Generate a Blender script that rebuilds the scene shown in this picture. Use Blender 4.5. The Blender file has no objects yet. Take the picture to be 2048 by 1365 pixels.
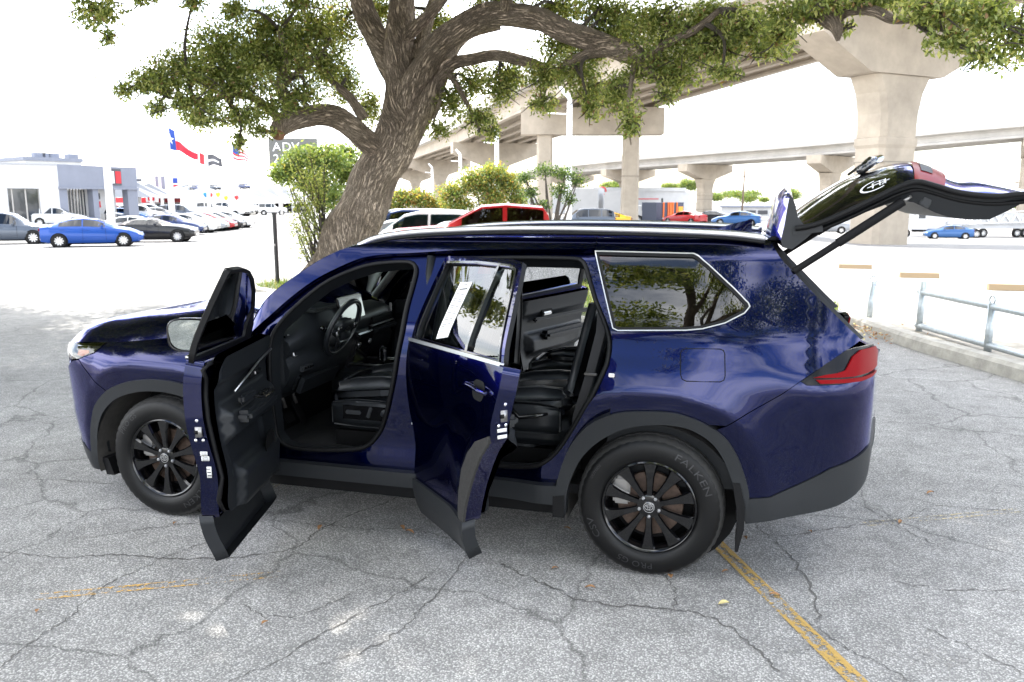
import bpy, bmesh, math, random
from mathutils import Vector, Matrix
from mathutils.geometry import delaunay_2d_cdt
R = math.radians
SC = bpy.context.scene
COL = SC.collection

# ---------------------------------------------------------------- camera
camd = bpy.data.cameras.new('camera'); camo = bpy.data.objects.new('camera', camd); COL.objects.link(camo)
camd.sensor_width = 36.0; camd.lens = 1634.36 / 2048 * 36.0
camd.clip_start = 0.1; camd.clip_end = 3000
camo.location = (3.3716, -4.9597, 1.9439)
camo.rotation_euler = (math.pi/2 - 0.1731, 0, 0.2784)
camd.dof.use_dof = True; camd.dof.focus_distance = 4.6; camd.dof.aperture_fstop = 5.6
SC.camera = camo

# ---------------------------------------------------------------- world + sun
SUN_EL, SUN_AZ = R(56), (-0.74, 0.67)          # horizontal direction towards the sun
wd = bpy.data.worlds.new('World'); SC.world = wd; wd.use_nodes = True
nt = wd.node_tree; nt.nodes.clear()
out = nt.nodes.new('ShaderNodeOutputWorld'); bg = nt.nodes.new('ShaderNodeBackground')
sky = nt.nodes.new('ShaderNodeTexSky'); sky.sky_type = 'NISHITA'; sky.sun_disc = False
sky.sun_elevation = SUN_EL; sky.sun_rotation = math.atan2(SUN_AZ[0], SUN_AZ[1])
sky.air_density = 1.0; sky.dust_density = 2.0; sky.ozone_density = 1.0
tc = nt.nodes.new('ShaderNodeTexCoord'); mp = nt.nodes.new('ShaderNodeMapping'); mp.inputs['Scale'].default_value = (1.0, 1.0, 2.6)
nz = nt.nodes.new('ShaderNodeTexNoise'); nz.inputs['Scale'].default_value = 2.3; nz.inputs['Detail'].default_value = 8; nz.inputs['Roughness'].default_value = 0.58
rp = nt.nodes.new('ShaderNodeValToRGB'); rp.color_ramp.elements[0].position = 0.43; rp.color_ramp.elements[1].position = 0.60
mx = nt.nodes.new('ShaderNodeMix'); mx.data_type = 'RGBA'; mx.inputs['B'].default_value = (11.5, 11.6, 11.8, 1)
nt.links.new(tc.outputs['Generated'], mp.inputs['Vector']); nt.links.new(mp.outputs['Vector'], nz.inputs['Vector'])
nt.links.new(nz.outputs['Fac'], rp.inputs['Fac']); nt.links.new(rp.outputs['Color'], mx.inputs['Factor'])
nt.links.new(sky.outputs['Color'], mx.inputs['A']); nt.links.new(mx.outputs['Result'], bg.inputs['Color'])
bg.inputs['Strength'].default_value = 0.15
nt.links.new(bg.outputs['Background'], out.inputs['Surface'])
sund = bpy.data.lights.new('sun', 'SUN'); sund.energy = 3.0; sund.angle = R(0.53); sund.color = (1.0, 0.955, 0.88)
suno = bpy.data.objects.new('sun', sund); COL.objects.link(suno)
tosun = Vector((SUN_AZ[0]*math.cos(SUN_EL), SUN_AZ[1]*math.cos(SUN_EL), math.sin(SUN_EL))).normalized()
suno.rotation_euler = tosun.to_track_quat('Z', 'Y').to_euler(); suno.location = (0, 0, 60)
SC.view_settings.view_transform = 'Standard'; SC.view_settings.look = 'None'
SC.view_settings.gamma = 1.0; SC.view_settings.exposure = 1.92
SC.cycles.max_bounces = 10; SC.cycles.transparent_max_bounces = 24; SC.cycles.caustics_reflective = False; SC.cycles.caustics_refractive = False
SC.cycles.use_denoising = True

# ---------------------------------------------------------------- object helpers
def wm(o):
    m = o.matrix_basis
    return wm(o.parent) @ o.matrix_parent_inverse @ m if o.parent else m.copy()
def attach(o, parent):
    if parent is not None:
        o.parent = parent; o.matrix_parent_inverse = wm(parent).inverted()
def tag(o, label=None, cat=None, group=None, kind=None):
    if label: o['label'] = label
    if cat: o['category'] = cat
    if group: o['group'] = group
    if kind: o['kind'] = kind
    return o
def empty(name, loc=(0, 0, 0), rz=0.0, label=None, cat=None, group=None):
    o = bpy.data.objects.new(name, None); o.empty_display_size = 0.2; COL.objects.link(o)
    o.location = loc; o.rotation_euler = (0, 0, rz); return tag(o, label, cat, group)
def mesh(name, verts, faces, mat, smooth=True, normals=None, mats=None, fm=None):
    me = bpy.data.meshes.new(name); me.from_pydata([tuple(v) for v in verts], [], faces)
    for m in (mats or [mat]): me.materials.append(m)
    if fm: me.polygons.foreach_set('material_index', fm)
    if smooth: me.polygons.foreach_set('use_smooth', [True]*len(me.polygons))
    me.update()
    if normals: me.normals_split_custom_set_from_vertices(normals)
    return me
def mk(name, verts, faces, mat, parent=None, smooth=True, normals=None, loc=None, mats=None, fm=None, sharp=None):
    me = mesh(name, verts, faces, mat, smooth, normals, mats, fm)
    if sharp is not None: me.set_sharp_from_angle(angle=R(sharp))
    o = bpy.data.objects.new(name, me); COL.objects.link(o)
    attach(o, parent)
    if loc is not None: o.location = loc
    return o
def inst(name, me, parent=None, loc=(0, 0, 0), rot=(0, 0, 0), scale=(1, 1, 1), local=True):
    o = bpy.data.objects.new(name, me); COL.objects.link(o)
    if parent is not None: o.parent = parent
    o.location = loc; o.rotation_euler = rot; o.scale = scale
    return o
def copy_tree(o, parent=None):
    c = o.copy(); COL.objects.link(c)
    if parent is not None: c.parent = parent; c.matrix_parent_inverse = o.matrix_parent_inverse.copy()
    for ch in o.children: copy_tree(ch, c)
    return c
class MB:
    "collects shapes into one mesh"
    def __init__(s): s.v = []; s.f = []; s.m = []
    def add(s, v, f, mi=0):
        b = len(s.v); s.v += [tuple(p) for p in v]; s.f += [tuple(i+b for i in q) for q in f]; s.m += [mi]*len(f); return s
    def box(s, c, size, rz=0.0, mi=0, rot=None, taper=1.0):
        hx, hy, hz = size[0]/2, size[1]/2, size[2]/2
        M = rot if rot else Matrix.Rotation(rz, 3, 'Z')
        vs = []
        for z, t in ((-hz, 1), (hz, taper)):
            for x, y in ((-hx, -hy), (hx, -hy), (hx, hy), (-hx, hy)): vs.append(Vector(c) + M @ Vector((x*t, y*t, z)))
        return s.add(vs, [(3,2,1,0),(4,5,6,7),(0,1,5,4),(1,2,6,5),(2,3,7,6),(3,0,4,7)], mi)
    def tube(s, pts, rad, n=8, mi=0, cap=True, flat=None):
        v, f = tube(pts, rad, n, cap, flat); return s.add(v, f, mi)
    def loft(s, rings, closed=True, cap=True, mi=0):
        v, f = loft(rings, closed, cap); return s.add(v, f, mi)
    def build(s, name, mat, parent=None, smooth=False, sharp=None, mats=None, bevel=0):
        if bevel:
            bm = bmesh.new(); bv = [bm.verts.new(p) for p in s.v]
            for q in s.f:
                try: bm.faces.new([bv[i] for i in q])
                except ValueError: pass
            bm.normal_update()
            bmesh.ops.bevel(bm, geom=[e for e in bm.edges if len(e.link_faces) == 2 and e.calc_face_angle(0) > 0.5], offset=bevel, segments=2, affect='EDGES', clamp_overlap=True)
            me = bpy.data.meshes.new(name); bm.to_mesh(me); bm.free(); me.materials.append(mat)
            me.polygons.foreach_set('use_smooth', [True]*len(me.polygons)); me.set_sharp_from_angle(angle=R(40))
            o = bpy.data.objects.new(name, me); COL.objects.link(o); attach(o, parent); return o
        return mk(name, s.v, s.f, mat, parent, smooth=smooth or sharp is not None, mats=mats, fm=s.m if mats else None, sharp=sharp)
def loft(rings, closed=True, cap=True):
    v = []; f = []; n = len(rings[0])
    for r in rings: v += [tuple(p) for p in r]
    m = n if closed else n-1
    for i in range(len(rings)-1):
        for j in range(m):
            a = i*n+j; b = i*n+(j+1) % n
            f.append((a, b, b+n, a+n))
    if cap and closed:
        f.append(tuple(range(n-1, -1, -1))); f.append(tuple((len(rings)-1)*n+j for j in range(n)))
    return v, f
def tube(pts, rad, n=8, cap=True, flat=None):
    pts = [Vector(p) for p in pts]; rings = []
    up = None
    for i, p in enumerate(pts):
        d = (pts[min(i+1, len(pts)-1)] - pts[max(i-1, 0)]).normalized()
        if up is None:
            up = Vector((0, 0, 1)) if abs(d.z) < 0.9 else Vector((1, 0, 0))
        a = d.cross(up); a = a.normalized() if a.length > 1e-6 else Vector((1, 0, 0)); up = a.cross(d).normalized()
        r = rad[i] if isinstance(rad, (list, tuple)) else rad
        fl = flat or 1.0
        rings.append([p + a*math.cos(2*math.pi*k/n)*r + up*math.sin(2*math.pi*k/n)*r*fl for k in range(n)])
    v, f = loft(rings, True, cap)
    return v, [tuple(reversed(q)) for q in f]
def lathe(prof, n=48, axis='y', closed=False):
    "prof: (r, t) pairs, revolved round the y axis (t along y)"
    v = []; f = []; m = len(prof)
    for k in range(n):
        a = 2*math.pi*k/n
        for r, t in prof: v.append((r*math.cos(a), t, r*math.sin(a)))
    for k in range(n):
        for j in range(m-1):
            a = k*m+j; b = ((k+1) % n)*m+j
            f.append((a, a+1, b+1, b))
    return v, f
def smoothline(pts, per=6, closed=False):
    n = len(pts); res = []
    rng = n if closed else n-1
    for i in range(rng):
        p = [pts[(i+k) % n] if closed else pts[min(max(i+k, 0), n-1)] for k in (-1, 0, 1, 2)]
        for q in range(per):
            t = q/per
            res.append(tuple(0.5*(2*p[1][d] + (p[2][d]-p[0][d])*t + (2*p[0][d]-5*p[1][d]+4*p[2][d]-p[3][d])*t*t + (3*p[1][d]-p[0][d]-3*p[2][d]+p[3][d])*t**3) for d in range(len(p[1]))))
    if not closed: res.append(tuple(pts[-1]))
    return res
def inpoly(x, y, poly):
    c = False; j = len(poly)-1
    for i in range(len(poly)):
        xi, yi = poly[i]; xj, yj = poly[j]
        if (yi > y) != (yj > y) and x < (xj-xi)*(y-yi)/(yj-yi)+xi: c = not c
        j = i
    return c
def densify(loop, step):
    res = []
    for i, a in enumerate(loop):
        b = loop[(i+1) % len(loop)]; d = math.hypot(b[0]-a[0], b[1]-a[1]); k = max(1, int(math.ceil(d/step)))
        for q in range(k): res.append((a[0]+(b[0]-a[0])*q/k, a[1]+(b[1]-a[1])*q/k))
    return res
def triangulate(outer, holes, step):
    loops = [densify(outer, step)] + [densify(h, step) for h in holes]
    pts = []; edges = []
    for L in loops:
        b = len(pts); pts += L; edges += [(b+i, b+(i+1) % len(L)) for i in range(len(L))]
    x0 = min(p[0] for p in outer); x1 = max(p[0] for p in outer); y0 = min(p[1] for p in outer); y1 = max(p[1] for p in outer)
    bnd = {}
    for p in pts: bnd.setdefault((int(p[0]//step), int(p[1]//step)), []).append(p)
    nx = int((x1-x0)/step)+1; ny = int((y1-y0)/step)+1
    for i in range(nx+1):
        for j in range(ny+1):
            p = (x0+i*step+(0.5*step if j % 2 else 0), y0+j*step)
            if not inpoly(p[0], p[1], outer) or any(inpoly(p[0], p[1], h) for h in holes): continue
            c = (int(p[0]//step), int(p[1]//step)); ok = True
            for a in (-1, 0, 1):
                for b in (-1, 0, 1):
                    for q in bnd.get((c[0]+a, c[1]+b), ()):
                        if math.hypot(q[0]-p[0], q[1]-p[1]) < 0.45*step: ok = False
            if ok: pts.append(p)
    V, E, F, *_ = delaunay_2d_cdt([Vector(p) for p in pts], edges, [], 0, 1e-6)
    fs = []
    for f in F:
        cx = sum(V[i].x for i in f)/len(f); cy = sum(V[i].y for i in f)/len(f)
        if inpoly(cx, cy, outer) and not any(inpoly(cx, cy, h) for h in holes): fs.append(tuple(f))
    return [(v.x, v.y) for v in V], fs, loops
def patch(name, outer, surf, mat, parent=None, holes=(), step=0.05, off=0.0, rim=0.0, T=None, mir=False, rimmat=None, back=False, build=True):
    """sheet cut to an outline in (s,z) and laid on surf(s,z,off); rim = depth of the turned-in edge"""
    P2, F, loops = triangulate(list(outer), [list(h) for h in holes], step)
    def ev(s, z, o):
        p = Vector(surf(s, z, o)); return p
    def nrm(s, z):
        e = 2e-3; a = ev(s+e, z, off)-ev(s-e, z, off); b = ev(s, z+e, off)-ev(s, z-e, off); n = a.cross(b)
        return n.normalized() if n.length > 1e-12 else Vector((0, -1, 0))
    verts = []; norms = []; faces = []; fm = []
    sg = 1
    for s, z in P2: verts.append(ev(s, z, off)); norms.append(nrm(s, z))
    for f in F:
        a, b, c = (Vector(P2[i]) for i in f[:3])
        ccw = (b-a).cross(c-a) > 0
        faces.append(tuple(f) if ccw else tuple(reversed(f))); fm.append(0)
    if rim:
        for L in loops:
            base = len(verts); n = len(L)
            ar = sum(L[i][0]*L[(i+1) % n][1]-L[(i+1) % n][0]*L[i][1] for i in range(n))
            inner = L is not loops[0]
            for i in range(n):
                p = ev(L[i][0], L[i][1], off); nn = nrm(*L[i]); q = p - nn*rim
                d = Vector(L[(i+1) % n])-Vector(L[i-1]); t = ev(L[i][0]+d.x*.01, L[i][1]+d.y*.01, off)-p
                w = t.cross(nn) * (1 if (ar > 0) != inner else -1)
                w = w.normalized() if w.length > 1e-9 else nn
                verts += [p, q]; norms += [w, w]
            for i in range(n):
                a = base+2*i; b = base+2*((i+1) % n)
                q = (a, a+1, b+1, b) if (ar > 0) != inner else (a, b, b+1, a+1)
                faces.append(q); fm.append(1 if rimmat else 0)
    if T:
        verts = [T @ v for v in verts]; R3 = T.to_3x3(); norms = [R3 @ n for n in norms]
    if mir:
        verts = [Vector((v.x, -v.y, v.z)) for v in verts]; norms = [Vector((n.x, -n.y, n.z)) for n in norms]; faces = [tuple(reversed(f)) for f in faces]
    if back:
        faces = [tuple(reversed(f)) for f in faces]; norms = [-n for n in norms]
    return mk(name, verts, faces, mat, parent, normals=norms, mats=[mat, rimmat] if rimmat else None, fm=fm if rimmat else None)

# ---------------------------------------------------------------- materials
MATS = {}
def pbr(name, col, rough=0.5, metal=0.0, coat=0.0, spec=0.5, emit=None, es=0.0, noise=None, bump=None, trans=0.0, coat_rough=0.03, coat_ior=None, edge=None):
    """noise=(scale, amount) varies the colour, bump=(scale, strength[, distance])"""
    if name in MATS: return MATS[name]
    m = bpy.data.materials.new(name); m.use_nodes = True; MATS[name] = m
    t = m.node_tree; b = t.nodes['Principled BSDF']
    b.inputs['Base Color'].default_value = (*col, 1); b.inputs['Roughness'].default_value = rough; b.inputs['Metallic'].default_value = metal
    b.inputs['Coat Weight'].default_value = coat; b.inputs['Coat Roughness'].default_value = coat_rough; b.inputs['Specular IOR Level'].default_value = spec
    b.inputs['Transmission Weight'].default_value = trans
    if emit: b.inputs['Emission Color'].default_value = (*emit, 1); b.inputs['Emission Strength'].default_value = es
    if coat_ior: b.inputs['Coat IOR'].default_value = coat_ior
    if edge: b.inputs['Specular Tint'].default_value = (*edge, 1)
    if noise or bump:
        tc = t.nodes.new('ShaderNodeTexCoord')
    if noise:
        n = t.nodes.new('ShaderNodeTexNoise'); n.inputs['Scale'].default_value = noise[0]; n.inputs['Detail'].default_value = 6; n.inputs['Roughness'].default_value = .65
        t.links.new(tc.outputs['Object'], n.inputs['Vector'])
        r = t.nodes.new('ShaderNodeMapRange'); r.inputs['From Min'].default_value = .25; r.inputs['From Max'].default_value = .75
        r.inputs['To Min'].default_value = 1-noise[1]; r.inputs['To Max'].default_value = 1+noise[1]
        t.links.new(n.outputs['Fac'], r.inputs['Value'])
        v = t.nodes.new('ShaderNodeVectorMath'); v.operation = 'SCALE'; v.inputs[0].default_value = col
        t.links.new(r.outputs['Result'], v.inputs['Scale']); t.links.new(v.outputs['Vector'], b.inputs['Base Color'])
    if bump:
        n = t.nodes.new('ShaderNodeTexNoise'); n.inputs['Scale'].default_value = bump[0]; n.inputs['Detail'].default_value = 3
        t.links.new(tc.outputs['Object'], n.inputs['Vector'])
        bp = t.nodes.new('ShaderNodeBump'); bp.inputs['Strength'].default_value = bump[1]; bp.inputs['Distance'].default_value = bump[2] if len(bump) > 2 else 0.01
        t.links.new(n.outputs['Fac'], bp.inputs['Height']); t.links.new(bp.outputs['Normal'], b.inputs['Normal'])
    return m
def glass(name, tint, rough=0.0, refl=1.0):
    "thin window glass: tinted see-through plus mirror reflection by fresnel"
    if name in MATS: return MATS[name]
    m = bpy.data.materials.new(name); m.use_nodes = True; MATS[name] = m
    t = m.node_tree; t.nodes.clear(); o = t.nodes.new('ShaderNodeOutputMaterial'); mx = t.nodes.new('ShaderNodeMixShader')
    tr = t.nodes.new('ShaderNodeBsdfTransparent'); tr.inputs['Color'].default_value = (*tint, 1)
    gl = t.nodes.new('ShaderNodeBsdfGlossy'); gl.inputs['Roughness'].default_value = rough; gl.inputs['Color'].default_value = (refl, refl, refl, 1)
    fr = t.nodes.new('ShaderNodeFresnel'); fr.inputs['IOR'].default_value = 1.62
    t.links.new(fr.outputs['Fac'], mx.inputs['Fac']); t.links.new(tr.outputs[0], mx.inputs[1]); t.links.new(gl.outputs[0], mx.inputs[2]); t.links.new(mx.outputs[0], o.inputs['Surface'])
    return m
def paint(name, col, metal=0.0): return pbr(name, col, rough=.35, metal=metal, coat=1.0, coat_rough=.02)

# ---------------------------------------------------------------- lettering (font outlines turned into flat geometry)
GLY = {}
def glyphs(chars):
    for ch in chars:
        if ch in GLY or ch == ' ': continue
        cu = bpy.data.curves.new('g', 'FONT'); cu.body = ch; cu.resolution_u = 3; ob = bpy.data.objects.new('g', cu); COL.objects.link(ob)
        dg = bpy.context.evaluated_depsgraph_get(); me = bpy.data.meshes.new_from_object(ob.evaluated_get(dg))
        vs = [(v.co.x, v.co.y) for v in me.vertices]; fs = [tuple(p.vertices) for p in me.polygons]
        w = max([v[0] for v in vs])+0.06
        GLY[ch] = (vs, fs, w)
        bpy.data.objects.remove(ob); bpy.data.curves.remove(cu); bpy.data.meshes.remove(me)
def text2d(s, size=1.0, bold=0.0, center=True):
    v = []; f = []; x = 0.0
    for ch in s:
        if ch == ' ': x += .3; continue
        vs, fs, w = GLY[ch]; b = len(v); v += [(p[0]+x, p[1]) for p in vs]; f += [tuple(i+b for i in q) for q in fs]; x += w
    o = x/2 if center else 0
    return [((p[0]-o)*size, p[1]*size) for p in v], f
def text_on(name, s, size, mapf, mat, parent=None, center=True, sx=1.0):
    v, f = text2d(s, size, center=center)
    return mk(name, [mapf(p[0]*sx, p[1]) for p in v], f, mat, parent, smooth=False)
glyphs("ABCDEFGHIJKLMNOPQRSTUVWXYZ0123456789-,.$")

def interp(tab, t):
    # monotone-ish cubic (Catmull-Rom finite difference) through (t,v) pairs
    n=len(tab)
    if t<=tab[0][0]:
        m=(tab[1][1]-tab[0][1])/(tab[1][0]-tab[0][0]); return tab[0][1]+m*(t-tab[0][0])
    if t>=tab[-1][0]:
        m=(tab[-1][1]-tab[-2][1])/(tab[-1][0]-tab[-2][0]); return tab[-1][1]+m*(t-tab[-1][0])
    i=0
    while t>tab[i+1][0]: i+=1
    x0,y0=tab[i]; x1,y1=tab[i+1]; h=x1-x0
    def slope(k):
        if k==0: return (tab[1][1]-tab[0][1])/(tab[1][0]-tab[0][0])
        if k==n-1: return (tab[-1][1]-tab[-2][1])/(tab[-1][0]-tab[-2][0])
        return (tab[k+1][1]-tab[k-1][1])/(tab[k+1][0]-tab[k-1][0])
    a,b=slope(i)*h,slope(i+1)*h; u=(t-x0)/h
    return y0*(2*u**3-3*u*u+1)+a*(u**3-2*u*u+u)+y1*(-2*u**3+3*u*u)+b*(u**3-u*u)
def sstep(a,b,t):
    t=max(0.0,min(1.0,(t-a)/(b-a))); return t*t*(3-2*t)
HC=[(.20,.87),(.30,.905),(.42,.918),(.6,.922),(.8,.935),(.95,.945),(1.08,.942),(1.18,.926),(1.26,.905),(1.32,.88),(1.48,.80),(1.60,.735),(1.66,.70),(1.71,.645),(1.75,.58)]
HF=[(.20,.87),(.30,.905),(.42,.918),(.6,.925),(.8,.938),(.92,.945),(.98,.935),(1.03,.90),(1.07,.855),(1.10,.81),(1.14,.74),(1.3,.46)]
def flare(dx,z):
    dz=z-.40
    r=(abs(dx)**2.3+abs(max(dz,-.2))**2.3)**(1/2.3)
    d=r-.595; sm=(d+math.sqrt(d*d+.0003))/2; t=min(1.0,sm/.26)
    f=.040*(1-t)**2-.06*max(0,.58-r)
    return f
def half(s,z):
    w=sstep(.30,.75,s)
    h=interp(HF,z)*(1-w)+interp(HC,z)*w
    h+=flare(s-0.0,z)+flare(s-2.95,z)
    # rear haunch: body pulls in above the shoulder towards the tail
    h-= .045*sstep(3.2,3.9,s)*sstep(1.0,1.25,z)
    # lower door tuck between the wheels
    h-= .018*math.exp(-((z-.62)/.13)**2)*sstep(.55,.8,s)*(1-sstep(2.15,2.4,s))
    return h
SF,RF,SR,RR=-.50,.46,3.68,.35
def Body(s,z,off=0.0):
    h=half(s,z)
    ins=0.0; x=s
    if s<.1: ins+=.05*min(1,((.1-max(s,SF))/.6))**2
    if s>3.1: ins+=.06*((min(s,SR)-3.1)/.56)**2
    if s<SF:
        a=(SF-s)/RF; b=min(a,1.35); x=SF-RF*math.sin(b)-(a-b)*RF*math.cos(b); ins+=RF*(1-math.cos(b))+(a-b)*RF*math.sin(b)
    if s>SR:
        a=(s-SR)/RR; b=min(a,1.4); x=SR+RR*math.sin(b)+(a-b)*RR*math.cos(b); ins+=RR*(1-math.cos(b))+(a-b)*RR*math.sin(b)
    # bumper lean: nose and tail tuck under at the bottom, upper tail leans forward
    if s>SR: x-=.07*(1-sstep(.22,.60,z))*sstep(SR,SR+.4,s)
    if s<SF: x+=.06*(1-sstep(.2,.6,z))*sstep(0,.4,SF-s)
    y=-(h-ins)
    if off:
        n=Bnorm(s,z); return (x+n[0]*off,y+n[1]*off,z+n[2]*off)
    return (x,y,z)
def Bnorm(s,z,e=2e-3):
    a=Body(s+e,z);b=Body(s-e,z);c=Body(s,z+e);d=Body(s,z-e)
    u=[a[i]-b[i] for i in range(3)];v=[c[i]-d[i] for i in range(3)]
    n=(u[1]*v[2]-u[2]*v[1],u[2]*v[0]-u[0]*v[2],u[0]*v[1]-u[1]*v[0])
    l=math.sqrt(sum(k*k for k in n)) or 1; return tuple(k/l for k in n)

# ---------------------------------------------------------------- terrain
def terrain(x, y):
    # depth along the view direction; the land falls gently away behind the lot, a hill rises far left
    d = -.2748*(x-3.37) + .9615*(y+4.96); r = .9615*(x-3.37) + .2748*(y+4.96)
    z = 0.0
    k = r/max(d, 1); right = sstep(.30, .45, k); left = 1-sstep(-.20, -.12, k)
    if d > 19: z -= (.012+.010*right)*(min(d, 125)-19)
    z -= .8*sstep(30, 90, d)*right
    z += left*(-.2*sstep(25, 40, d) + .8*sstep(50, 110, d) + 8.5*sstep(175, 330, d))
    if d > 420: z += -6*sstep(420, 900, d)
    return z
def asphalt():
    m = bpy.data.materials.new('asphalt'); m.use_nodes = True; MATS['asphalt'] = m
    t = m.node_tree; N = t.nodes.new; L = t.links.new; b = t.nodes['Principled BSDF']; b.inputs['Roughness'].default_value = .85; b.inputs['Specular IOR Level'].default_value = .25
    tc = N('ShaderNodeTexCoord')
    vo = N('ShaderNodeTexVoronoi'); vo.inputs['Scale'].default_value = 105; vo.inputs['Randomness'].default_value = 1
    nw = N('ShaderNodeTexNoise'); nw.inputs['Scale'].default_value = 60; nw.inputs['Detail'].default_value = 2
    mxv = N('ShaderNodeMix'); mxv.data_type = 'RGBA'; mxv.inputs['Factor'].default_value = .012; L(tc.outputs['Object'], mxv.inputs['A']); L(nw.outputs['Color'], mxv.inputs['B']); L(tc.outputs['Object'], nw.inputs['Vector'])
    L(mxv.outputs['Result'], vo.inputs['Vector'])
    # stones: random lightness for each cell
    hs = N('ShaderNodeSeparateColor'); L(vo.outputs['Color'], hs.inputs['Color'])
    st = N('ShaderNodeValToRGB'); e = st.color_ramp.elements; e[0].position = .0; e[0].color = (.25, .243, .232, 1); e[1].position = 1; e[1].color = (.53, .515, .49, 1)
    k = st.color_ramp.elements.new(.45); k.color = (.385, .375, .358, 1)
    L(hs.outputs[0], st.inputs['Fac'])
    # binder between stones
    gp = N('ShaderNodeMapRange'); gp.inputs['From Min'].default_value = .30; gp.inputs['From Max'].default_value = .62; L(vo.outputs['Distance'], gp.inputs['Value'])
    gp.clamp = True
    mb = N('ShaderNodeMix'); mb.data_type = 'RGBA'; mb.inputs['B'].default_value = (.19, .186, .18, 1); L(gp.outputs['Result'], mb.inputs['Factor']); L(st.outputs['Color'], mb.inputs['A'])
    # far from the lens the grain averages out; large soft patches
    n1 = N('ShaderNodeTexNoise'); n1.inputs['Scale'].default_value = .55; n1.inputs['Detail'].default_value = 7; n1.inputs['Roughness'].default_value = .6; L(tc.outputs['Object'], n1.inputs['Vector'])
    r1 = N('ShaderNodeMapRange'); r1.inputs['From Min'].default_value = .3; r1.inputs['From Max'].default_value = .7; r1.inputs['To Min'].default_value = .74; r1.inputs['To Max'].default_value = 1.22; L(n1.outputs['Fac'], r1.inputs['Value'])
    n2 = N('ShaderNodeTexNoise'); n2.inputs['Scale'].default_value = 6.5; n2.inputs['Detail'].default_value = 6; L(tc.outputs['Object'], n2.inputs['Vector'])
    r2 = N('ShaderNodeMapRange'); r2.inputs['From Min'].default_value = .3; r2.inputs['From Max'].default_value = .7; r2.inputs['To Min'].default_value = .86; r2.inputs['To Max'].default_value = 1.14; L(n2.outputs['Fac'], r2.inputs['Value'])
    mu = N('ShaderNodeMath'); mu.operation = 'MULTIPLY'; L(r1.outputs[0], mu.inputs[0]); L(r2.outputs[0], mu.inputs[1])
    # hairline crazing
    v2 = N('ShaderNodeTexVoronoi'); v2.feature = 'DISTANCE_TO_EDGE'; v2.inputs['Scale'].default_value = .75
    nd = N('ShaderNodeTexNoise'); nd.inputs['Scale'].default_value = 3.0; nd.inputs['Detail'].default_value = 6; L(tc.outputs['Object'], nd.inputs['Vector'])
    md = N('ShaderNodeMix'); md.data_type = 'RGBA'; md.inputs['Factor'].default_value = .24; L(tc.outputs['Object'], md.inputs['A']); L(nd.outputs['Color'], md.inputs['B']); L(md.outputs['Result'], v2.inputs['Vector'])
    cr = N('ShaderNodeMapRange'); cr.inputs['From Min'].default_value = .0015; cr.inputs['From Max'].default_value = .009; cr.inputs['To Min'].default_value = .62; cr.inputs['To Max'].default_value = 1; L(v2.outputs['Distance'], cr.inputs['Value'])
    m2 = N('ShaderNodeMath'); m2.operation = 'MULTIPLY'; L(mu.outputs[0], m2.inputs[0]); L(cr.outputs[0], m2.inputs[1])
    vs = N('ShaderNodeVectorMath'); vs.operation = 'SCALE'; L(mb.outputs['Result'], vs.inputs[0]); L(m2.outputs[0], vs.inputs['Scale']); L(vs.outputs['Vector'], b.inputs['Base Color'])
    bp = N('ShaderNodeBump'); bp.inputs['Strength'].default_value = .5; bp.inputs['Distance'].default_value = .004; bp.invert = True; L(vo.outputs['Distance'], bp.inputs['Height']); L(bp.outputs['Normal'], b.inputs['Normal'])
    return m
ASPHALT = asphalt()
def build_ground():
    # one sheet, fine near the car and coarse towards the horizon
    def axis(): 
        a = [0]; s = 3.0
        while a[-1] < 1600: a.append(a[-1]+s); s *= 1.09
        return sorted([-x for x in a[1:]]+a)
    A = axis(); v = []; f = []; n = len(A)
    for y in A:
        for x in A: v.append((x, y, terrain(x, y)))
    for j in range(n-1):
        for i in range(n-1): f.append((j*n+i, j*n+i+1, (j+1)*n+i+1, (j+1)*n+i))
    g = mk('ground', v, f, ASPHALT); tag(g, kind='structure'); return g
GROUND = build_ground()
CRACK = pbr('crack', (.10, .094, .088), .95)
random.seed(5)
def crack(pts, w, seed):
    rnd = random.Random(seed); P = smoothline([(p[0], p[1]) for p in pts], 14); v = []; f = []
    off = 0
    for i, p in enumerate(P):
        q = P[min(i+1, len(P)-1)]; o = P[max(i-1, 0)]; dx, dy = q[0]-o[0], q[1]-o[1]; l = math.hypot(dx, dy) or 1; nx, ny = -dy/l, dx/l
        off = off*.5 + rnd.uniform(-1, 1)*.014; ww = w*rnd.uniform(.10, .75)*(.3 if i in (0, len(P)-1) else 1)
        v += [(p[0]+nx*(off+ww), p[1]+ny*(off+ww), .004), (p[0]+nx*(off-ww), p[1]+ny*(off-ww), .004)]
    for i in range(len(P)-1): f.append((2*i, 2*i+1, 2*i+3, 2*i+2))
    return mk('crack', v, f, CRACK, GROUND, smooth=False)
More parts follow.
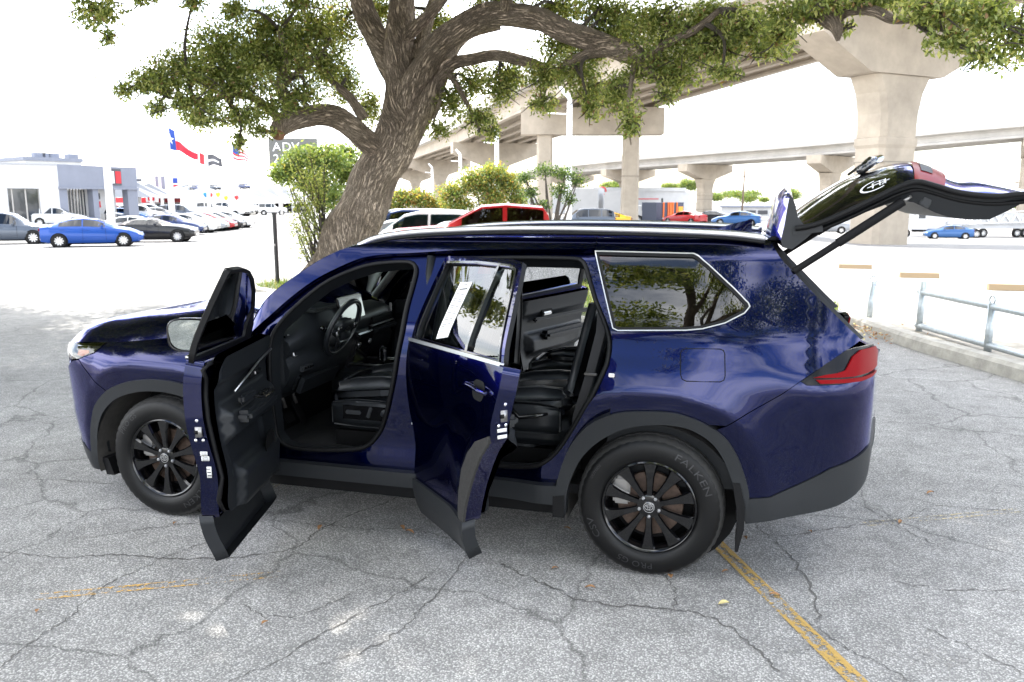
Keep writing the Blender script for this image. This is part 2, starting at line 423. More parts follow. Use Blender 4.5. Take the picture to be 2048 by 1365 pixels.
def worn_paint(name, col, wear=.5, sc=45):
    m = bpy.data.materials.new(name); m.use_nodes = True; t = m.node_tree; N = t.nodes.new; L = t.links.new; b = t.nodes['Principled BSDF']
    b.inputs['Base Color'].default_value = (*col, 1); b.inputs['Roughness'].default_value = .8
    tc = N('ShaderNodeTexCoord'); n = N('ShaderNodeTexNoise'); n.inputs['Scale'].default_value = sc; n.inputs['Detail'].default_value = 5; n.inputs['Roughness'].default_value = .75; L(tc.outputs['Object'], n.inputs['Vector'])
    n2 = N('ShaderNodeTexNoise'); n2.inputs['Scale'].default_value = 3; n2.inputs['Detail'].default_value = 3; L(tc.outputs['Object'], n2.inputs['Vector'])
    uv = N('ShaderNodeUVMap'); sx = N('ShaderNodeSeparateXYZ'); L(uv.outputs['UV'], sx.inputs[0])
    # v in 0..1 across the stripe: the middle wears first
    s = N('ShaderNodeMath'); s.operation = 'SUBTRACT'; s.inputs[1].default_value = .5; L(sx.outputs['Y'], s.inputs[0])
    a = N('ShaderNodeMath'); a.operation = 'ABSOLUTE'; L(s.outputs[0], a.inputs[0])
    ml = N('ShaderNodeMath'); ml.operation = 'MULTIPLY'; ml.inputs[1].default_value = .42; L(a.outputs[0], ml.inputs[0])
    ad = N('ShaderNodeMath'); ad.operation = 'ADD'; L(ml.outputs[0], ad.inputs[0]); L(n.outputs['Fac'], ad.inputs[1])
    m3 = N('ShaderNodeMath'); m3.operation = 'MULTIPLY_ADD'; m3.inputs[1].default_value = .5; L(n2.outputs['Fac'], m3.inputs[0]); L(ad.outputs[0], m3.inputs[2])
    r = N('ShaderNodeMapRange'); r.inputs['From Min'].default_value = .62+wear*.30; r.inputs['From Max'].default_value = .68+wear*.30; r.inputs['To Max'].default_value = .85; L(m3.outputs[0], r.inputs['Value'])
    L(r.outputs[0], b.inputs['Alpha']); return m
def stripe(name, a, b, w, mat, z=.005, n=24):
    a = Vector(a); b = Vector(b); d = (b-a).normalized(); nn = Vector((-d.y, d.x)); v = []; f = []
    for i in range(n+1):
        p = a.lerp(b, i/n); v += [(p.x+nn.x*w/2, p.y+nn.y*w/2, z), (p.x-nn.x*w/2, p.y-nn.y*w/2, z)]
    for i in range(n): f.append((2*i, 2*i+1, 2*i+3, 2*i+2))
    o = mk(name, v, f, mat, GROUND, smooth=False); uv = o.data.uv_layers.new(name='UVMap')
    for p in o.data.polygons:
        for li in p.loop_indices:
            vi = o.data.loops[li].vertex_index; uv.data[li].uv = (vi//2/n, vi % 2)
    return o

# ---------------------------------------------------------------- the open blue SUV (front towards -x, near side at -y)
BLUE = pbr('blue_pearl_paint', (.0001, .0028, .040), rough=.18, metal=.94, coat=1.0, coat_rough=.012, coat_ior=1.40, edge=(.04, .18, 1.0))
CLAD = pbr('black_cladding', (.013, .0145, .0165), rough=.5, spec=.35, bump=(900, .10, .002))
GLOSSB = pbr('gloss_black', (.003, .003, .0035), rough=.12, coat=1.0, coat_ior=1.4, spec=.2)
RUBBER = pbr('black_rubber', (.0035, .0035, .004), rough=.55, spec=.22)
TYRE = pbr('tyre_rubber', (.0048, .0048, .005), rough=.42, spec=.24, bump=(160, .12, .002))
TREAD = pbr('tread_rubber', (.028, .027, .026), rough=.9, noise=(30, .25))
LETTER = pbr('tyre_lettering', (.018, .018, .0195), rough=.4)
CHROME = pbr('chrome', (.75, .75, .76), rough=.12, metal=1.0)
SATIN = pbr('satin_silver', (.55, .55, .56), rough=.32, metal=1.0)
STEEL = pbr('steel', (.32, .31, .30), rough=.4, metal=.9)
RUST = pbr('rusty_disc', (.09, .06, .045), rough=.6, metal=.5, noise=(40, .4))
LINER = pbr('wheel_liner', (.05, .046, .042), rough=.95, noise=(9, .4))
LEATHER = pbr('black_leather', (.0095, .011, .0135), rough=.38, spec=.42, bump=(240, .25, .002))
TRIM = pbr('soft_black_trim', (.009, .0105, .0125), rough=.46, spec=.36, bump=(420, .2, .001))
TRIM2 = pbr('grey_trim', (.024, .026, .029), rough=.5, spec=.3)
CARPET = pbr('dark_carpet', (.007, .007, .008), rough=1.0, bump=(300, .6, .004))
MATT = pbr('matt_black', (.0035, .0035, .004), rough=.7, spec=.2)
PIANO = pbr('piano_black', (.008, .008, .009), rough=.08, coat=1)
GLASS_C = glass('window_glass', (.80, .90, .86))
GLASS_D = glass('privacy_glass', (.045, .05, .05))
SCREEN = pbr('screen_glass', (.20, .21, .25), rough=.1, coat=1)
RED = pbr('red_lens', (.17, .001, .003), rough=.28, coat=.0, spec=.06)
SMOKE = pbr('smoked_lens', (.004, .004, .0055), rough=.22, spec=.18)
REDD = pbr('dark_red_lens', (.16, .003, .006), rough=.08, coat=1)
AMBER = pbr('amber_lens', (.55, .13, .015), rough=.15, coat=1)
LENS = glass('clear_lens', (.85, .87, .9))
WHITE = pbr('white_sticker', (.78, .78, .76), rough=.5)
INK = pbr('grey_print', (.07, .07, .075), rough=.7)
HEADL = pbr('headliner', (.34, .33, .32), rough=.9)

CAR = empty('blue_suv', (1.5, 0, 0), label='dark blue suv with its doors and tailgate open, standing in the shade', cat='car')
def both(name, outer, mat, **k):
    a = patch(name, outer, Body, mat, CAR, **k); b = patch(name, outer, Body, mat, CAR, mir=True, **k); return a, b
ROOFTOP = [(.60,1.19),(.70,1.345),(.79,1.435),(.90,1.515),(1.023,1.598),(1.167,1.664),(1.305,1.692),(1.569,1.718),(1.908,1.73),(2.329,1.735),(2.60,1.736)]
ROOFLOW = [(1.535,1.640),(1.797,1.660),(2.083,1.671),(2.353,1.676),(2.560,1.679)]
FOOUT = [(.627,1.172),(.751,1.265),(.879,1.384),(1.01,1.485),(1.145,1.557),(1.283,1.612),(1.43,1.634)]
both('roof_side', smoothline(ROOFTOP, 3) + [(2.60,1.685)] + ROOFLOW[::-1] + smoothline(FOOUT, 3)[::-1], BLUE, step=.035, rim=.03)
QF = [(2.605,1.684),(2.62,1.552),(2.676,1.406),(2.726,1.285),(2.761,1.221),(2.772,1.14),(2.769,1.068),(2.760,.97),(2.749,.885)]
ARCHR = [(2.747,.867),(2.858,.894),(2.95,.902),(3.043,.903),(3.143,.884),(3.225,.851)]
QREAR = [(3.316,.849),(3.42,.92),(3.56,1.007),(3.653,1.076),(3.762,1.152),(3.863,1.212),(3.962,1.259)]
DPIL = [(3.962,1.259),(3.859,1.335),(3.73,1.452),(3.609,1.574),(3.534,1.652),(3.487,1.735)]
QWIN = [(2.602,1.672),(3.115,1.669),(3.14,1.658),(3.198,1.613),(3.325,1.504),(3.395,1.437),(3.404,1.418),(3.379,1.385),(3.287,1.336),(3.182,1.306),(3.1,1.296),(2.765,1.281),(2.737,1.292)]
both('quarter_panel', QF + smoothline(ARCHR, 3) + smoothline(QREAR, 3) + smoothline(DPIL, 3)[1:] + [(3.262,1.737),(2.879,1.738),(2.605,1.736)], BLUE, holes=[QWIN], step=.03, rim=.035)
# seam lines: fuel door
FUEL = [(3.108,1.213),(3.27,1.218),(3.286,1.212),(3.293,1.197),(3.300,1.092),(3.295,1.072),(3.278,1.063),(3.117,1.060),(3.098,1.068),(3.089,1.089),(3.083,1.188),(3.090,1.207)]
fd = patch('fuel_door', FUEL, Body, BLUE, CAR, step=.03, off=.0022, rim=.004)
v, f = tube([Body(s, z, .0015) for s, z in FUEL + FUEL[:1]], .0028, 6, False); mk('gap', v, f, MATT, fd)
# quarter glass and its surround
def scaled(poly, k):
    cx = sum(p[0] for p in poly)/len(poly); cy = sum(p[1] for p in poly)/len(poly); return [(cx+(p[0]-cx)*k, cy+(p[1]-cy)*k) for p in poly]
def inset(poly, d):
    "move each edge of a ccw/cw outline inward by d"
    n = len(poly); ar = sum(poly[i][0]*poly[(i+1) % n][1]-poly[(i+1) % n][0]*poly[i][1] for i in range(n)); sg = 1 if ar > 0 else -1; res = []
    for i in range(n):
        a, b, c = poly[i-1], poly[i], poly[(i+1) % n]
        u = Vector((b[0]-a[0], b[1]-a[1])).normalized(); w = Vector((c[0]-b[0], c[1]-b[1])).normalized()
        n1 = Vector((-u.y, u.x))*sg; n2 = Vector((-w.y, w.x))*sg; m = n1+n2
        m = m/max(m.dot(n1), .35) if m.length > 1e-6 else n1
        res.append((b[0]+m.x*d, b[1]+m.y*d))
    return res
for mir in (False, True):
    qw = patch('quarter_window', inset(QWIN, .012), Body, GLASS_D, CAR, step=.06, off=-.006, mir=mir)
    patch('window_surround', inset(QWIN, .001), Body, SATIN if not mir else SATIN, qw, holes=[inset(QWIN, .0065)], step=.05, off=.004, rim=.012, mir=mir)
    patch('window_seal', inset(QWIN, .007), Body, RUBBER, qw, holes=[inset(QWIN, .020)], step=.05, off=.001, rim=.01, mir=mir)
# front fender
FEND = [(-.427,1.062),(-.123,1.092),(.157,1.125),(.40,1.150),(.62,1.172),(.705,1.10),(.705,.43),(.46,.40),(.45,.52),(.43,.62),(.405,.72),(.331,.824),(.248,.862),(.127,.882),(-.015,.882),(-.17,.857),(-.318,.806),(-.364,.776),(-.482,.846),(-.612,.950),(-.484,1.002)]
both('front_fender', FEND, BLUE, step=.035, rim=.02)
# front bumper and its grey lower lip
BUMF = [(-.618,.946),(-.486,.843),(-.368,.773),(-.423,.73),(-.496,.641),(-.537,.506),(-.556,.36),(-.60,.372),(-.68,.40),(-.80,.40),(-1.10,.42),(-1.65,.42),(-1.65,.86),(-1.0,.86),(-.80,.885),(-.70,.93)]
both('front_bumper', BUMF, BLUE, step=.045, rim=.02)
both('bumper_lip', [(-.556,.356),(-.60,.368),(-.68,.396),(-.80,.396),(-1.65,.416),(-1.65,.26),(-.8,.235),(-.60,.235),(-.46,.24),(-.495,.336)], CLAD, step=.05, off=.004, rim=.03)
both('grille', [(-1.0,.865),(-1.65,.865),(-1.65,1.03),(-.86,1.02),(-.80,.89)], GLOSSB, step=.06, off=-.01)
HL = [(-.69,1.036),(-.427,1.060),(-.486,1.000),(-.612,.955),(-.72,.94),(-.86,.96),(-.88,1.02)]
for mir in (False, True):
    h = patch('headlight', HL, Body, MATT, CAR, step=.04, off=-.03, mir=mir)
    patch('amber_marker', [(-.66,.975),(-.60,.972),(-.545,1.000),(-.56,1.015),(-.66,1.01)], Body, AMBER, h, step=.03, off=-.012, mir=mir)
    patch('reflector', [(-.70,1.012),(-.62,1.022),(-.55,1.028),(-.56,1.040),(-.70,1.032)], Body, CHROME, h, step=.03, off=-.014, mir=mir)
    patch('lens', HL, Body, LENS, h, step=.04, off=.004, mir=mir)
# wheel arch cladding
CRO = [(2.456,.296),(2.461,.402),(2.487,.535),(2.542,.68),(2.632,.799),(2.747,.867),(2.858,.894),(3.043,.903),(3.143,.884),(3.225,.851),(3.311,.794),(3.369,.711),(3.406,.624),(3.431,.545),(3.442,.478),(3.442,.36)]
CRI = [(2.518,.299),(2.525,.424),(2.561,.54),(2.613,.638),(2.701,.728),(2.823,.80),(2.978,.834),(3.11,.831),(3.196,.799),(3.263,.748),(3.313,.673),(3.351,.583),(3.376,.504),(3.386,.439),(3.386,.36)]
CFO = [(-.556,.355),(-.537,.506),(-.496,.641),(-.423,.73),(-.318,.804),(-.17,.857),(-.015,.882),(.127,.882),(.248,.864),(.331,.826),(.405,.73),(.45,.60),(.47,.48),(.475,.36)]
CFI = [(-.495,.336),(-.486,.478),(-.441,.598),(-.362,.687),(-.249,.756),(-.087,.801),(.079,.81),(.216,.789),(.29,.755),(.345,.69),(.385,.60),(.405,.48),(.41,.36)]
both('wheel_arch_trim', smoothline(CRO, 3)+smoothline(CRI, 3)[::-1], CLAD, step=.035, off=.014, rim=.09)
both('wheel_arch_trim', smoothline(CFO, 3)+smoothline(CFI, 3)[::-1], CLAD, step=.035, off=.014, rim=.09)
# rocker, painted sill
both('rocker_panel', [(.46,.345),(2.46,.350),(2.47,.455),(1.6,.432),(.46,.425)], CLAD, step=.06, off=.012, rim=.06)
MB().box((1.45, 0, .30), (2.1, 1.66, .10)).build('underbody', MATT, CAR)
# rear bumper
BRU = [(3.319,.846),(3.423,.917),(3.563,1.004),(3.652,1.072),(3.682,1.054),(3.84,1.060),(3.98,1.072),(4.05,1.09),(4.755,1.10),(4.755,.70),(4.084,.712),(3.82,.638),(3.68,.558),(3.536,.493),(3.442,.480),(3.431,.545),(3.406,.624),(3.369,.711),(3.311,.794),(3.27,.825)]
both('rear_bumper', BRU, BLUE, step=.035, rim=.02)
both('rear_bumper_cladding', [(3.442,.478),(3.536,.490),(3.68,.555),(3.82,.635),(4.084,.709),(4.755,.697),(4.755,.50),(4.136,.52),(4.026,.475),(3.886,.437),(3.689,.397),(3.429,.345)], CLAD, step=.035, off=.008, rim=.05)
# tail lamp: dark housing, red blade
TO = [(3.653,1.072),(3.684,1.056),(3.84,1.062),(3.98,1.074),(4.06,1.088),(4.11,1.10),(4.13,1.205),(4.08,1.226),(4.01,1.226),(3.94,1.226),(3.863,1.214),(3.762,1.153)]
for mir in (False, True):
    h = patch('tail_light', TO, Body, SMOKE, CAR, step=.03, off=.004, rim=.03, mir=mir)
    patch('red_lens', [(3.706,1.090),(3.76,1.104),(3.82,1.112),(3.862,1.125),(3.90,1.185),(3.95,1.212),(4.08,1.218),(4.125,1.19),(4.11,1.122),(4.04,1.106),(3.9,1.092)], Body, RED, h, step=.025, off=.016, rim=.014, mir=mir)
    patch('lower_lens', [(3.72,1.082),(3.98,1.087),(4.06,1.096),(4.10,1.104),(4.10,1.094),(4.05,1.08),(3.95,1.068),(3.74,1.064)], Body, RED, h, step=.025, off=.016, rim=.015, mir=mir)
# ---- roof sheet, rails, fin
def zroof(x): return interp([(1.0,1.60),(1.15,1.672),(1.305,1.712),(1.569,1.745),(1.908,1.762),(2.4,1.770),(2.9,1.765),(3.3,1.748),(3.55,1.725)], x)
def edgey(x): 
    z = interp(ROOFTOP + [(2.9,1.738),(3.5,1.735)], x); return Body(x, z)[1], z
def roofpt(x, u):
    ye, ze = edgey(x); zc = zroof(x); return (x - .10*(1-u*u)*(1 if x < 1.3 else 0), ye*u, ze + (zc-ze)*(1-abs(u)**2.2))
xs = [1.167+(3.50-1.167)*i/40 for i in range(41)]; us = [-1+2*j/20 for j in range(21)]
v = [roofpt(x, u) for x in xs for u in us]; f = [(i*21+j, (i+1)*21+j, (i+1)*21+j+1, i*21+j+1) for i in range(40) for j in range(20)]
f = [tuple(reversed(q)) for q in f]
mk('roof', v, f, BLUE, CAR)
v = [(p[0], p[1]*.97, p[2]-.035) for p in v]; mk('headliner', v, [tuple(reversed(q)) for q in f], HEADL, CAR)
for sgn in (-1, 1):
    pts = smoothline([(1.22,sgn*.640,1.672),(1.33,sgn*.632,1.718),(1.551,sgn*.620,1.752),(1.911,sgn*.612,1.772),(2.34,sgn*.608,1.780),(2.88,sgn*.606,1.776),(3.26,sgn*.604,1.764),(3.46,sgn*.602,1.744)], 5)
    v, f = tube(pts, .020, 10); mk('roof_rail', v, f, SATIN, CAR)
    v, f = tube([(p[0], p[1]+.012*sgn, p[2]-.022) for p in pts], .009, 8); mk('rail_gutter', v, f, RUBBER, CAR)
    v, f = tube([(p[0], sgn*.46, zroof(p[0])-.004) for p in pts[6:]], .010, 6); mk('roof_bead', v, f, BLUE, CAR)
fin = []
for t in range(9):
    x = 3.18+.215*t/8; h = .068*(t/8)**.75 if t < 8 else .066; w = .030*(1-.35*(t/8))*(.35+.65*min(1, t/3)); zb = 1.744
    fin.append([(x, -w, zb), (x+.01*0, -w*.45, zb+h*.75), (x, 0, zb+h+.012), (x, w*.45, zb+h*.75), (x, w, zb)])
v, f = loft(fin, True, True); mk('antenna_fin', v, f, BLUE, CAR, sharp=50)
# ---- bonnet
def hoodpt(x, u):
    ze = interp([(-.95,.99),(-.68,1.042),(-.427,1.060),(-.123,1.090),(.157,1.123),(.40,1.148),(.62,1.170)], x)
    s = x
    if x < -.50: s = -.5-.46*math.asin(min(.98, (-.5-x)/.46))
    ye = Body(s, ze)[1]; cr = interp([(-.95,.06),(-.7,.115),(-.4,.140),(0,.135),(.3,.11),(.6,.05)], x)
    z = ze + cr*(1-abs(u)**8) + .012*math.exp(-((abs(u)-.62)/.10)**2)*sstep(-.8, -.2, x)
    return (x-.0*(1-u*u), ye*u, z)
xs = [-.86+1.46*i/40 for i in range(41)]
v = [hoodpt(x, u) for x in xs for u in us]; f = [tuple(reversed((i*21+j, (i+1)*21+j, (i+1)*21+j+1, i*21+j+1))) for i in range(40) for j in range(20)]
mk('hood', v, f, BLUE, CAR)
# ---- windscreen and wipers
def wspt(t, u):
    x, z = interp([(0,.60),(.25,.735),(.5,.885),(.75,1.03),(1,1.167)], t), interp([(0,1.19),(.25,1.375),(.5,1.505),(.75,1.603),(1,1.664)], t)
    y = Body(x, z)[1]; b = .20*(1-t)+.10*t
    return (x-b*(1-u*u), y*u, z+.012*(1-u*u))
v = [wspt(i/16, u) for i in range(17) for u in us]; f = [tuple(reversed((i*21+j, (i+1)*21+j, (i+1)*21+j+1, i*21+j+1))) for i in range(16) for j in range(20)]
ws = mk('windshield', v, f, GLASS_C, CAR)
for u0, u1 in ((-1, -.93), (.93, 1)):
    v = [wspt(i/16, u) for i in range(17) for u in (u0, u1)]; v = [(p[0]-.003, p[1], p[2]+.003) for p in v]
    mk('black_border', v, [tuple(reversed((2*i, 2*i+2, 2*i+3, 2*i+1))) for i in range(16)], MATT, ws)
v, f = tube([(.40,-.70,1.165),(.40,-.3,1.20),(.40,.3,1.20),(.40,.70,1.165)], .03, 8); mk('cowl', v, f, MATT, CAR)
# ---- painted door jambs behind the outer skin, seals round both openings
FOIN = [(.80,1.215),(.90,1.345),(1.045,1.472),(1.18,1.542),(1.318,1.587),(1.44,1.602),(1.54,1.606),(1.585,1.595),(1.605,1.559),(1.600,1.48),(1.587,1.372),(1.580,1.239),(1.561,1.116),(1.540,.983),(1.505,.844),(1.463,.716),(1.414,.624),(1.335,.551),(1.233,.525),(1.029,.505),(.873,.506),(.80,.530),(.768,.575),(.760,.70),(.762,.95),(.770,1.12)]
ROIN = [(1.80,1.612),(1.85,1.630),(2.0,1.637),(2.232,1.645),(2.48,1.645),(2.535,1.632),(2.565,1.593),(2.60,1.51),(2.637,1.427),(2.698,1.313),(2.722,1.231),(2.718,1.15),(2.701,1.088),(2.612,.887),(2.508,.694),(2.431,.594),(2.352,.547),(2.24,.52),(2.128,.512),(1.86,.512),(1.78,.53),(1.745,.58),(1.75,.80),(1.765,1.1),(1.775,1.3),(1.785,1.5)]
JOUT = [(.69,.43),(.69,1.12)] + [(p[0]-.012, p[1]+.012) for p in FOOUT] + [(1.535,1.652),(2.0,1.682),(2.56,1.694)] + [(p[0]+.012, p[1]) for p in QF[:-1]] + [(2.74,.86),(2.64,.79),(2.56,.68),(2.50,.53),(2.475,.43)]
for mir in (False, True):
    j = patch('door_jamb', JOUT, Body, BLUE, CAR, holes=[FOIN, ROIN], step=.04, off=-.042, rim=.10, mir=mir, rimmat=TRIM)
    for L in (FOIN, ROIN):
        v, f = tube([Body(s, z, -.034) for s, z in smoothline(L, 3, True) + L[:1]], .013, 6, False)
        if mir: v = [(a, -b, c) for a, b, c in v]; f = [tuple(reversed(q)) for q in f]
        mk('seal', v, f, RUBBER, j)
    # inner pillar trims and body-side lining
    patch('side_lining', [(2.70,.45),(2.76,1.25),(2.60,1.66),(3.5,1.66),(3.9,1.2),(3.9,.5),(3.0,.45)], Body, TRIM, CAR, holes=[inset(QWIN, .03)], step=.10, off=-.13, mir=mir, back=True)
# striker and hinge hardware on the jamb
def jamb_box(name, s, z, size, mat, par, o=-.036):
    p = Body(s, z, o); return MB().box(p, size).build(name, mat, par, bevel=.002)
jamb_box('striker', 1.655, .90, (.028, .03, .018), CHROME, CAR, -.03); jamb_box('striker', 2.745, 1.07, (.03, .03, .020), CHROME, CAR, -.03)
jamb_box('door_hinge', 1.70, .76, (.05, .05, .03), BLUE, CAR); jamb_box('door_hinge', 1.70, 1.0, (.05, .05, .03), BLUE, CAR)
for z, w in ((.70, .035), (.665, .012), (.648, .012)):
    a = Body(1.64, z, -.0405)
    MB().box(a, (w, .001, .012 if w > .02 else .004)).build('warning_label', WHITE, CAR)
# D-pillar opening: black weatherstrip return
pts = [Body(s, z, -.02) for s, z in smoothline(DPIL, 4)]
for sgn in (1, -1):
    v = []; 
    for p in pts: v += [(p[0]-.004, sgn*(p[1]-.018), p[2]), (p[0]+.036, sgn*(p[1]+.05), p[2]+.004), (p[0]-.03, sgn*(p[1]+.12), p[2]-.02)]
    fs = [q for i in range(len(pts)-1) for q in ((3*i, 3*i+1, 3*i+4, 3*i+3), (3*i+1, 3*i+2, 3*i+5, 3*i+4))]
    mk('tailgate_jamb', v, fs if sgn > 0 else [tuple(reversed(q)) for q in fs], RUBBER, CAR)
    v, f = tube([(p[0]-.012, sgn*(p[1]+.055), p[2]) for p in pts], .014, 6); mk('tailgate_seal', v, f, RUBBER, CAR)

# ---- doors: built closed, then swung about a slightly leaning hinge
def swing(h, phi, dl):
    ax = Vector((0, math.sin(dl), math.cos(dl))); h = Vector(h)
    return Matrix.Translation(h) @ Matrix.Rotation(-phi, 4, ax) @ Matrix.Translation(-h)
TF = Matrix.Translation((-.06, 0, 0)) @ swing((.716, -.91, .7), 1.303, .0103); TR = swing((1.654, -.90, .7), .795, .0285)
TFAR = swing((1.654, -.90, .7), 1.23, .0)
def moved(v, T): return [T @ Vector(p) for p in v]
def mkT(name, vf, mat, par, T, mir=False, sharp=None):
    v = moved(vf[0], T); f = vf[1]
    if mir: v = [Vector((p.x, -p.y, p.z)) for p in v]; f = [tuple(reversed(q)) for q in f]
    return mk(name, v, f, mat, par, sharp=sharp)
def boxv(c, size, bev=0):
    m = MB().box(c, size); return m.v, m.f
def trim_surf(depth, feats):
    def s_(s, z, o=0):
        d = depth
        for (s0, s1, z0, z1, h, e) in feats:
            w = sstep(s0-e, s0, s)*(1-sstep(s1, s1+e, s))*sstep(z0-e, z0, z)*(1-sstep(z1, z1+e, z)); d += h*w
        p = Body(s, z); return (p[0], p[1]+d-o, p[2])
    return s_
def rounded(x0, z0, x1, z1, r, n=4):
    res = []
    for cx, cz, a0 in ((x1-r, z1-r, 0), (x0+r, z1-r, 90), (x0+r, z0+r, 180), (x1-r, z0+r, 270)):
        for k in range(n+1): a = R(a0+90*k/n); res.append((cx+r*math.cos(a), cz+r*math.sin(a)))
    return res
def door(name, T, skin, clad, frame, win, trim, feats, mir=False, tint=GLASS_C, label=None, belt=None):
    D = empty(name, (0, 0, 0)); attach(D, CAR)
    if label: D['label'] = label
    patch('outer_panel', skin, Body, BLUE, D, step=.035, rim=.085, T=T, mir=mir)
    patch('lower_cladding', clad, Body, CLAD, D, step=.06, off=.016, rim=.07, T=T, mir=mir)
    patch('window_frame', frame, Body, BLUE if not mir else BLUE, D, holes=[win], step=.05, off=-.012, rim=.024, T=T, mir=mir, rimmat=RUBBER)
    patch('frame_lining', frame, Body, RUBBER, D, holes=[win], step=.05, off=-.0362, T=T, mir=mir, back=True)
    patch('window', inset(win, -.006), Body, tint, D, step=.08, off=-.028, T=T, mir=mir)
    patch('window_surround', inset(frame, .006) if False else inset(win, -.014), Body, GLOSSB, D, holes=[inset(win, -.002)], step=.06, off=-.006, rim=.01, T=T, mir=mir)
    ts = trim_surf(.125, feats)
    patch('inner_frame', inset(skin, .010), Body, BLUE, D, step=.06, off=-.086, T=T, mir=mir, back=True)
    patch('door_trim', trim, ts, TRIM, D, step=.028, rim=-.05, T=T, mir=mir, back=True)
    if belt: patch('belt_strip', belt, Body, SATIN, D, step=.05, off=.010, rim=.02, T=T, mir=mir)
    return D
FSK = [(.716,.40),(1.575,.40),(1.595,.60),(1.625,.90),(1.620,1.10),(1.608,1.192),(.78,1.160),(.735,1.10),(.718,.90)]
FCL = [(.716,.172),(1.545,.165),(1.577,.408),(.716,.408)]
FFR = [(.775,1.150),(.775,1.255),(.885,1.372),(1.015,1.473),(1.15,1.546),(1.285,1.596),(1.43,1.618),(1.59,1.622),(1.612,1.605),(1.612,1.180)]
FWI = [(.895,1.195),(.895,1.355),(1.020,1.458),(1.153,1.531),(1.286,1.581),(1.43,1.602),(1.586,1.605),(1.592,1.212)]
FTR = rounded(.77, .41, 1.565, 1.185, .07)
DF = door('front_door', TF, FSK, FCL, FFR, FWI, FTR, [(.85,1.50,.80,.90,.065,.05),(.8,1.55,1.08,1.3,.03,.05),(.85,1.40,.42,.58,.045,.05),(1.0,1.45,.62,.74,-.02,.05)], label='front door standing wide open, inner trim and latch edge in view',
          belt=[(.90,1.185),(1.60,1.205),(1.60,1.190),(.90,1.170)])
# rear edge hardware on the front door: latch, bolts, stickers
def edge_pt(T, s, z, inw, out_=.002):
    p = Body(s, z); return T @ Vector((p[0]+out_, p[1]+inw, p[2]))
def edge_box(name, T, s, z, inw, size, mat, par, out_=.002, mir=False):
    p = Body(s, z); vf = boxv((p[0]+out_, p[1]+inw, p[2]), size); return mkT(name, vf, mat, par, T)
edge_box('latch', TF, 1.624, .845, .055, (.012, .030, .05), STEEL, DF); edge_box('latch_mouth', TF, 1.624, .845, .045, (.016, .016, .018), MATT, DF)
for dz, iy in ((.055, .055), (-.04, .035), (-.04, .07)):
    p = Body(1.622, .845+dz); v, f = lathe([(0, .0), (.008, .0), (.008, .006), (0, .008)], 10); v = [(p[0]+b+.002, p[1]+iy+a, p[2]+c) for a, b, c in v]; mkT('bolt', (v, [tuple(reversed(q)) for q in f]), CHROME, DF, TF)
for z, h, w in ((.735, .020, .034), (.710, .022, .038), (.64, .055, .022)):
    edge_box('sticker', TF, interp([(.6,1.597),(.9,1.627)], z), z, .052, (.003, w, h), WHITE, DF, .003)
    for k in range(3): edge_box('sticker_print', TF, interp([(.6,1.597),(.9,1.627)], z), z-h*.3+k*h*.3, .052, (.001, w*.8, h*.10), INK, DF, .0052)
# door switch panel, pull handle, armrest pad, speaker
def trim_box(name, T, s, z, d, size, mat, par, mir=False, bev=.008):
    p = Body(s, z); m = MB().box((p[0], p[1]+d, p[2]), size); o = m.build(name, mat, None, bevel=bev)
    me = o.data; me.transform(T)
    if mir: me.transform(Matrix.Diagonal((1, -1, 1, 1))); me.flip_normals()
    attach(o, par); return o
trim_box('armrest', TF, 1.24, .875, .215, (.46, .085, .06), LEATHER, DF, bev=.02)
trim_box('switch_panel', TF, 1.10, .912, .215, (.17, .07, .014), PIANO, DF)
for k in range(4): trim_box('window_switch', TF, 1.05+.035*k, .924, .215, (.018, .03, .012), GLOSSB, DF, bev=.003)
trim_box('inner_handle', TF, 1.04, 1.02, .165, (.10, .016, .026), CHROME, DF, bev=.006)
trim_box('handle_cup', TF, 1.05, 1.02, .150, (.15, .010, .055), MATT, DF, bev=.004)
trim_box('pull_grip', TF, 1.33, .95, .20, (.20, .03, .05), LEATHER, DF, bev=.014)
v, f = tube([Body(s, z) for s, z in ((.80,1.10),(1.0,1.075),(1.2,1.03),(1.40,.99))], .006, 6); v = [(a, b+.165, c) for a, b, c in v]; mkT('trim_accent', (v, f), SATIN, DF, TF)
p0 = Body(1.0, .60); v, f = lathe([(0, 0), (.075, 0), (.085, -.008), (.085, -.02)], 28); v = [(p0[0]+a, p0[1]+.135+.02-b*.4, p0[2]+c) for a, b, c in v]; mkT('speaker_grille', (v, f), MATT, DF, TF)
v, f = tube([(s, Body(s, z)[1]+.095, z) for s, z in smoothline(inset(FSK, .03), 2, True)], .012, 6); mkT('door_seal', (v, f), RUBBER, DF, TF)
# mirror on the front door
c0 = Vector((.88, -1.19, 1.195)); rings = []
for t in range(7):
    k = t/6; sx = .10*(k); w = .125*math.sqrt(max(0, 1-(1-k)**2.2))+.012; hh = .088*math.sqrt(max(0, 1-(1-k)**2.2))+.008
    rings.append([c0+Vector((-.10+sx, w*math.copysign(abs(math.cos(a))**.55, math.cos(a)), hh*math.copysign(abs(math.sin(a))**.6, math.sin(a)))) for a in [2*math.pi*q/24 for q in range(24)]])
v, f = loft(rings); mkT('mirror_housing', (v, [tuple(reversed(q)) for q in f]), BLUE, DF, TF, sharp=60)
MIRR = pbr('mirror_glass', (.55, .60, .58), rough=.01, metal=1.0)
ring = rings[-1]; cc = c0
fr = [[p + Vector((.001, 0, 0)) for p in ring], [cc+(p-cc)*.97+Vector((.012, 0, 0)) for p in ring], [cc+(p-cc)*.90+Vector((.008, 0, 0)) for p in ring]]
v, f = loft(fr, True, False); mkT('mirror_rim', (v, [tuple(reversed(q)) for q in f]), GLOSSB, DF, TF)
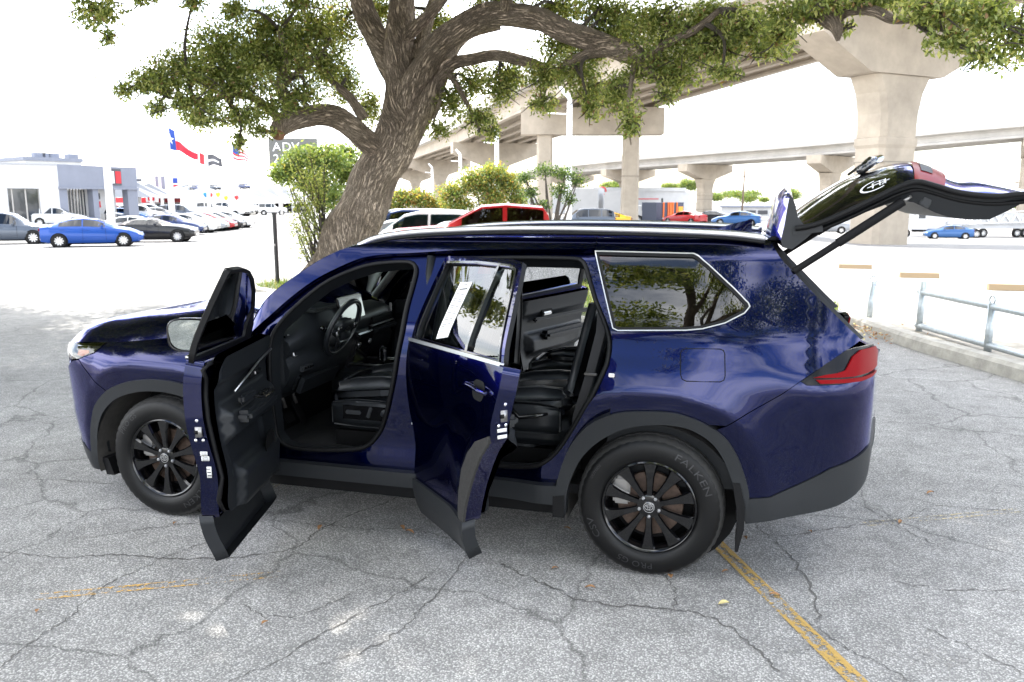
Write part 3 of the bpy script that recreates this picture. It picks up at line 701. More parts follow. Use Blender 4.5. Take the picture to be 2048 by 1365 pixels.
gl = [cc+(p-cc)*.905+Vector((.0085, 0, 0)) for p in ring]; gl = [Vector((p.x+.10*(p.y-cc.y)+.12*(p.z-cc.z)+.010, p.y, p.z)) for p in gl]
mkT('mirror_glass', (gl, [tuple(range(24))]), MIRR, DF, TF)
v, f = tube([(.86, -.90, 1.15), (.86, -1.0, 1.150), (.855, -1.12, 1.160)], [.045, .035, .03], 10, True, .6); mkT('mirror_arm', (v, f), GLOSSB, DF, TF)

RSK = [(1.658,.40),(2.395,.40),(2.43,.50),(2.48,.60),(2.55,.70),(2.63,.795),(2.735,.885),(2.752,1.0),(2.760,1.12),(2.753,1.215),(1.672,1.190),(1.660,1.0)]
RCL = [(1.658,.205),(2.358,.200),(2.398,.408),(1.658,.408)]
RFR = [(1.672,1.180),(1.700,1.625),(1.74,1.640),(2.1,1.650),(2.45,1.652),(2.545,1.645),(2.60,1.54),(2.66,1.40),(2.735,1.205)]
RWI = [(1.745,1.215),(1.765,1.600),(2.1,1.614),(2.45,1.616),(2.515,1.600),(2.56,1.51),(2.615,1.38),(2.675,1.235)]
RTR = [(1.72,.41),(2.36,.41),(2.42,.55),(2.56,.74),(2.68,.90),(2.70,1.05),(2.68,1.19),(1.72,1.18),(1.70,.9)]
RFE = [(1.8,2.6,.80,.88,.07,.06),(1.75,2.65,1.08,1.3,.03,.05),(1.8,2.3,.42,.58,.04,.05)]
DR = door('rear_door', TR, RSK, RCL, RFR, RWI, RTR, RFE, tint=glass('rear_door_glass', (.30, .36, .35)), label='rear door swung half open, outer skin towards the camera',
          belt=[(1.68,1.202),(2.735,1.228),(2.735,1.212),(1.68,1.186)])
patch('wheel_arch_edge', [(2.395,.40),(2.43,.50),(2.48,.60),(2.55,.70),(2.63,.795),(2.735,.885),(2.735,.915),(2.60,.86),(2.50,.78),(2.42,.68),(2.36,.55),(2.33,.40)], Body, pbr('dusty_cladding', (.018, .017, .016), rough=.8, noise=(60, .5)), DR, step=.03, off=.012, rim=.014, T=TR)
# window divider bar, handle, sheet of paper on the glass
patch('divider_bar', [(2.36,1.212),(2.345,1.618),(2.325,1.618),(2.335,1.210)], Body, GLOSSB, DR, step=.05, off=-.010, rim=.02, T=TR)
patch('handle_recess', rounded(2.50,1.035,2.63,1.125,.04), Body, MATT, DR, step=.015, off=.0015, T=TR)
hp = [T_ for T_ in smoothline([(2.44,1.088),(2.49,1.094),(2.58,1.092),(2.67,1.082)], 4)]
v, f = tube([Body(s, z, .030 if .02 < (s-2.44) < .21 else .008) for s, z in hp], .014, 8, True, .7); mkT('outer_handle', (v, f), BLUE, DR, TR)
PAPER = pbr('window_sheet_paper', (.80, .80, .78), rough=.6)
def dT(p): return TR @ Vector(p)
sh = patch('window_sheet', [(1.96,1.235),(2.09,1.262),(2.115,1.535),(1.985,1.525)], Body, PAPER, DR, step=.05, off=-.0255, T=TR)
def sheet_bar(s0, z0, w, h):
    patch('printed_line', [(s0, z0), (s0+w, z0+.012*w/.1), (s0+w, z0+h+.012*w/.1), (s0, z0+h)], Body, INK, DR, step=.1, off=-.0248, T=TR)
sheet_bar(2.03, 1.512, .045, .004); sheet_bar(2.01, 1.487, .085, .007)
rnd = random.Random(3)
for k in range(17):
    zz = 1.466-.0118*k; sheet_bar(1.993-.0009*k, zz, .030+rnd.uniform(0, .018), .0034); 
    if k < 13: sheet_bar(2.050-.0009*k, zz, .026+rnd.uniform(0, .018), .0034)
edge_box('latch', TR, 2.752, 1.0, .055, (.012, .030, .05), STEEL, DR); edge_box('latch_mouth', TR, 2.752, 1.0, .046, (.016, .016, .018), MATT, DR)
for z in (.935, .905): edge_box('sticker', TR, interp([(.88,2.735),(1.0,2.752)], z), z, .055, (.003, .045, .016), WHITE, DR, .003)
for dz, iy in ((.05, .05), (-.04, .035), (-.04, .07)):
    p = Body(2.752, 1.0+dz); v, f = lathe([(0, .0), (.008, .0), (.008, .006), (0, .008)], 10); v = [(p[0]+b+.002, p[1]+iy+a, p[2]+c) for a, b, c in v]; mkT('bolt', (v, [tuple(reversed(q)) for q in f]), CHROME, DR, TR)
trim_box('armrest', TR, 2.2, .875, .22, (.5, .09, .06), LEATHER, DR, bev=.02)
# far side: front door shut, rear door open
FF = empty('far_front_door', (0, 0, 0)); attach(FF, CAR); I4 = Matrix.Identity(4)
bpy.data.objects.remove(FF)
DFF = door('front_door', I4, FSK, FCL, FFR, FWI, FTR, [(.85,1.50,.80,.90,.065,.05),(.8,1.55,1.08,1.3,.03,.05)], mir=True)
DRF = door('rear_door', TFAR, RSK, RCL, RFR, RWI, RTR, RFE, mir=True, tint=GLASS_D, label='far rear door standing open, inner trim seen through the cabin')
trim_box('armrest', TFAR, 2.22, .90, .205, (.62, .10, .07), LEATHER, DRF, True, .025)
trim_box('trim_ridge', TFAR, 2.25, 1.02, .165, (.80, .04, .035), TRIM, DRF, True, .012)
trim_box('inner_handle', TFAR, 2.02, 1.06, .172, (.11, .018, .028), CHROME, DRF, True, .006)
trim_box('handle_cup', TFAR, 2.03, 1.06, .158, (.15, .012, .06), MATT, DRF, True, .004)
trim_box('map_pocket', TFAR, 2.1, .55, .18, (.5, .06, .20), TRIM, DRF, True, .03)

# ---- wheels
def build_wheel(name, loc, mir=False, steer=0.0):
    Wl = empty(name, (0, 0, 0)); s = -1   # outer face towards -y
    ro, hw = .381, .118
    prof = [(.238,-.085),(.246,-.104),(.262,-.117),(.300,-.121),(.335,-.117),(.358,-.107),(.371,-.092)]
    n = 144; m = []; 
    full = prof + [(.3765,-.080),(.3785,-.060),(.370,-.056),(.370,-.046),(.3805,-.043),(.381,-.008),(.372,-.005),(.372,.005),(.381,.008),(.3805,.043),(.370,.046),(.370,.056),(.3785,.060),(.3765,.080)] + [(r, -t) for r, t in prof[::-1]]
    v = []; f = []; fm = []; k = len(full)
    for i in range(n):
        a = 2*math.pi*i/n
        for j, (r, t) in enumerate(full):
            if i % 3 == 0 and j in (5, 6, 7, 8, 10, 11, 14, 15, 17, 18, 19, 20): r -= .0038
            v.append((r*math.cos(a), t, r*math.sin(a)))
    for i in range(n):
        for j in range(k-1):
            a = i*k+j; b = ((i+1) % n)*k+j; f.append((a, a+1, b+1, b)); fm.append(1 if 5 <= j < k-6 else 0)
    ty = mk('tyre', v, f, TYRE, None, mats=[TYRE, TREAD], fm=fm, sharp=35); ty.parent = Wl
    # raised lettering on the sidewall
    def ring_text(s_, rad, ang, size, sx=1.0):
        vv, ff = text2d(s_, size); res = []
        for x, y in vv:
            a = R(ang) - x*sx/rad; r = rad + y
            t = interp([(.238,-.085),(.246,-.104),(.262,-.117),(.300,-.121),(.335,-.117),(.358,-.107)], r) - .0012
            res.append((r*math.cos(a), t, r*math.sin(a)))
        o = mk('sidewall_lettering', res, ff, LETTER, None, smooth=False); o.parent = Wl
    # seen from outside (-y) the x axis runs to the right
    if name == 'front_wheel':
        ring_text('PRO G5', .300, 138, .046); ring_text('FALKEN', .300, -42, .050, 1.3)
    else:
        ring_text('FALKEN', .298, 42, .050, 1.35); ring_text('OUTSIDE', .322, 148, .018, 1.2); ring_text('CSV', .298, 205, .050, 1.2); ring_text('PRO G5', .298, 258, .046, 1.1)
    # rim barrel, lip, face
    v, f = lathe([(.246,-.100),(.2475,-.106),(.240,-.112),(.232,-.108),(.226,-.090),(.215,-.060),(.212,.02),(.215,.09)], 72)
    o = mk('rim', v, f, GLOSSB, None, sharp=50); o.parent = Wl
    spm = bpy.data.meshes.get('spoke')
    if spm is None:
        rr = [(.045,.017,-.088),(.10,.017,-.094),(.16,.023,-.098),(.205,.034,-.100),(.233,.046,-.101)]; sp = MB()
        sp.loft([[(r, t+.012, -w), (r, t, -w*.74), (r, t, w*.74), (r, t+.012, w), (r, t+.045, w*.8), (r, t+.045, -w*.8)] for r, w, t in rr]); spm = mesh('spoke', sp.v, [tuple(reversed(q)) for q in sp.f], GLOSSB); spm.set_sharp_from_angle(angle=R(25))
    for q in range(10): inst('spoke', spm, Wl, (0, 0, 0), (0, 2*math.pi*(q+.5)/10, 0))
    v, f = lathe([(0,-.092),(.05,-.092),(.062,-.088),(.066,-.06)], 40); o = mk('hub', v, f, GLOSSB, None, sharp=40); o.parent = Wl
    v, f = lathe([(0,-.103),(.026,-.103),(.030,-.100),(.031,-.09)], 32); o = mk('centre_cap', v, f, PIANO, None, sharp=40); o.parent = Wl
    em = MB()
    def ell(cx, cz, rx, rz, w, t=-.1045):
        N = 36; vv = []; 
        for i in range(N):
            a = 2*math.pi*i/N; vv += [(cx+(rx+w)*math.cos(a), t, cz+(rz+w)*math.sin(a)), (cx+(rx-w)*math.cos(a), t, cz+(rz-w)*math.sin(a))]
        em.add(vv, [(2*i, 2*i+1, 2*((i+1) % N)+1, 2*((i+1) % N)) for i in range(N)])
    ell(0, 0, .0275, .0275, .0016); ell(0, 0, .021, .0145, .0018); ell(0, .001, .0065, .0138, .0016); ell(0, .0075, .0135, .0062, .0016)
    o = em.build('emblem', CHROME, None); o.parent = Wl
    lug = bpy.data.meshes.get('lug_nut')
    for q in range(5):
        a = 2*math.pi*q/5 - math.pi/2
        if lug is None:
            v, f = lathe([(0,-.012),(.006,-.012),(.0095,-.008),(.0095,.006)], 6); lug = mesh('lug_nut', v, f, SATIN, smooth=False)
        o = inst('lug_nut', lug, Wl, (.053*math.cos(a), -.090, .053*math.sin(a)))
    v, f = lathe([(.07,-.038),(.168,-.038),(.170,-.034),(.170,-.012),(.165,-.010)], 56); o = mk('brake_disc', v, f, RUST, None, sharp=40); o.parent = Wl
    o = MB().box((-.15, -.03, .06), (.09, .06, .15)).build('brake_caliper', STEEL, None, bevel=.012); o.parent = Wl
    v, f = lathe([(.21,.02),(.16,.03),(.0,.03)], 40); o = mk('backing_plate', v, f, MATT, None); o.parent = Wl
    Wl.location = loc; Wl.rotation_euler = (0, 0, steer + (math.pi if mir else 0))
    Wl.parent = CAR; Wl.matrix_parent_inverse = Matrix.Translation((-1.5, 0, 0)); return Wl
w1 = build_wheel('front_wheel', (0, -.816, .374)); w2 = build_wheel('rear_wheel', (2.95, -.816, .374))
for w, x in ((w1, 0), (w2, 2.95)):
    c = copy_tree(w, CAR); c.location = (x, .816, .374); c.rotation_euler = (0, 0, math.pi)
# wheel wells
for x0, r0 in ((-.03, .46), (2.96, .46)):
    for sg in (-1, 1):
        rg = []
        for y in (-.93, -.55):
            rg.append([(x0+(r0+.0)*math.cos(a), sg*-y if sg > 0 else y, .36+r0*math.sin(a)*1.0) for a in [math.pi*k/20 - .25 + k*.025 for k in range(21)]])
        v, f = loft(rg, False, False); mk('wheel_well', v, f if sg < 0 else [tuple(reversed(q)) for q in f], LINER, CAR)
        v = [(x0, sg*.56, .36)] + [(x0+r0*math.cos(a), sg*.56, .36+r0*math.sin(a)) for a in [2*math.pi*k/24 for k in range(24)]]
        mk('wheel_well_wall', v, [(0, 1+k, 1+(k+1) % 24) for k in range(24)], MATT, CAR)
# mud flaps
def flap(pts, y0, y1, name='mud_flap'):
    n = len(pts); vs = [(x, y0, z) for x, z in pts]+[(x, y1, z) for x, z in pts]
    fs = [tuple(range(n-1, -1, -1)), tuple(range(n, 2*n))]+[(i, (i+1) % n, n+(i+1) % n, n+i) for i in range(n)]
    return mk(name, vs, fs, RUBBER, CAR, smooth=False)
for sg in (-1, 1):
    flap([(3.36,.56),(3.395,.56),(3.425,.44),(3.425,.32),(3.40,.20),(3.385,.20),(3.392,.34),(3.385,.42)], sg*.955, sg*.74)
    flap([(2.452,.40),(2.515,.41),(2.512,.285),(2.452,.285)], sg*.965, sg*.86, 'arch_deflector')
    flap([(-.48,.33),(-.44,.33),(-.40,.22),(-.46,.22)], sg*.90, sg*.72, 'arch_deflector')
# ---- tailgate, raised
E_ = [(3.60,1.795),(3.66,1.806),(3.736,1.832),(3.848,1.886),(3.978,1.955),(4.063,2.000),(4.138,2.020),(4.216,2.000),(4.325,1.968),(4.473,1.952),(4.592,1.962),(4.72,1.952)]
C_ = [(3.60,1.868),(3.66,1.912),(3.753,1.976),(3.879,2.052),(4.004,2.100),(4.103,2.127),(4.178,2.130),(4.28,2.095),(4.383,2.045),(4.492,2.036),(4.651,2.000),(4.80,1.965)]
Es = smoothline(E_, 5); Cs = smoothline(C_, 5); GW = .63
TG = empty('tailgate', (0, 0, 0)); attach(TG, CAR); TG['label'] = 'raised tailgate with black glass, wiper and red lamps'
def gate(i, u, d=0.0, w=GW):
    e, c = Es[i], Cs[i]; k = 1-abs(u)**2.4; return (e[0]+(c[0]-e[0])*k, w*u, e[1]+(c[1]-e[1])*k - d)
UU = [-1+2*j/28 for j in range(29)]
def gate_part(name, i0, i1, mat, u0=-1, u1=1, d=0.0, par=TG):
    uu = [u0+(u1-u0)*j/28 for j in range(29)]; n = i1-i0+1
    v = [gate(i, u, d) for i in range(i0, i1+1) for u in uu]; f = [tuple(reversed((i*29+j, (i+1)*29+j, (i+1)*29+j+1, i*29+j+1))) for i in range(n-1) for j in range(28)]
    return mk(name, v, f, mat, par)
LAST = len(Es)-1
gate_part('rear_window', 0, 24, GLOSSB); gate_part('upper_panel', 24, 29, BLUE); gate_part('lamp_band', 29, 37, GLOSSB); gate_part('lower_panel', 37, LAST, BLUE)
gate_part('red_lamp', 29, 37, RED, -1.0, -.42, -.012); gate_part('red_lamp', 29, 37, RED, .42, 1.0, -.012); gate_part('lamp_insert', 31, 34, TRIM2, -.80, -.5, -.016)
# thick rubber edge and the inner trim tub
for u in (-1, 1):
    v, f = tube([gate(i, u) for i in range(0, LAST+1)], .014, 8); mk('edge_trim', v, f, RUBBER, TG)
    v, f = tube([(gate(i, u*.90)[0], gate(i, u*.93)[1], Es[i][1]-.035) for i in range(0, LAST+1, 2)], .012, 6); mk('inner_seal', v, f, RUBBER, TG)
rg = []
for i in range(0, LAST+1, 3):
    e = Es[i]; dep = interp([(3.6,.03),(3.9,.05),(4.06,.07),(4.15,.10),(4.25,.12),(4.4,.115),(4.5,.10),(4.62,.03),(4.75,.012)], e[0])
    rg.append([(e[0], -.60, e[1]-.004), (e[0], -.57, e[1]-dep), (e[0], .57, e[1]-dep), (e[0], .60, e[1]-.004)])
v, f = loft(rg, True, True); mk('inner_trim', v, [tuple(reversed(q)) for q in f], TRIM, TG, sharp=35)
# spoiler that stands up above the hinge
sp = []
for u in [-1+2*j/12 for j in range(13)]:
    y = .61*u; k = .05*(1-u*u)
    q = abs(u)**2.5; mixx = lambda a, e: a*(1-q)+e*q
    sp.append([(mixx(3.472, 3.535), y, 1.735), (mixx(3.485, 3.548), y, 1.81+k*.5), (mixx(3.508, 3.556), y, 1.89+k), (mixx(3.530, 3.562), y, 1.938+k), (mixx(3.552, 3.570), y, 1.956+k), (3.582, y, 1.944+k), (3.596, y, 1.905+k), (3.610, y, 1.85+k*.6), (3.64, y, 1.815), (3.72, y, 1.815), (3.66, y, 1.750), (3.59, y, 1.690), (3.545, y, 1.70)])
v, f = loft(sp, True, False); mk('spoiler', v, f, BLUE, TG, sharp=38)
for q, s in ((sp[0], 1), (sp[-1], -1)): mk('spoiler_end', [(p[0], p[1]*1.002, p[2]) for p in q], [tuple(range(len(q)))[::-s]], CLAD, TG, smooth=False)
for sg in (-1, 1): MB().box((3.66, sg*.612, 1.785), (.14, .012, .03), rot=Matrix.Rotation(-.15, 3, 'Y')).build('spoiler_cap', CLAD, TG)
# wiper, decal on the glass, badge on the lower panel
v, f = tube([gate(17, -.35, -.02), gate(19, -.25, -.045), gate(22, -.1, -.045)], [.022, .030, .018], 8); mk('wiper_motor_cover', v, f, PIANO, TG)
v, f = tube([gate(19, -.2, -.05), gate(18, .1, -.035), gate(17, .45, -.03)], .008, 6); mk('wiper_blade', v, f, RUBBER, TG)
DEC = pbr('white_decal', (.75, .76, .78), rough=.4)
def gmap(cx, cu, sx):
    def g(x, y):
        i = cx + x*sx; i0 = int(max(0, min(LAST-1, math.floor(i)))); t = i-i0; a = gate(i0, cu+y/GW, -.003); b = gate(i0+1, cu+y/GW, -.003)
        return tuple(a[k]+(b[k]-a[k])*t for k in range(3))
    return g
g = gmap(19.5, -.80, 44)
def decal_arc(r, a0, a1, w, sx=1.0):
    N = 20; vv = []
    for i in range(N+1):
        a = R(a0+(a1-a0)*i/N); vv += [g((r+w)*math.cos(a)*sx, (r+w)*math.sin(a)), g((r-w)*math.cos(a)*sx, (r-w)*math.sin(a))]
    mk('window_decal', vv, [(2*i, 2*i+1, 2*i+3, 2*i+2) for i in range(N)], DEC, TG)
decal_arc(.055, 100, 300, .004, 1.15); decal_arc(.030, -60, 120, .003, 1.3)
for dx in (-.018, .012, .04):
    mk('window_decal', [g(dx-.022, -.004), g(dx+.022, -.004), g(dx+.022, .004), g(dx-.022, .004)], [(0, 1, 2, 3)], DEC, TG); mk('window_decal', [g(dx-.003, -.028), g(dx+.003, -.028), g(dx+.003, .028), g(dx-.003, .028)], [(0, 1, 2, 3)], DEC, TG)
g2 = gmap(48, -.55, 44)
for k in range(5): mk('badge', [g2(.02*k, -.006), g2(.02*k+.013, -.006), g2(.02*k+.013, .006), g2(.02*k, .006)], [(0, 1, 2, 3)], CHROME, TG)
# gas strut, hinge arm
for sg in (-1, 1):
    v, f = tube([(3.602, sg*.665, 1.585), (3.80, sg*.64, 1.725), (3.801, sg*.64, 1.726), (4.085, sg*.605, 1.928)], [.017, .017, .022, .022], 14); mk('gas_strut', v, f, MATT, CAR, sharp=40)
    v, f = tube([(4.085, sg*.605, 1.928), (4.12, sg*.598, 1.953)], .008, 8); mk('strut_end', v, f, STEEL, TG)
    v, f = tube([(3.44, sg*.5, 1.70), (3.50, sg*.5, 1.735), (3.58, sg*.5, 1.74)], .016, 8); mk('hinge', v, f, MATT, CAR)
    MB().box((4.19, sg*.57, 1.925), (.05, .03, .05), rot=Matrix.Rotation(.5, 3, 'Y')).build('lamp_plug', TRIM2, TG, bevel=.006)

# ---------------------------------------------------------------- cabin
def cush(name, c, size, mat, par, bev=.05, rot=None, seg=3):
    m = MB().box((0, 0, 0), size); bm = bmesh.new(); bv = [bm.verts.new(p) for p in m.v]
    for q in m.f: bm.faces.new([bv[i] for i in q])
    bmesh.ops.subdivide_edges(bm, edges=bm.edges[:], cuts=2, use_grid_fill=True)
    for vt in bm.verts:
        k = 1-(2*vt.co.x/size[0])**2; l = 1-(2*vt.co.y/size[1])**2; vt.co.z += .03*max(0, k)*max(0, l)*(1 if vt.co.z > 0 else -.3)
    bm.normal_update()
    bmesh.ops.bevel(bm, geom=[e for e in bm.edges if e.calc_face_angle(0) > .7], offset=min(bev, min(size)*.45), segments=seg, affect='EDGES')
    M = Matrix.Translation(Vector(c)) @ (rot.to_4x4() if rot else Matrix.Identity(4)); bmesh.ops.transform(bm, matrix=M, verts=bm.verts)
    me = bpy.data.meshes.new(name); bm.to_mesh(me); bm.free(); me.materials.append(mat); me.polygons.foreach_set('use_smooth', [True]*len(me.polygons))
    o = bpy.data.objects.new(name, me); COL.objects.link(o); attach(o, par); return o
RY = lambda a: Matrix.Rotation(R(a), 3, 'Y')
MB().box((1.85, 0, .395), (2.9, 1.62, .05)).build('cabin_floor', CARPET, CAR)
MB().box((.44, 0, .80), (.05, 1.50, .80)).build('firewall', MATT, CAR)
MB().box((3.3, 0, .62), (1.1, 1.30, .42)).build('cargo_floor', CARPET, CAR)
cush('floor_mat', (.98, -.46, .428), (.62, .52, .022), CARPET, CAR, .01); cush('floor_mat', (2.0, -.46, .430), (.42, .55, .025), RUBBER, CAR, .01)
for i in range(9): MB().box((1.83+.043*i, -.50, .446), (.012, .46, .010)).build('mat_rib', RUBBER, CAR)
# dashboard swept across the car
prof = [(.47,1.165),(.60,1.195),(.74,1.215),(.83,1.200),(.885,1.165),(.895,1.11),(.860,1.06),(.870,1.02),(.885,.985),(.870,.92),(.80,.82),(.70,.74),(.55,.70),(.47,.70)]
rings = []
for j in range(25):
    y = -.735+1.47*j/24; k = (y+.36)/.22; hood = .075*math.exp(-k**4); en = 1-.06*(abs(y)/.735)**6
    rings.append([((x-.10*(abs(y)/.735)**4*(x > .6)) , y, z*en + (hood if .55 < x < .86 and z > 1.1 else 0)) for x, z in prof])
v, f = loft(rings); DASH = mk('dashboard', v, [tuple(reversed(q)) for q in f], TRIM, CAR, sharp=50)
def dash_box(name, c, size, mat, bev=.006, rot=None):
    o = MB().box(c, size, rot=rot).build(name, mat, DASH, bevel=bev); return o
sc = dash_box('centre_screen', (.865, -.085, 1.228), (.018, .335, .165), GLOSSB, .008, RY(-12)); 
dash_box('screen_glass', (.8755, -.085, 1.2305), (.004, .315, .146), SCREEN, .001, RY(-12))
dash_box('instrument_cluster', (.80, -.37, 1.185), (.02, .30, .125), PIANO, .01, RY(-15)); dash_box('cluster_hood', (.79, -.37, 1.262), (.15, .34, .02), TRIM, .01)
dash_box('vent', (.895, .33, 1.105), (.02, .34, .05), MATT, .006); dash_box('vent_trim', (.895, .33, 1.073), (.03, .36, .010), SATIN, .004); dash_box('vent_trim', (.878, .52, 1.13), (.02, .012, .12), SATIN, .004)
dash_box('glovebox_trim', (.90, .30, 1.035), (.04, .50, .035), TRIM2, .012)
dash_box('vent', (.775, -.63, 1.06), (.03, .10, .09), MATT, .006); dash_box('vent_trim', (.775, -.695, 1.075), (.018, .012, .14), SATIN, .005, RY(-15)); dash_box('vent_trim', (.79, -.63, 1.008), (.018, .13, .010), SATIN, .004)
dash_box('vent_slat', (.792, -.63, 1.06), (.008, .09, .008), TRIM2, .002); dash_box('vent_slat', (.792, -.63, 1.04), (.008, .09, .008), TRIM2, .002)
dash_box('side_panel', (.66, -.725, .99), (.20, .025, .32), TRIM2, .02); dash_box('knee_panel', (.80, -.45, .83), (.06, .50, .16), TRIM, .03, RY(25)); dash_box('switch_bank', (.83, -.62, .93), (.03, .12, .04), TRIM2, .006, RY(20))
for k in range(4): dash_box('button', (.848, -.66+.028*k, .932), (.008, .018, .014), GLOSSB, .002, RY(20))
# steering wheel
SW = empty('steering_wheel', (.955, -.37, 1.145)); attach(SW, CAR); tilt = Matrix.Rotation(R(24), 4, 'Y')
def sw(name, vf, mat, sharp=None):
    v = [tilt @ Vector(p) + Vector((.955, -.37, 1.145)) for p in vf[0]]; return mk(name, v, vf[1], mat, SW, sharp=sharp)
N = 48
pts = [(0, .182*math.cos(2*math.pi*i/N), .182*math.sin(2*math.pi*i/N)) for i in range(N+1)]
sw('wheel_rim', tube(pts, .0165, 10, False), LEATHER); sw('rim_highlight', tube([(.013, p[1]*.95, p[2]*.95) for p in pts], .0035, 6, False), SATIN)
mb = MB(); rg = []
for x, k in ((-.05, .7), (-.02, .95), (.012, 1), (.026, .85), (.030, .5)):
    rg.append([(x, .082*k*math.copysign(abs(math.cos(a))**.6, math.cos(a)), .066*k*math.copysign(abs(math.sin(a))**.6, math.sin(a))-.006) for a in [2*math.pi*q/28 for q in range(28)]])
mb.loft(rg); sw('hub_pad', (mb.v, mb.f), TRIM, 50)
for a in (0, 180, 270):
    c, s_ = math.cos(R(a)), math.sin(R(a)); m = MB(); m.tube([(0, .06*c, .055*s_), (.004, .12*c, .115*s_), (0, .178*c, .178*s_)], [.030, .022, .018], 10, 0, True, .45); sw('spoke', (m.v, m.f), TRIM)
sw('spoke_trim', tube([(.026, -.13, .0), (.03, -.095, -.045), (.03, -.05, -.085), (.03, .05, -.085), (.03, .095, -.045), (.026, .13, 0)], .007, 6), SATIN)
m = MB()
def ell2(rx, rz, cz, w):
    NN = 28; vv = []
    for i in range(NN):
        a = 2*math.pi*i/NN; vv += [(.0325, (rx+w)*math.cos(a), cz+(rz+w)*math.sin(a)), (.0325, (rx-w)*math.cos(a), cz+(rz-w)*math.sin(a))]
    m.add(vv, [(2*i, 2*i+1, 2*((i+1) % NN)+1, 2*((i+1) % NN)) for i in range(NN)])
ell2(.024, .017, .004, .002); ell2(.008, .016, .004, .0018); ell2(.015, .007, .012, .0018); sw('emblem', (m.v, m.f), SATIN)
for s_ in (-1, 1): sw('button_cluster', boxv((.028, s_*.105, .012), (.012, .035, .04)), PIANO)
v, f = tube([(.97, -.37, 1.13), (.80, -.37, 1.06), (.70, -.37, 1.02)], [.055, .07, .09], 14); mk('steering_column', v, f, TRIM, CAR)
for s_ in (-1, 1):
    v, f = tube([(.90, -.37+s_*.06, 1.13), (.905, -.37+s_*.15, 1.155), (.91, -.37+s_*.19, 1.165)], [.010, .011, .013], 8); mk('column_stalk', v, f, GLOSSB, CAR)
# pedals
for y, w, h in ((-.34, .06, .17), (-.47, .10, .07)):
    MB().box((.60, y, .56), (.02, w, h), rot=RY(-28)).build('pedal', RUBBER, CAR, bevel=.006); v, f = tube([(.58, y, .62), (.52, y, .80)], .012, 6); mk('pedal_arm', v, f, STEEL, CAR)
# console
CON = cush('centre_console', (1.22, .0, .62), (1.0, .29, .42), TRIM, CAR, .03)
cush('console_armrest', (1.48, 0, .86), (.38, .26, .10), LEATHER, CON, .03); MB().box((1.08, 0, .850), (.42, .20, .012)).build('console_top', PIANO, CON, bevel=.004)
for s_ in (-1, 1): v, f = tube([(.86, s_*.125, .856), (1.30, s_*.125, .862)], .007, 6); mk('console_trim', v, f, SATIN, CON)
cush('gear_selector', (1.06, -.02, .90), (.05, .05, .09), LEATHER, CON, .02); MB().box((.88, 0, .95), (.05, .24, .25), rot=RY(18)).build('climate_panel', PIANO, CON, bevel=.01)
for k in (-1, 1): v, f = tube([(.900, .08*k, .985), (.922, .08*k, .978)], .018, 14); mk('climate_knob', v, f, SATIN, CON)
# seats
def seat(name, x, y, w, par, label=None, zc=.79, back=19, power=True):
    S = empty(name, (x, y, .42)); attach(S, par)
    cush('cushion', (x+.22, y, zc), (.50, w*.62, .12), LEATHER, S, .045, RY(-6))
    for s_ in (-1, 1): cush('cushion_bolster', (x+.22, y+s_*w*.40, zc+.016), (.50, w*.22, .135), LEATHER, S, .05, RY(-6))
    cush('cushion_front', (x+.01, y, zc-.03), (.13, w*.98, .16), LEATHER, S, .055)
    b = R(back); L = .66; bx, bz = x+.50, zc+.03
    rot = Matrix.Rotation(b, 3, 'Y'); cen = Vector((bx+math.sin(b)*L/2, y, bz+math.cos(b)*L/2))
    cush('backrest', cen, (.13, w*.62, L), LEATHER, S, .05, rot)
    for s_ in (-1, 1): cush('back_bolster', cen+Vector((-.015, s_*w*.40, -.02)), (.15, w*.22, L*.92), LEATHER, S, .055, rot)
    cush('headrest', Vector((bx+math.sin(b)*(L+.12), y, bz+math.cos(b)*(L+.12))), (.10, .26, .18), LEATHER, S, .04, rot)
    cush('seat_base', (x+.22, y, zc-.15), (.50, w*.96, .14), TRIM, S, .03)
    for s_ in (-1, 1): MB().box((x+.24, y+s_*w*.34, .50), (.55, .04, .10)).build('seat_rail', MATT, S)
    if power:
        cush('side_valance', (x+.22, y-w*.50, zc-.115), (.48, .03, .14), TRIM2 if False else TRIM, S, .012)
        MB().box((x+.13, y-w*.50-.020, zc-.10), (.10, .014, .026)).build('seat_switch', TRIM2, S, bevel=.006); MB().box((x+.235, y-w*.50-.020, zc-.095), (.022, .014, .07), rot=RY(20)).build('seat_switch', TRIM2, S, bevel=.005)
        v, f = lathe([(0, -.012), (.022, -.012), (.025, 0)], 18); v = [(x+.33+a, y-w*.50-.014+b_, zc-.095+c) for a, b_, c in v]; mk('lumbar_knob', v, f, TRIM2, S)
        m = MB(); m.box((x+.23, y-w*.50-.016, zc-.10), (.34, .003, .085)); m.build('switch_plate', GLOSSB, S)
    return S
seat('driver_seat', 1.04, -.40, .54, CAR); seat('passenger_seat', 1.04, .40, .54, CAR)
def rear_seat(y):
    S = seat('second_row_seat', 2.02, y, .56, CAR, zc=.80, back=14, power=False)
    cush('side_cover', (2.24, y-.285*(1 if y < 0 else -1), .74), (.40, .035, .15), TRIM, S, .015)
    if y < 0:
        v, f = tube([(2.16, y-.31, .80), (2.21, y-.318, .752), (2.30, y-.318, .768), (2.37, y-.31, .782)], [.016, .018, .018, .012], 8, True, .7); mk('recline_lever', v, f, GLOSSB, S)
        cush('inner_armrest', (2.40, y+.27, .985), (.34, .06, .07), LEATHER, S, .025)
    return S
rear_seat(-.43); rear_seat(.43)
cush('underseat_duct', (2.16, -.42, .53), (.22, .42, .12), TRIM2, CAR, .01)
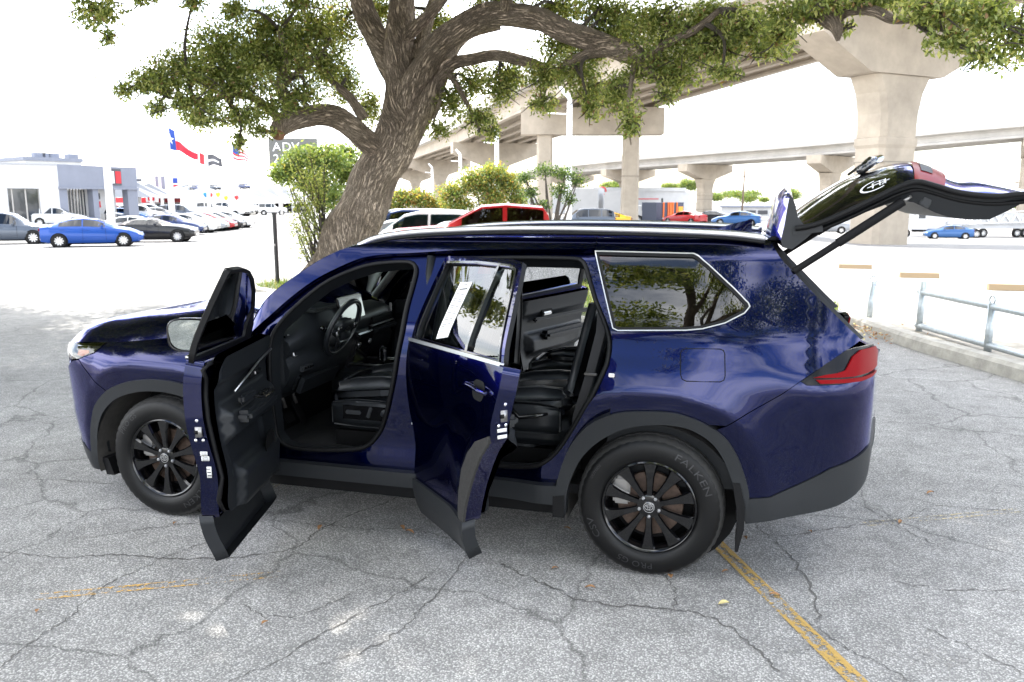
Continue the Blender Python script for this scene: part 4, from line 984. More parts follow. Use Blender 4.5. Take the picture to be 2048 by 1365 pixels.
# third row and belts
cush('third_row_back', (3.05, 0, .98), (.14, 1.16, .62), LEATHER, CAR, .05, RY(15))
BELT = pbr('seat_belt_webbing', (.022, .021, .023), rough=.8, bump=(500, .3, .001))
def belt(pts, w=.024):
    v = []; 
    for x, y, z in pts: v += [(x-w, y, z), (x+w, y, z)]
    mk('seat_belt', v, [(2*i, 2*i+1, 2*i+3, 2*i+2) for i in range(len(pts)-1)], BELT, CAR)
belt([(2.665, -.73, 1.50), (2.655, -.765, 1.25), (2.60, -.79, 1.00), (2.545, -.80, .80), (2.53, -.80, .60)]); belt([(1.66, -.68, 1.50), (1.64, -.76, 1.1), (1.63, -.78, .6)])
MB().box((2.612, -.795, 1.03), (.07, .012, .014)).build('belt_guide', PIANO, CAR, bevel=.004)
# inner far side, pillars
for s_ in (-1, 1):
    v, f = tube([(.62, s_*.80, 1.20), (.80, s_*.765, 1.40), (1.03, s_*.715, 1.565), (1.2, s_*.67, 1.635)], [.035, .036, .036, .03], 8, True, .8); mk('pillar_trim', v, f, pbr('pale_pillar_trim', (.30, .31, .31), rough=.7), CAR)
    v, f = tube([(1.68, s_*.665, 1.62), (1.68, s_*.77, 1.2), (1.68, s_*.80, .5)], [.05, .06, .07], 8, True, .5); mk('pillar_trim', v, f, TRIM, CAR)
MB().box((.98, 0, 1.575), (.03, .22, .06), rot=RY(15)).build('interior_mirror', GLOSSB, CAR, bevel=.01)
for s_ in (-1, 1): MB().box((1.13, s_*.36, 1.635), (.18, .40, .015), rot=RY(-14)).build('sun_visor', HEADL, CAR, bevel=.006)

# ---------------------------------------------------------------- trees and planting
import numpy as np
CANOPY = [(-12.42, -0.68, 6.37, 1.3), (-10.72, -0.81, 7.23, 1.15), (-9.29, -0.9, 5.97, 1.13), (-7.45, -0.78, 7.27, 1.15), (-1.07, -0.96, 7.46, 1.25), (1.68, -0.68, 5.85, 1.27), (2.98, -0.89, 6.57, 1.4), (-13.63, 0.52, 7.96, 1.35), (-12.07, 0.61, 7.87, 1.25), (-10.39, 0.24, 7.2, 1.26), (-9.38, 0.48, 8.18, 1.36), (-7.29, 0.25, 7.56, 1.25), (-6.05, 0.65, 6.0, 1.31), (-4.92, 0.44, 6.95, 1.13), (-2.82, 0.35, 7.27, 1.37), (-1.72, -0.09, 6.52, 1.29), (-0.27, 0.05, 7.97, 1.28), (1.45, 0.7, 6.58, 1.28), (2.73, 0.29, 7.73, 1.37), (-13.31, 2.21, 6.46, 1.11), (-12.04, 1.6, 6.31, 1.19), (-10.39, 1.79, 6.56, 1.34), (-8.57, 1.76, 5.98, 1.06), (-7.16, 1.39, 7.5, 1.25), (-6.17, 2.06, 5.85, 1.1), (-4.54, 1.37, 7.79, 1.13), (-3.32, 1.39, 7.31, 1.21), (-1.38, 1.94, 7.74, 1.39), (0.17, 1.53, 6.94, 1.11), (1.06, 1.77, 7.51, 1.11), (2.8, 1.66, 7.47, 1.23), (4.6, 2.03, 6.74, 1.33), (-14.63, 2.88, 8.04, 1.3), (-13.83, 3.21, 7.3, 1.37), (-12.11, 3.31, 7.91, 1.33), (-10.1, 3.22, 7.36, 1.12), (-8.8, 3.54, 7.34, 1.3), (-7.76, 3.61, 8.15, 1.39), (-5.97, 3.51, 6.57, 1.37), (-4.18, 3.11, 6.0, 1.2), (-2.95, 3.49, 6.97, 1.06), (-1.22, 2.86, 7.72, 1.11), (-0.15, 3.51, 6.14, 1.1), (1.51, 3.45, 7.82, 1.29), (3.4, 3.24, 8.08, 1.08), (4.25, 3.27, 6.5, 1.31), (-14.88, 4.72, 7.82, 1.25), (-13.67, 4.59, 7.83, 1.37), (-12.26, 5.02, 8.12, 1.23), (-10.43, 4.43, 7.09, 1.23), (-8.91, 4.27, 8.13, 1.23), (-7.59, 4.97, 7.15, 1.22), (-5.83, 4.31, 7.09, 1.19), (-4.09, 5.08, 6.45, 1.22), (-3.34, 4.64, 7.76, 1.37), (-1.52, 4.54, 6.26, 1.27), (0.38, 4.37, 7.67, 1.06), (1.22, 4.45, 7.45, 1.16), (2.87, 4.81, 6.05, 1.31), (4.16, 4.71, 6.4, 1.12), (-13.47, 5.84, 6.29, 1.27), (-11.88, 6.18, 7.84, 1.26), (-10.18, 5.91, 7.58, 1.33), (-8.64, 5.98, 6.56, 1.37), (-7.75, 6.6, 7.93, 1.1), (-6.23, 6.35, 6.42, 1.08), (-4.2, 6.08, 7.7, 1.09), (-1.34, 6.52, 8.12, 1.09), (0.01, 6.38, 7.01, 1.29), (1.22, 5.76, 6.05, 1.06), (3.05, 6.16, 7.16, 1.1), (4.22, 5.88, 7.82, 1.4), (-13.53, 7.84, 6.58, 1.21), (-11.99, 7.54, 7.24, 1.05), (-7.49, 7.16, 7.94, 1.33), (-5.82, 7.92, 7.31, 1.19), (-4.41, 7.6, 8.16, 1.33), (-3.22, 7.97, 7.59, 1.32), (-1.22, 7.52, 7.95, 1.36), (0.18, 7.84, 7.64, 1.19), (1.7, 7.21, 6.62, 1.21), (2.56, 7.47, 7.33, 1.27), (4.26, 8.0, 7.4, 1.17), (-13.05, 9.18, 7.48, 1.32), (-11.57, 8.62, 7.28, 1.31), (-7.45, 9.06, 8.12, 1.25), (-5.55, 9.17, 7.74, 1.08), (-1.4, 8.65, 8.07, 1.2), (0.02, 9.14, 6.68, 1.15), (1.64, 9.1, 6.48, 1.3), (2.82, 8.61, 6.39, 1.06), (4.19, 9.28, 6.74, 1.36), (-10.3, 10.47, 8.15, 1.34), (-8.91, 10.15, 7.3, 1.21), (-4.43, 10.43, 7.67, 1.24), (-2.55, 10.91, 7.56, 1.13), (-1.85, 10.85, 7.68, 1.27), (-0.13, 10.29, 7.44, 1.25), (1.58, 10.62, 7.61, 1.12), (-8.72, 12.06, 7.65, 1.12), (-7.57, 11.73, 7.74, 1.18), (-1.44, 11.94, 7.44, 1.15)]
CANOPY_B = [(5.84, -10.68, 8.32, 0.9), (4.66, -5.11, 8.3, 1.0), (5.79, -12.53, 7.25, 1.12), (5.8, -10.99, 7.66, 0.98), (8.86, -6.68, 8.06, 0.75), (3.09, -12.95, 8.35, 0.92), (5.7, -12.99, 8.15, 1.14), (6.53, -13.48, 7.8, 1.05), (2.03, -14.47, 6.56, 0.79), (4.07, -5.56, 7.78, 1.23), (6.9, -7.89, 7.75, 1.06), (3.08, -11.3, 7.98, 0.95), (5.33, -7.51, 8.23, 0.83), (1.16, -13.15, 7.25, 0.8), (1.82, -6.76, 9.17, 0.87), (9.38, -9.27, 7.13, 0.71), (0.99, -13.17, 7.11, 0.79), (1.86, -5.0, 7.27, 1.12), (3.57, -10.42, 8.56, 1.09), (7.33, -6.82, 7.94, 1.23), (3.84, -12.44, 8.86, 0.75), (4.29, -11.23, 8.72, 0.99), (6.75, -4.81, 6.83, 0.87), (6.67, -7.6, 8.36, 1.09), (5.8, -12.9, 6.75, 0.91), (1.47, -11.6, 8.69, 0.95), (2.35, -6.54, 9.06, 0.88), (8.5, -10.4, 8.18, 0.88), (3.7, -10.48, 8.32, 0.75), (5.91, -7.6, 8.02, 0.77), (3.31, -13.96, 6.99, 0.88), (1.6, -8.64, 8.94, 1.08), (1.6, -9.47, 8.82, 0.89), (0.88, -10.46, 8.69, 0.98), (4.35, -13.85, 7.36, 0.79), (3.34, -14.2, 7.06, 0.89), (8.58, -9.33, 8.28, 1.16), (3.29, -7.5, 8.52, 1.02), (0.91, -11.98, 9.09, 0.9), (7.82, -5.06, 7.05, 1.01), (8.04, -5.52, 6.81, 1.19), (4.98, -5.26, 7.11, 0.72), (2.09, -12.39, 8.39, 1.14), (6.28, -8.75, 8.62, 0.78), (0.96, -10.84, 9.58, 1.03), (5.83, -11.78, 8.06, 1.01), (7.6, -11.24, 7.93, 0.94), (6.47, -10.76, 7.62, 1.1), (8.39, -11.76, 7.56, 1.11), (6.53, -6.41, 8.08, 0.92), (9.21, -7.53, 7.53, 0.83), (3.86, -11.44, 9.04, 1.01), (4.69, -9.98, 9.41, 0.77), (2.68, -5.99, 8.13, 0.73), (8.57, -12.04, 7.02, 0.9), (0.94, -9.6, 8.24, 1.19), (8.28, -9.54, 7.52, 0.86), (5.15, -11.79, 8.25, 0.79), (8.67, -12.76, 6.25, 1.05), (8.19, -6.1, 7.09, 1.2), (7.4, -12.39, 6.82, 1.08), (7.74, -10.4, 7.37, 0.82), (4.23, -6.58, 8.86, 1.13), (8.72, -11.0, 7.17, 1.05)]

def bark_mat(name, col, sc=9.0):
    m = bpy.data.materials.new(name); m.use_nodes = True; t = m.node_tree; N = t.nodes.new; L = t.links.new; b = t.nodes['Principled BSDF']; b.inputs['Roughness'].default_value = .95
    tc = N('ShaderNodeTexCoord'); mp = N('ShaderNodeMapping'); mp.inputs['Scale'].default_value = (1, 1, .16); L(tc.outputs['UV'], mp.inputs['Vector'])
    mp.inputs['Scale'].default_value = (1, .11, 1)
    v = N('ShaderNodeTexVoronoi'); v.inputs['Scale'].default_value = sc*4.2; v.feature = 'DISTANCE_TO_EDGE'
    n = N('ShaderNodeTexNoise'); n.inputs['Scale'].default_value = sc*1.6; n.inputs['Detail'].default_value = 8; n.inputs['Roughness'].default_value = .7; L(mp.outputs[0], n.inputs['Vector'])
    mx = N('ShaderNodeMix'); mx.data_type = 'RGBA'; mx.inputs['Factor'].default_value = .16; L(mp.outputs[0], mx.inputs['A']); L(n.outputs['Color'], mx.inputs['B']); L(mx.outputs['Result'], v.inputs['Vector'])
    r = N('ShaderNodeMapRange'); r.inputs['From Min'].default_value = 0; r.inputs['From Max'].default_value = .22; L(v.outputs['Distance'], r.inputs['Value'])
    n2 = N('ShaderNodeTexNoise'); n2.inputs['Scale'].default_value = 2.2; n2.inputs['Detail'].default_value = 6; L(tc.outputs['Object'], n2.inputs['Vector'])
    cr = N('ShaderNodeValToRGB'); e = cr.color_ramp.elements; e[0].color = (col[0]*.28, col[1]*.26, col[2]*.24, 1); e[1].color = (col[0]*1.15, col[1]*1.12, col[2]*1.1, 1); k = e.new(.4); k.color = (col[0]*.8, col[1]*.78, col[2]*.75, 1); L(r.outputs[0], cr.inputs['Fac'])
    m2 = N('ShaderNodeMix'); m2.data_type = 'RGBA'; m2.blend_type = 'MULTIPLY'; m2.inputs['Factor'].default_value = .7; L(cr.outputs[0], m2.inputs['A'])
    c2 = N('ShaderNodeValToRGB'); c2.color_ramp.elements[0].position = .35; c2.color_ramp.elements[0].color = (.75, .72, .66, 1); c2.color_ramp.elements[1].position = .65; c2.color_ramp.elements[1].color = (1.25, 1.25, 1.22, 1); L(n2.outputs['Fac'], c2.inputs['Fac']); L(c2.outputs[0], m2.inputs['B'])
    L(m2.outputs['Result'], b.inputs['Base Color'])
    ad = N('ShaderNodeMath'); ad.operation = 'MULTIPLY_ADD'; ad.inputs[1].default_value = .35; L(n.outputs['Fac'], ad.inputs[0]); L(r.outputs[0], ad.inputs[2])
    bp = N('ShaderNodeBump'); bp.inputs['Strength'].default_value = 1.0; bp.inputs['Distance'].default_value = .035; L(ad.outputs[0], bp.inputs['Height']); L(bp.outputs['Normal'], b.inputs['Normal'])
    return m
def leaf_mat(name, col, tr=.45):
    m = bpy.data.materials.new(name); m.use_nodes = True; t = m.node_tree; N = t.nodes.new; L = t.links.new; t.nodes.clear(); o = N('ShaderNodeOutputMaterial')
    d = N('ShaderNodeBsdfPrincipled'); d.inputs['Base Color'].default_value = (*col, 1); d.inputs['Roughness'].default_value = .5; d.inputs['Specular IOR Level'].default_value = .35
    q = N('ShaderNodeBsdfTranslucent'); q.inputs['Color'].default_value = (col[0]*1.9, col[1]*1.8, col[2]*.9, 1); mx = N('ShaderNodeMixShader'); mx.inputs[0].default_value = tr
    L(d.outputs[0], mx.inputs[1]); L(q.outputs[0], mx.inputs[2]); L(mx.outputs[0], o.inputs['Surface']); return m
BARK = bark_mat('oak_bark', (.46, .375, .30)); BARK2 = bark_mat('grey_bark', (.22, .19, .16))
LF = [leaf_mat('oak_leaf_dark', (.12, .16, .05)), leaf_mat('oak_leaf', (.24, .285, .095)), leaf_mat('oak_leaf_pale', (.42, .43, .18)), leaf_mat('oak_leaf_dry', (.26, .16, .08), .25)]
def fast_mesh(name, V, quads, mats, midx, smooth=False):
    me = bpy.data.meshes.new(name); nv, nf = len(V), len(quads)
    me.vertices.add(nv); me.vertices.foreach_set('co', np.asarray(V, dtype=np.float32).ravel())
    me.loops.add(nf*4); me.loops.foreach_set('vertex_index', np.asarray(quads, dtype=np.int32).ravel())
    me.polygons.add(nf); me.polygons.foreach_set('loop_start', np.arange(0, nf*4, 4, dtype=np.int32)); 
    for m in mats: me.materials.append(m)
    me.polygons.foreach_set('material_index', np.asarray(midx, dtype=np.int32)); me.update(calc_edges=True); me.validate(); return me
def leaves(name, clumps, mats, probs, seed, size, n_of, parent, droop=.0, aspect=.42, shell=.55, flat=1.0):
    """clumps: (x,y,z,rx,ry,rz); many small leaf faces spread through each clump"""
    g = np.random.default_rng(seed); Vs = []; ms = []
    for c in clumps:
        n = int(n_of(c)); d = g.normal(size=(n, 3)); d /= np.linalg.norm(d, axis=1)[:, None]
        r = g.random(n)**shell
        # uneven clump: lobes
        ph = g.random((5, 3))*2-1; ph /= np.linalg.norm(ph, axis=1)[:, None]; lob = np.max(d @ ph.T, axis=1); r *= .62+.48*np.clip(lob, 0, 1)
        p = np.array(c[:3]) + d*r[:, None]*np.array(c[3:6])
        # sprigs: pull leaves towards little twig lines
        k = max(1, n//14); ctr = p[g.integers(0, n, k)]; idx = g.integers(0, k, n); p = ctr[idx]*.30+p*.70 if k > 3 else p
        ax = g.normal(size=(n, 3)) + np.array([0, 0, -droop]); ax /= np.linalg.norm(ax, axis=1)[:, None]
        up = g.normal(size=(n, 3))*.8 + np.array([0, 0, 1.0*flat]); sd = np.cross(ax, up); sd /= np.linalg.norm(sd, axis=1)[:, None]+1e-9
        L = size*g.uniform(.6, 1.25, n)[:, None]; w = L*aspect*.5
        q = np.stack([p, p+ax*L*.5+sd*w, p+ax*L, p+ax*L*.5-sd*w], 1); Vs.append(q.reshape(-1, 3)); ms.append(g.choice(len(mats), n, p=probs))
    V = np.concatenate(Vs); n = len(V)//4; me = fast_mesh(name, V, np.arange(n*4).reshape(-1, 4), mats, np.concatenate(ms))
    o = bpy.data.objects.new(name, me); COL.objects.link(o); attach(o, parent); return o
def limb(paths, name, mat, parent, n=18, rough=.06, seed=1):
    rnd = random.Random(seed); v = []; f = []; uvs = []
    for pts in paths:
        P = smoothline(pts, 6); base = len(v); acc = 0.0; up = None; m = min(n, 18) if pts[0][3] > .1 else 7
        for i, p in enumerate(P):
            c = Vector(p[:3]); a = Vector(P[max(i-1, 0)][:3]); b = Vector(P[min(i+1, len(P)-1)][:3]); d = (b-a).normalized()
            if i: acc += (c-Vector(P[i-1][:3])).length
            if up is None: up = Vector((0, 1, 0)) if abs(d.y) < .8 else Vector((1, 0, 0))
            s = d.cross(up).normalized(); up = s.cross(d).normalized()
            for k in range(m):
                t = 2*math.pi*k/m; r = p[3]*(1+rough*math.sin(t*3+acc*2.1+seed)+rough*.8*math.sin(t*5-acc*4.3)+rnd.uniform(-.02, .02)+.08*math.sin(acc*5.7+t))
                v.append(c+s*math.cos(t)*r+up*math.sin(t)*r); uvs.append((k/m*2*math.pi*max(p[3], .12), acc))
        for i in range(len(P)-1):
            for k in range(m): a = base+i*m+k; b = base+i*m+(k+1) % m; f.append((a, b, b+m, a+m))
        f.append(tuple(base+(len(P)-1)*m+k for k in range(m)))
    o = mk(name, v, [tuple(reversed(q)) for q in f], mat, parent); uv = o.data.uv_layers.new(name='UVMap')
    vi = np.empty(len(o.data.loops), dtype=np.int32); o.data.loops.foreach_get('vertex_index', vi); U = np.array(uvs, dtype=np.float32)[vi]
    # close the seam: wrap u on the last column
    uv.data.foreach_set('uv', U.ravel()); return o
def W4(p, r): return (p[0], p[1], p[2], r)
def px(p, d, w): return (p[0], p[1], p[2], w*d/1634.0/2)
OAK = empty('live_oak', (-3.344, 8.077, 0.000), label='large live oak with a leaning trunk rising behind the blue suv', cat='tree')
b0 = (-3.583, 8.008, 0.000)
TRK = [(b0[0]-.1, b0[1], b0[2]-.1, .78), (*(-3.608, 8.095, 0.517), .60), (*(-3.497, 8.223, 1.041), .50), (*(-3.317, 8.369, 1.566), .44), (*(-3.086, 8.531, 2.090), .405), (*(-2.888, 8.675, 2.571), .40), (*(-2.598, 8.746, 3.087), .385), (*(-2.563, 8.735, 3.553), .325), (*(-2.563, 8.721, 4.056), .30), (*(-2.570, 8.703, 4.551), .28), (*(-2.511, 8.703, 5.038), .23), (*(-2.407, 8.620, 5.576), .20), (*(-2.263, 8.172, 6.373), .17), (*(-2.084, 7.447, 7.331), .12)]
limb([TRK], 'trunk', BARK, OAK, 22, .05, 3)
LIMBS = [
 [(*(-2.876, 8.595, 2.697), .21), (*(-3.051, 8.374, 2.917), .20), (*(-3.218, 8.151, 3.115), .19), (*(-3.417, 7.914, 3.281), .185), (*(-3.589, 7.552, 3.309), .175), (*(-3.780, 7.270, 3.216), .17), (*(-3.923, 7.102, 3.095), .16), (*(-3.976, 6.951, 2.929), .10)],
 [(*(-3.781, 7.273, 3.232), .14), (*(-3.863, 7.187, 3.469), .12), (*(-3.874, 7.018, 3.720), .09), (*(-3.761, 7.013, 4.096), .06), (*(-3.818, 6.972, 4.542), .04)],
 [(*(-3.908, 7.109, 3.111), .10), (*(-3.983, 6.909, 3.289), .075), (*(-4.144, 6.686, 3.477), .065), (*(-4.301, 6.328, 3.501), .05), (*(-4.573, 6.021, 3.402), .04), (*(-4.944, 5.705, 3.408), .02)],
 [(*(-3.873, 7.016, 3.705), .06), (*(-3.667, 7.106, 3.877), .05), (*(-3.454, 7.550, 4.242), .035), (*(-3.359, 7.730, 4.502), .02)],
 [(*(-3.082, 8.328, 3.293), .10), (*(-3.285, 8.229, 3.646), .085), (*(-3.510, 8.098, 3.860), .06), (*(-3.699, 7.978, 4.079), .04)],
 [(*(-2.575, 8.702, 3.970), .24), (*(-2.813, 8.712, 4.398), .22), (*(-3.012, 8.616, 4.763), .20), (*(-3.154, 8.550, 5.207), .185), (*(-3.099, 8.231, 5.688), .16), (*(-3.011, 7.568, 6.548), .12)],
 [(*(-2.469, 8.646, 3.499), .24), (*(-2.212, 8.589, 3.941), .22), (*(-1.870, 8.437, 4.312), .205), (*(-1.397, 8.199, 4.579), .20), (*(-0.885, 7.951, 4.733), .19), (*(-0.353, 7.680, 4.729), .175), (*(0.171, 7.486, 4.582), .165), (*(0.678, 7.271, 4.345), .16), (*(1.164, 7.052, 4.116), .15), (*(1.557, 6.823, 3.978), .14), (*(1.803, 6.658, 3.849), .13), (*(1.955, 6.561, 3.659), .11), (*(2.140, 6.485, 3.532), .05)],
 [(*(-2.507, 8.634, 2.907), .25), (*(-2.209, 8.685, 3.302), .22), (*(-2.007, 8.710, 3.701), .205), (*(-1.894, 8.912, 4.056), .17), (*(-1.818, 9.221, 4.476), .13), (*(-1.604, 9.556, 4.819), .10), (*(-1.054, 9.745, 4.995), .08)],
 [(*(-1.949, 8.757, 3.871), .13), (*(-1.587, 8.705, 4.179), .11), (*(-1.124, 8.530, 4.229), .095), (*(-0.636, 8.352, 4.226), .09), (*(-0.160, 8.148, 4.097), .085), (*(0.240, 8.020, 3.925), .07), (*(0.553, 7.876, 3.802), .05)],
 [(*(1.557, 6.823, 3.978), .09), (*(1.103, 7.007, 3.963), .07), (*(0.702, 7.189, 3.857), .05)],
 [(*(-2.201, 8.646, 4.237), .13), (*(-2.260, 9.166, 4.866), .11), (*(-2.286, 9.693, 5.483), .09), (*(-2.282, 10.013, 6.073), .08)],
 [(*(-2.545, 8.710, 4.551), .12), (*(-2.017, 8.384, 4.827), .10), (*(-1.504, 7.931, 5.013), .08), (*(-0.868, 7.320, 5.302), .06)],
 [(*(1.938, 6.572, 3.745), .08), (*(2.218, 6.368, 3.922), .06), (*(2.615, 6.079, 4.034), .05), (*(2.920, 5.882, 4.215), .03)],
 [(*(-1.620, 8.666, 4.011), .06), (*(-1.330, 8.472, 3.651), .045), (*(-1.087, 8.266, 3.301), .03), (*(-0.922, 8.154, 3.008), .012)],
 [(*(-1.773, 8.707, 3.899), .05), (*(-1.738, 8.433, 3.497), .035), (*(-1.790, 8.250, 3.156), .015)],
 [(*(1.790, 6.654, 3.849), .05), (*(1.800, 6.262, 3.420), .03), (*(1.804, 5.978, 3.009), .02), (*(1.880, 5.823, 2.619), .008)],
 [(*(3.594, 5.720, 4.587), .14), (*(3.897, 5.309, 4.172), .11), (*(4.099, 4.998, 3.884), .095), (*(4.183, 4.896, 3.772), .08), (*(4.212, 4.875, 3.613), .02)],
 [(*(4.153, 5.007, 3.847), .07), (*(4.310, 4.851, 3.909), .06), (*(4.538, 4.697, 3.864), .055), (*(4.701, 4.620, 3.760), .045), (*(4.906, 4.565, 3.718), .02)],
 [(*(4.270, 4.947, 3.916), .05), (*(4.479, 4.715, 4.053), .04), (*(4.719, 4.494, 4.201), .04)],
 [(*(-2.084, 7.447, 7.331), .14), (-3.2, 5.5, 7.0, .14), (-1.5, 3.0, 7.2, .11), (.8, 1.0, 7.1, .07), (2.6, -.8, 6.9, .03)],
 [(*(-2.084, 7.447, 7.331), .14), (-5.6, 5.0, 7.0, .13), (-7.4, 2.5, 7.3, .10), (-9.6, .8, 7.1, .07), (-11.8, -.6, 6.8, .03)],
 [(*(-3.011, 7.568, 6.548), .13), (-7.0, 7.5, 6.6, .12), (-9.8, 7.2, 7.2, .10), (-12.6, 8.0, 7.3, .06)],
 [(*(-0.868, 7.320, 5.302), .10), (-1.0, 4.6, 5.9, .10), (1.6, 3.4, 6.4, .09), (3.6, 2.6, 6.6, .06)],
 [(-3.2, 5.5, 7.0, .10), (-4.0, 2.5, 7.4, .08), (-4.2, -.8, 7.2, .05)],
 [(*(-0.353, 7.680, 4.729), .10), (.6, 5.4, 5.2, .09), (2.4, 3.4, 5.2, .10), (*(3.594, 5.720, 4.587), .13)],
]
for i, L in enumerate(LIMBS): limb([L], 'limb', BARK, OAK, 16, .06, 5+i)
def C6(p, rx, ry, d, dep=1.0):
    s = d/1634.0; return (p[0], p[1], p[2], rx*s*1.28, (rx+ry)*.5*s*dep, ry*s*1.25)
CL = [C6((-5.168, 5.574, 3.620), 75, 40, 12), C6((-4.753, 5.726, 3.801), 85, 55, 12), C6((-4.520, 6.396, 4.217), 90, 65, 12.5), C6((-4.200, 6.391, 3.690), 100, 55, 12.5), C6((-4.554, 5.697, 3.331), 80, 36, 12), C6((-4.124, 7.111, 4.621), 85, 55, 13), C6((-3.906, 7.073, 4.073), 90, 55, 13),
 C6((-3.697, 7.779, 4.724), 70, 60, 13.5), C6((-3.509, 7.722, 4.114), 60, 60, 13.5), C6((-4.175, 6.303, 3.162), 70, 30, 12.5), C6((-3.538, 7.086, 3.564), 70, 34, 13), C6((-3.668, 8.814, 3.983), 45, 60, 14.6), C6((-3.803, 8.960, 4.995), 55, 70, 14.6), C6((-3.911, 6.728, 3.346), 60, 30, 12.8), C6((-5.045, 5.544, 3.258), 30, 20, 12), C6((-4.171, 6.235, 2.786), 18, 26, 12.5),
 C6((-3.398, 9.241, 3.587), 30, 50, 15), C6((-2.325, 9.828, 5.124), 50, 45, 15), C6((-1.592, 8.697, 3.562), 45, 45, 14), C6((-0.966, 8.293, 3.260), 48, 34, 13.5), C6((-1.279, 8.848, 3.899), 55, 45, 14), C6((-0.672, 8.466, 3.748), 50, 45, 13.5), C6((-0.695, 8.113, 3.000), 22, 22, 13.3), C6((-1.666, 8.274, 3.089), 34, 22, 13.7), C6((-3.307, 9.588, 5.350), 40, 40, 15),
 C6((0.280, 7.693, 3.803), 55, 42, 12.5), C6((0.859, 7.330, 3.801), 65, 50, 12), C6((0.335, 8.442, 4.935), 90, 34, 13), C6((1.243, 7.591, 4.632), 95, 45, 12), C6((2.106, 6.717, 4.276), 105, 60, 11), C6((2.634, 6.378, 3.904), 90, 62, 10.6), C6((2.069, 6.604, 3.712), 85, 52, 11), C6((1.601, 6.403, 3.348), 45, 55, 11), C6((1.866, 5.871, 2.904), 26, 50, 10.5), C6((2.839, 6.396, 4.265), 95, 45, 10.5),
 C6((3.283, 5.948, 4.004), 75, 50, 10), C6((3.502, 5.961, 3.732), 55, 26, 10), C6((2.986, 5.764, 3.461), 45, 24, 10), C6((1.158, 7.487, 4.199), 60, 50, 12), C6((1.158, 6.779, 3.204), 26, 40, 11.5), C6((2.238, 6.364, 3.290), 28, 26, 10.8), C6((-0.592, 8.213, 5.131), 90, 35, 13), C6((3.708, 5.005, 3.960), 87, 39, 9), C6((4.067, 4.688, 3.974), 75, 20, 8.6), C6((4.582, 4.732, 3.987), 112, 28, 8.5), C6((5.034, 4.292, 3.760), 100, 46, 8), C6((5.508, 4.415, 3.688), 100, 65, 8), C6((5.214, 4.287, 3.447), 62, 31, 8), C6((5.549, 4.361, 3.326), 52, 33, 8), C6((5.847, 4.476, 3.495), 56, 65, 8), C6((4.279, 4.916, 3.730), 18, 16, 8.8),
 C6((-4.631, 5.951, 3.106), 52, 24, 12.3), C6((-3.987, 6.534, 2.975), 36, 18, 12.7), C6((-4.637, 6.395, 3.818), 80, 50, 12.6), C6((-4.294, 6.984, 4.191), 80, 50, 13), C6((-3.907, 7.558, 4.421), 60, 50, 13.4), C6((-5.516, 5.455, 3.511), 30, 20, 12), C6((1.088, 7.127, 3.485), 45, 40, 11.8), C6((0.263, 7.612, 3.388), 40, 28, 12.5), C6((2.929, 6.129, 3.817), 70, 50, 10.3), C6((2.425, 6.356, 3.535), 50, 35, 10.7), C6((0.410, 8.139, 4.310), 60, 42, 12.8), C6((1.432, 7.599, 4.379), 80, 50, 12), C6((-0.552, 8.646, 3.966), 50, 40, 13.6), C6((3.627, 5.484, 3.815), 50, 36, 9.5), C6((3.922, 5.057, 3.906), 40, 22, 9),
 C6((-4.404, 3.787, 4.202), 68, 40, 10), C6((-4.289, 3.765, 3.901), 22, 22, 10), C6((-3.957, 5.032, 4.541), 34, 20, 11), C6((-3.376, 6.846, 4.895), 60, 24, 12.5), C6((-4.018, 6.094, 4.669), 40, 30, 12), C6((-3.882, 3.966, 4.365), 40, 18, 10)]
def nleaf(c):
    area = c[3]*c[5]*math.pi; return area*2100
leaves('crown', CL, LF, [.34, .38, .24, .04], 4, .072, nleaf, OAK, .35)
leaves('upper_crown', [(x, y, z, r*1.25, r*1.25, r*.72) for x, y, z, r in CANOPY] + [(x+.7, y-.7, z+1.7, r*1.35, r*1.35, r*.6) for x, y, z, r in CANOPY], LF, [.40, .40, .17, .03], 9, .17, lambda c: 850*c[3]**2, OAK, .2, .5)
# twigs tying the leaf clumps together
rnd = random.Random(8); TW = []
nodes = [Vector(p[:3]) for L in LIMBS[:19] for p in smoothline(L, 3)]
for c in CL:
    cc = Vector(c[:3]); nn = min(nodes, key=lambda q: (q-cc).length)
    if (nn-cc).length < 1.7:
        mid = nn.lerp(cc, .5)+Vector((rnd.uniform(-.15, .15), 0, rnd.uniform(-.05, .2))); TW.append([(*nn, .034), (*mid, .024), (*cc, .012)])
    for k in range(5):
        e = cc+Vector((rnd.uniform(-1, 1)*c[3], rnd.uniform(-1, 1)*c[4], rnd.uniform(-.9, .9)*c[5])); m = cc.lerp(e, .5)+Vector((0, 0, rnd.uniform(-.05, .08))); TW.append([(*cc, .013), (*m, .009), (*e, .004)])
limb(TW, 'twigs', BARK2, OAK, 7, .05, 7)['kind'] = 'stuff'
# cut-limb scar and knots on the trunk
for p, r in (((-3.916, 6.885, 2.938), .085),):
    v, f = lathe([(0, -.03), (r*.55, -.02), (r*.8, -.05), (r, .02), (r*.9, .12)], 20); o = mk('limb_scar', v, f, pbr('bare_wood', (.26, .13, .07), .9, noise=(9, .4)), OAK); o.location = Vector(p)-Vector(OAK.location); o.matrix_parent_inverse = Matrix.Identity(4)
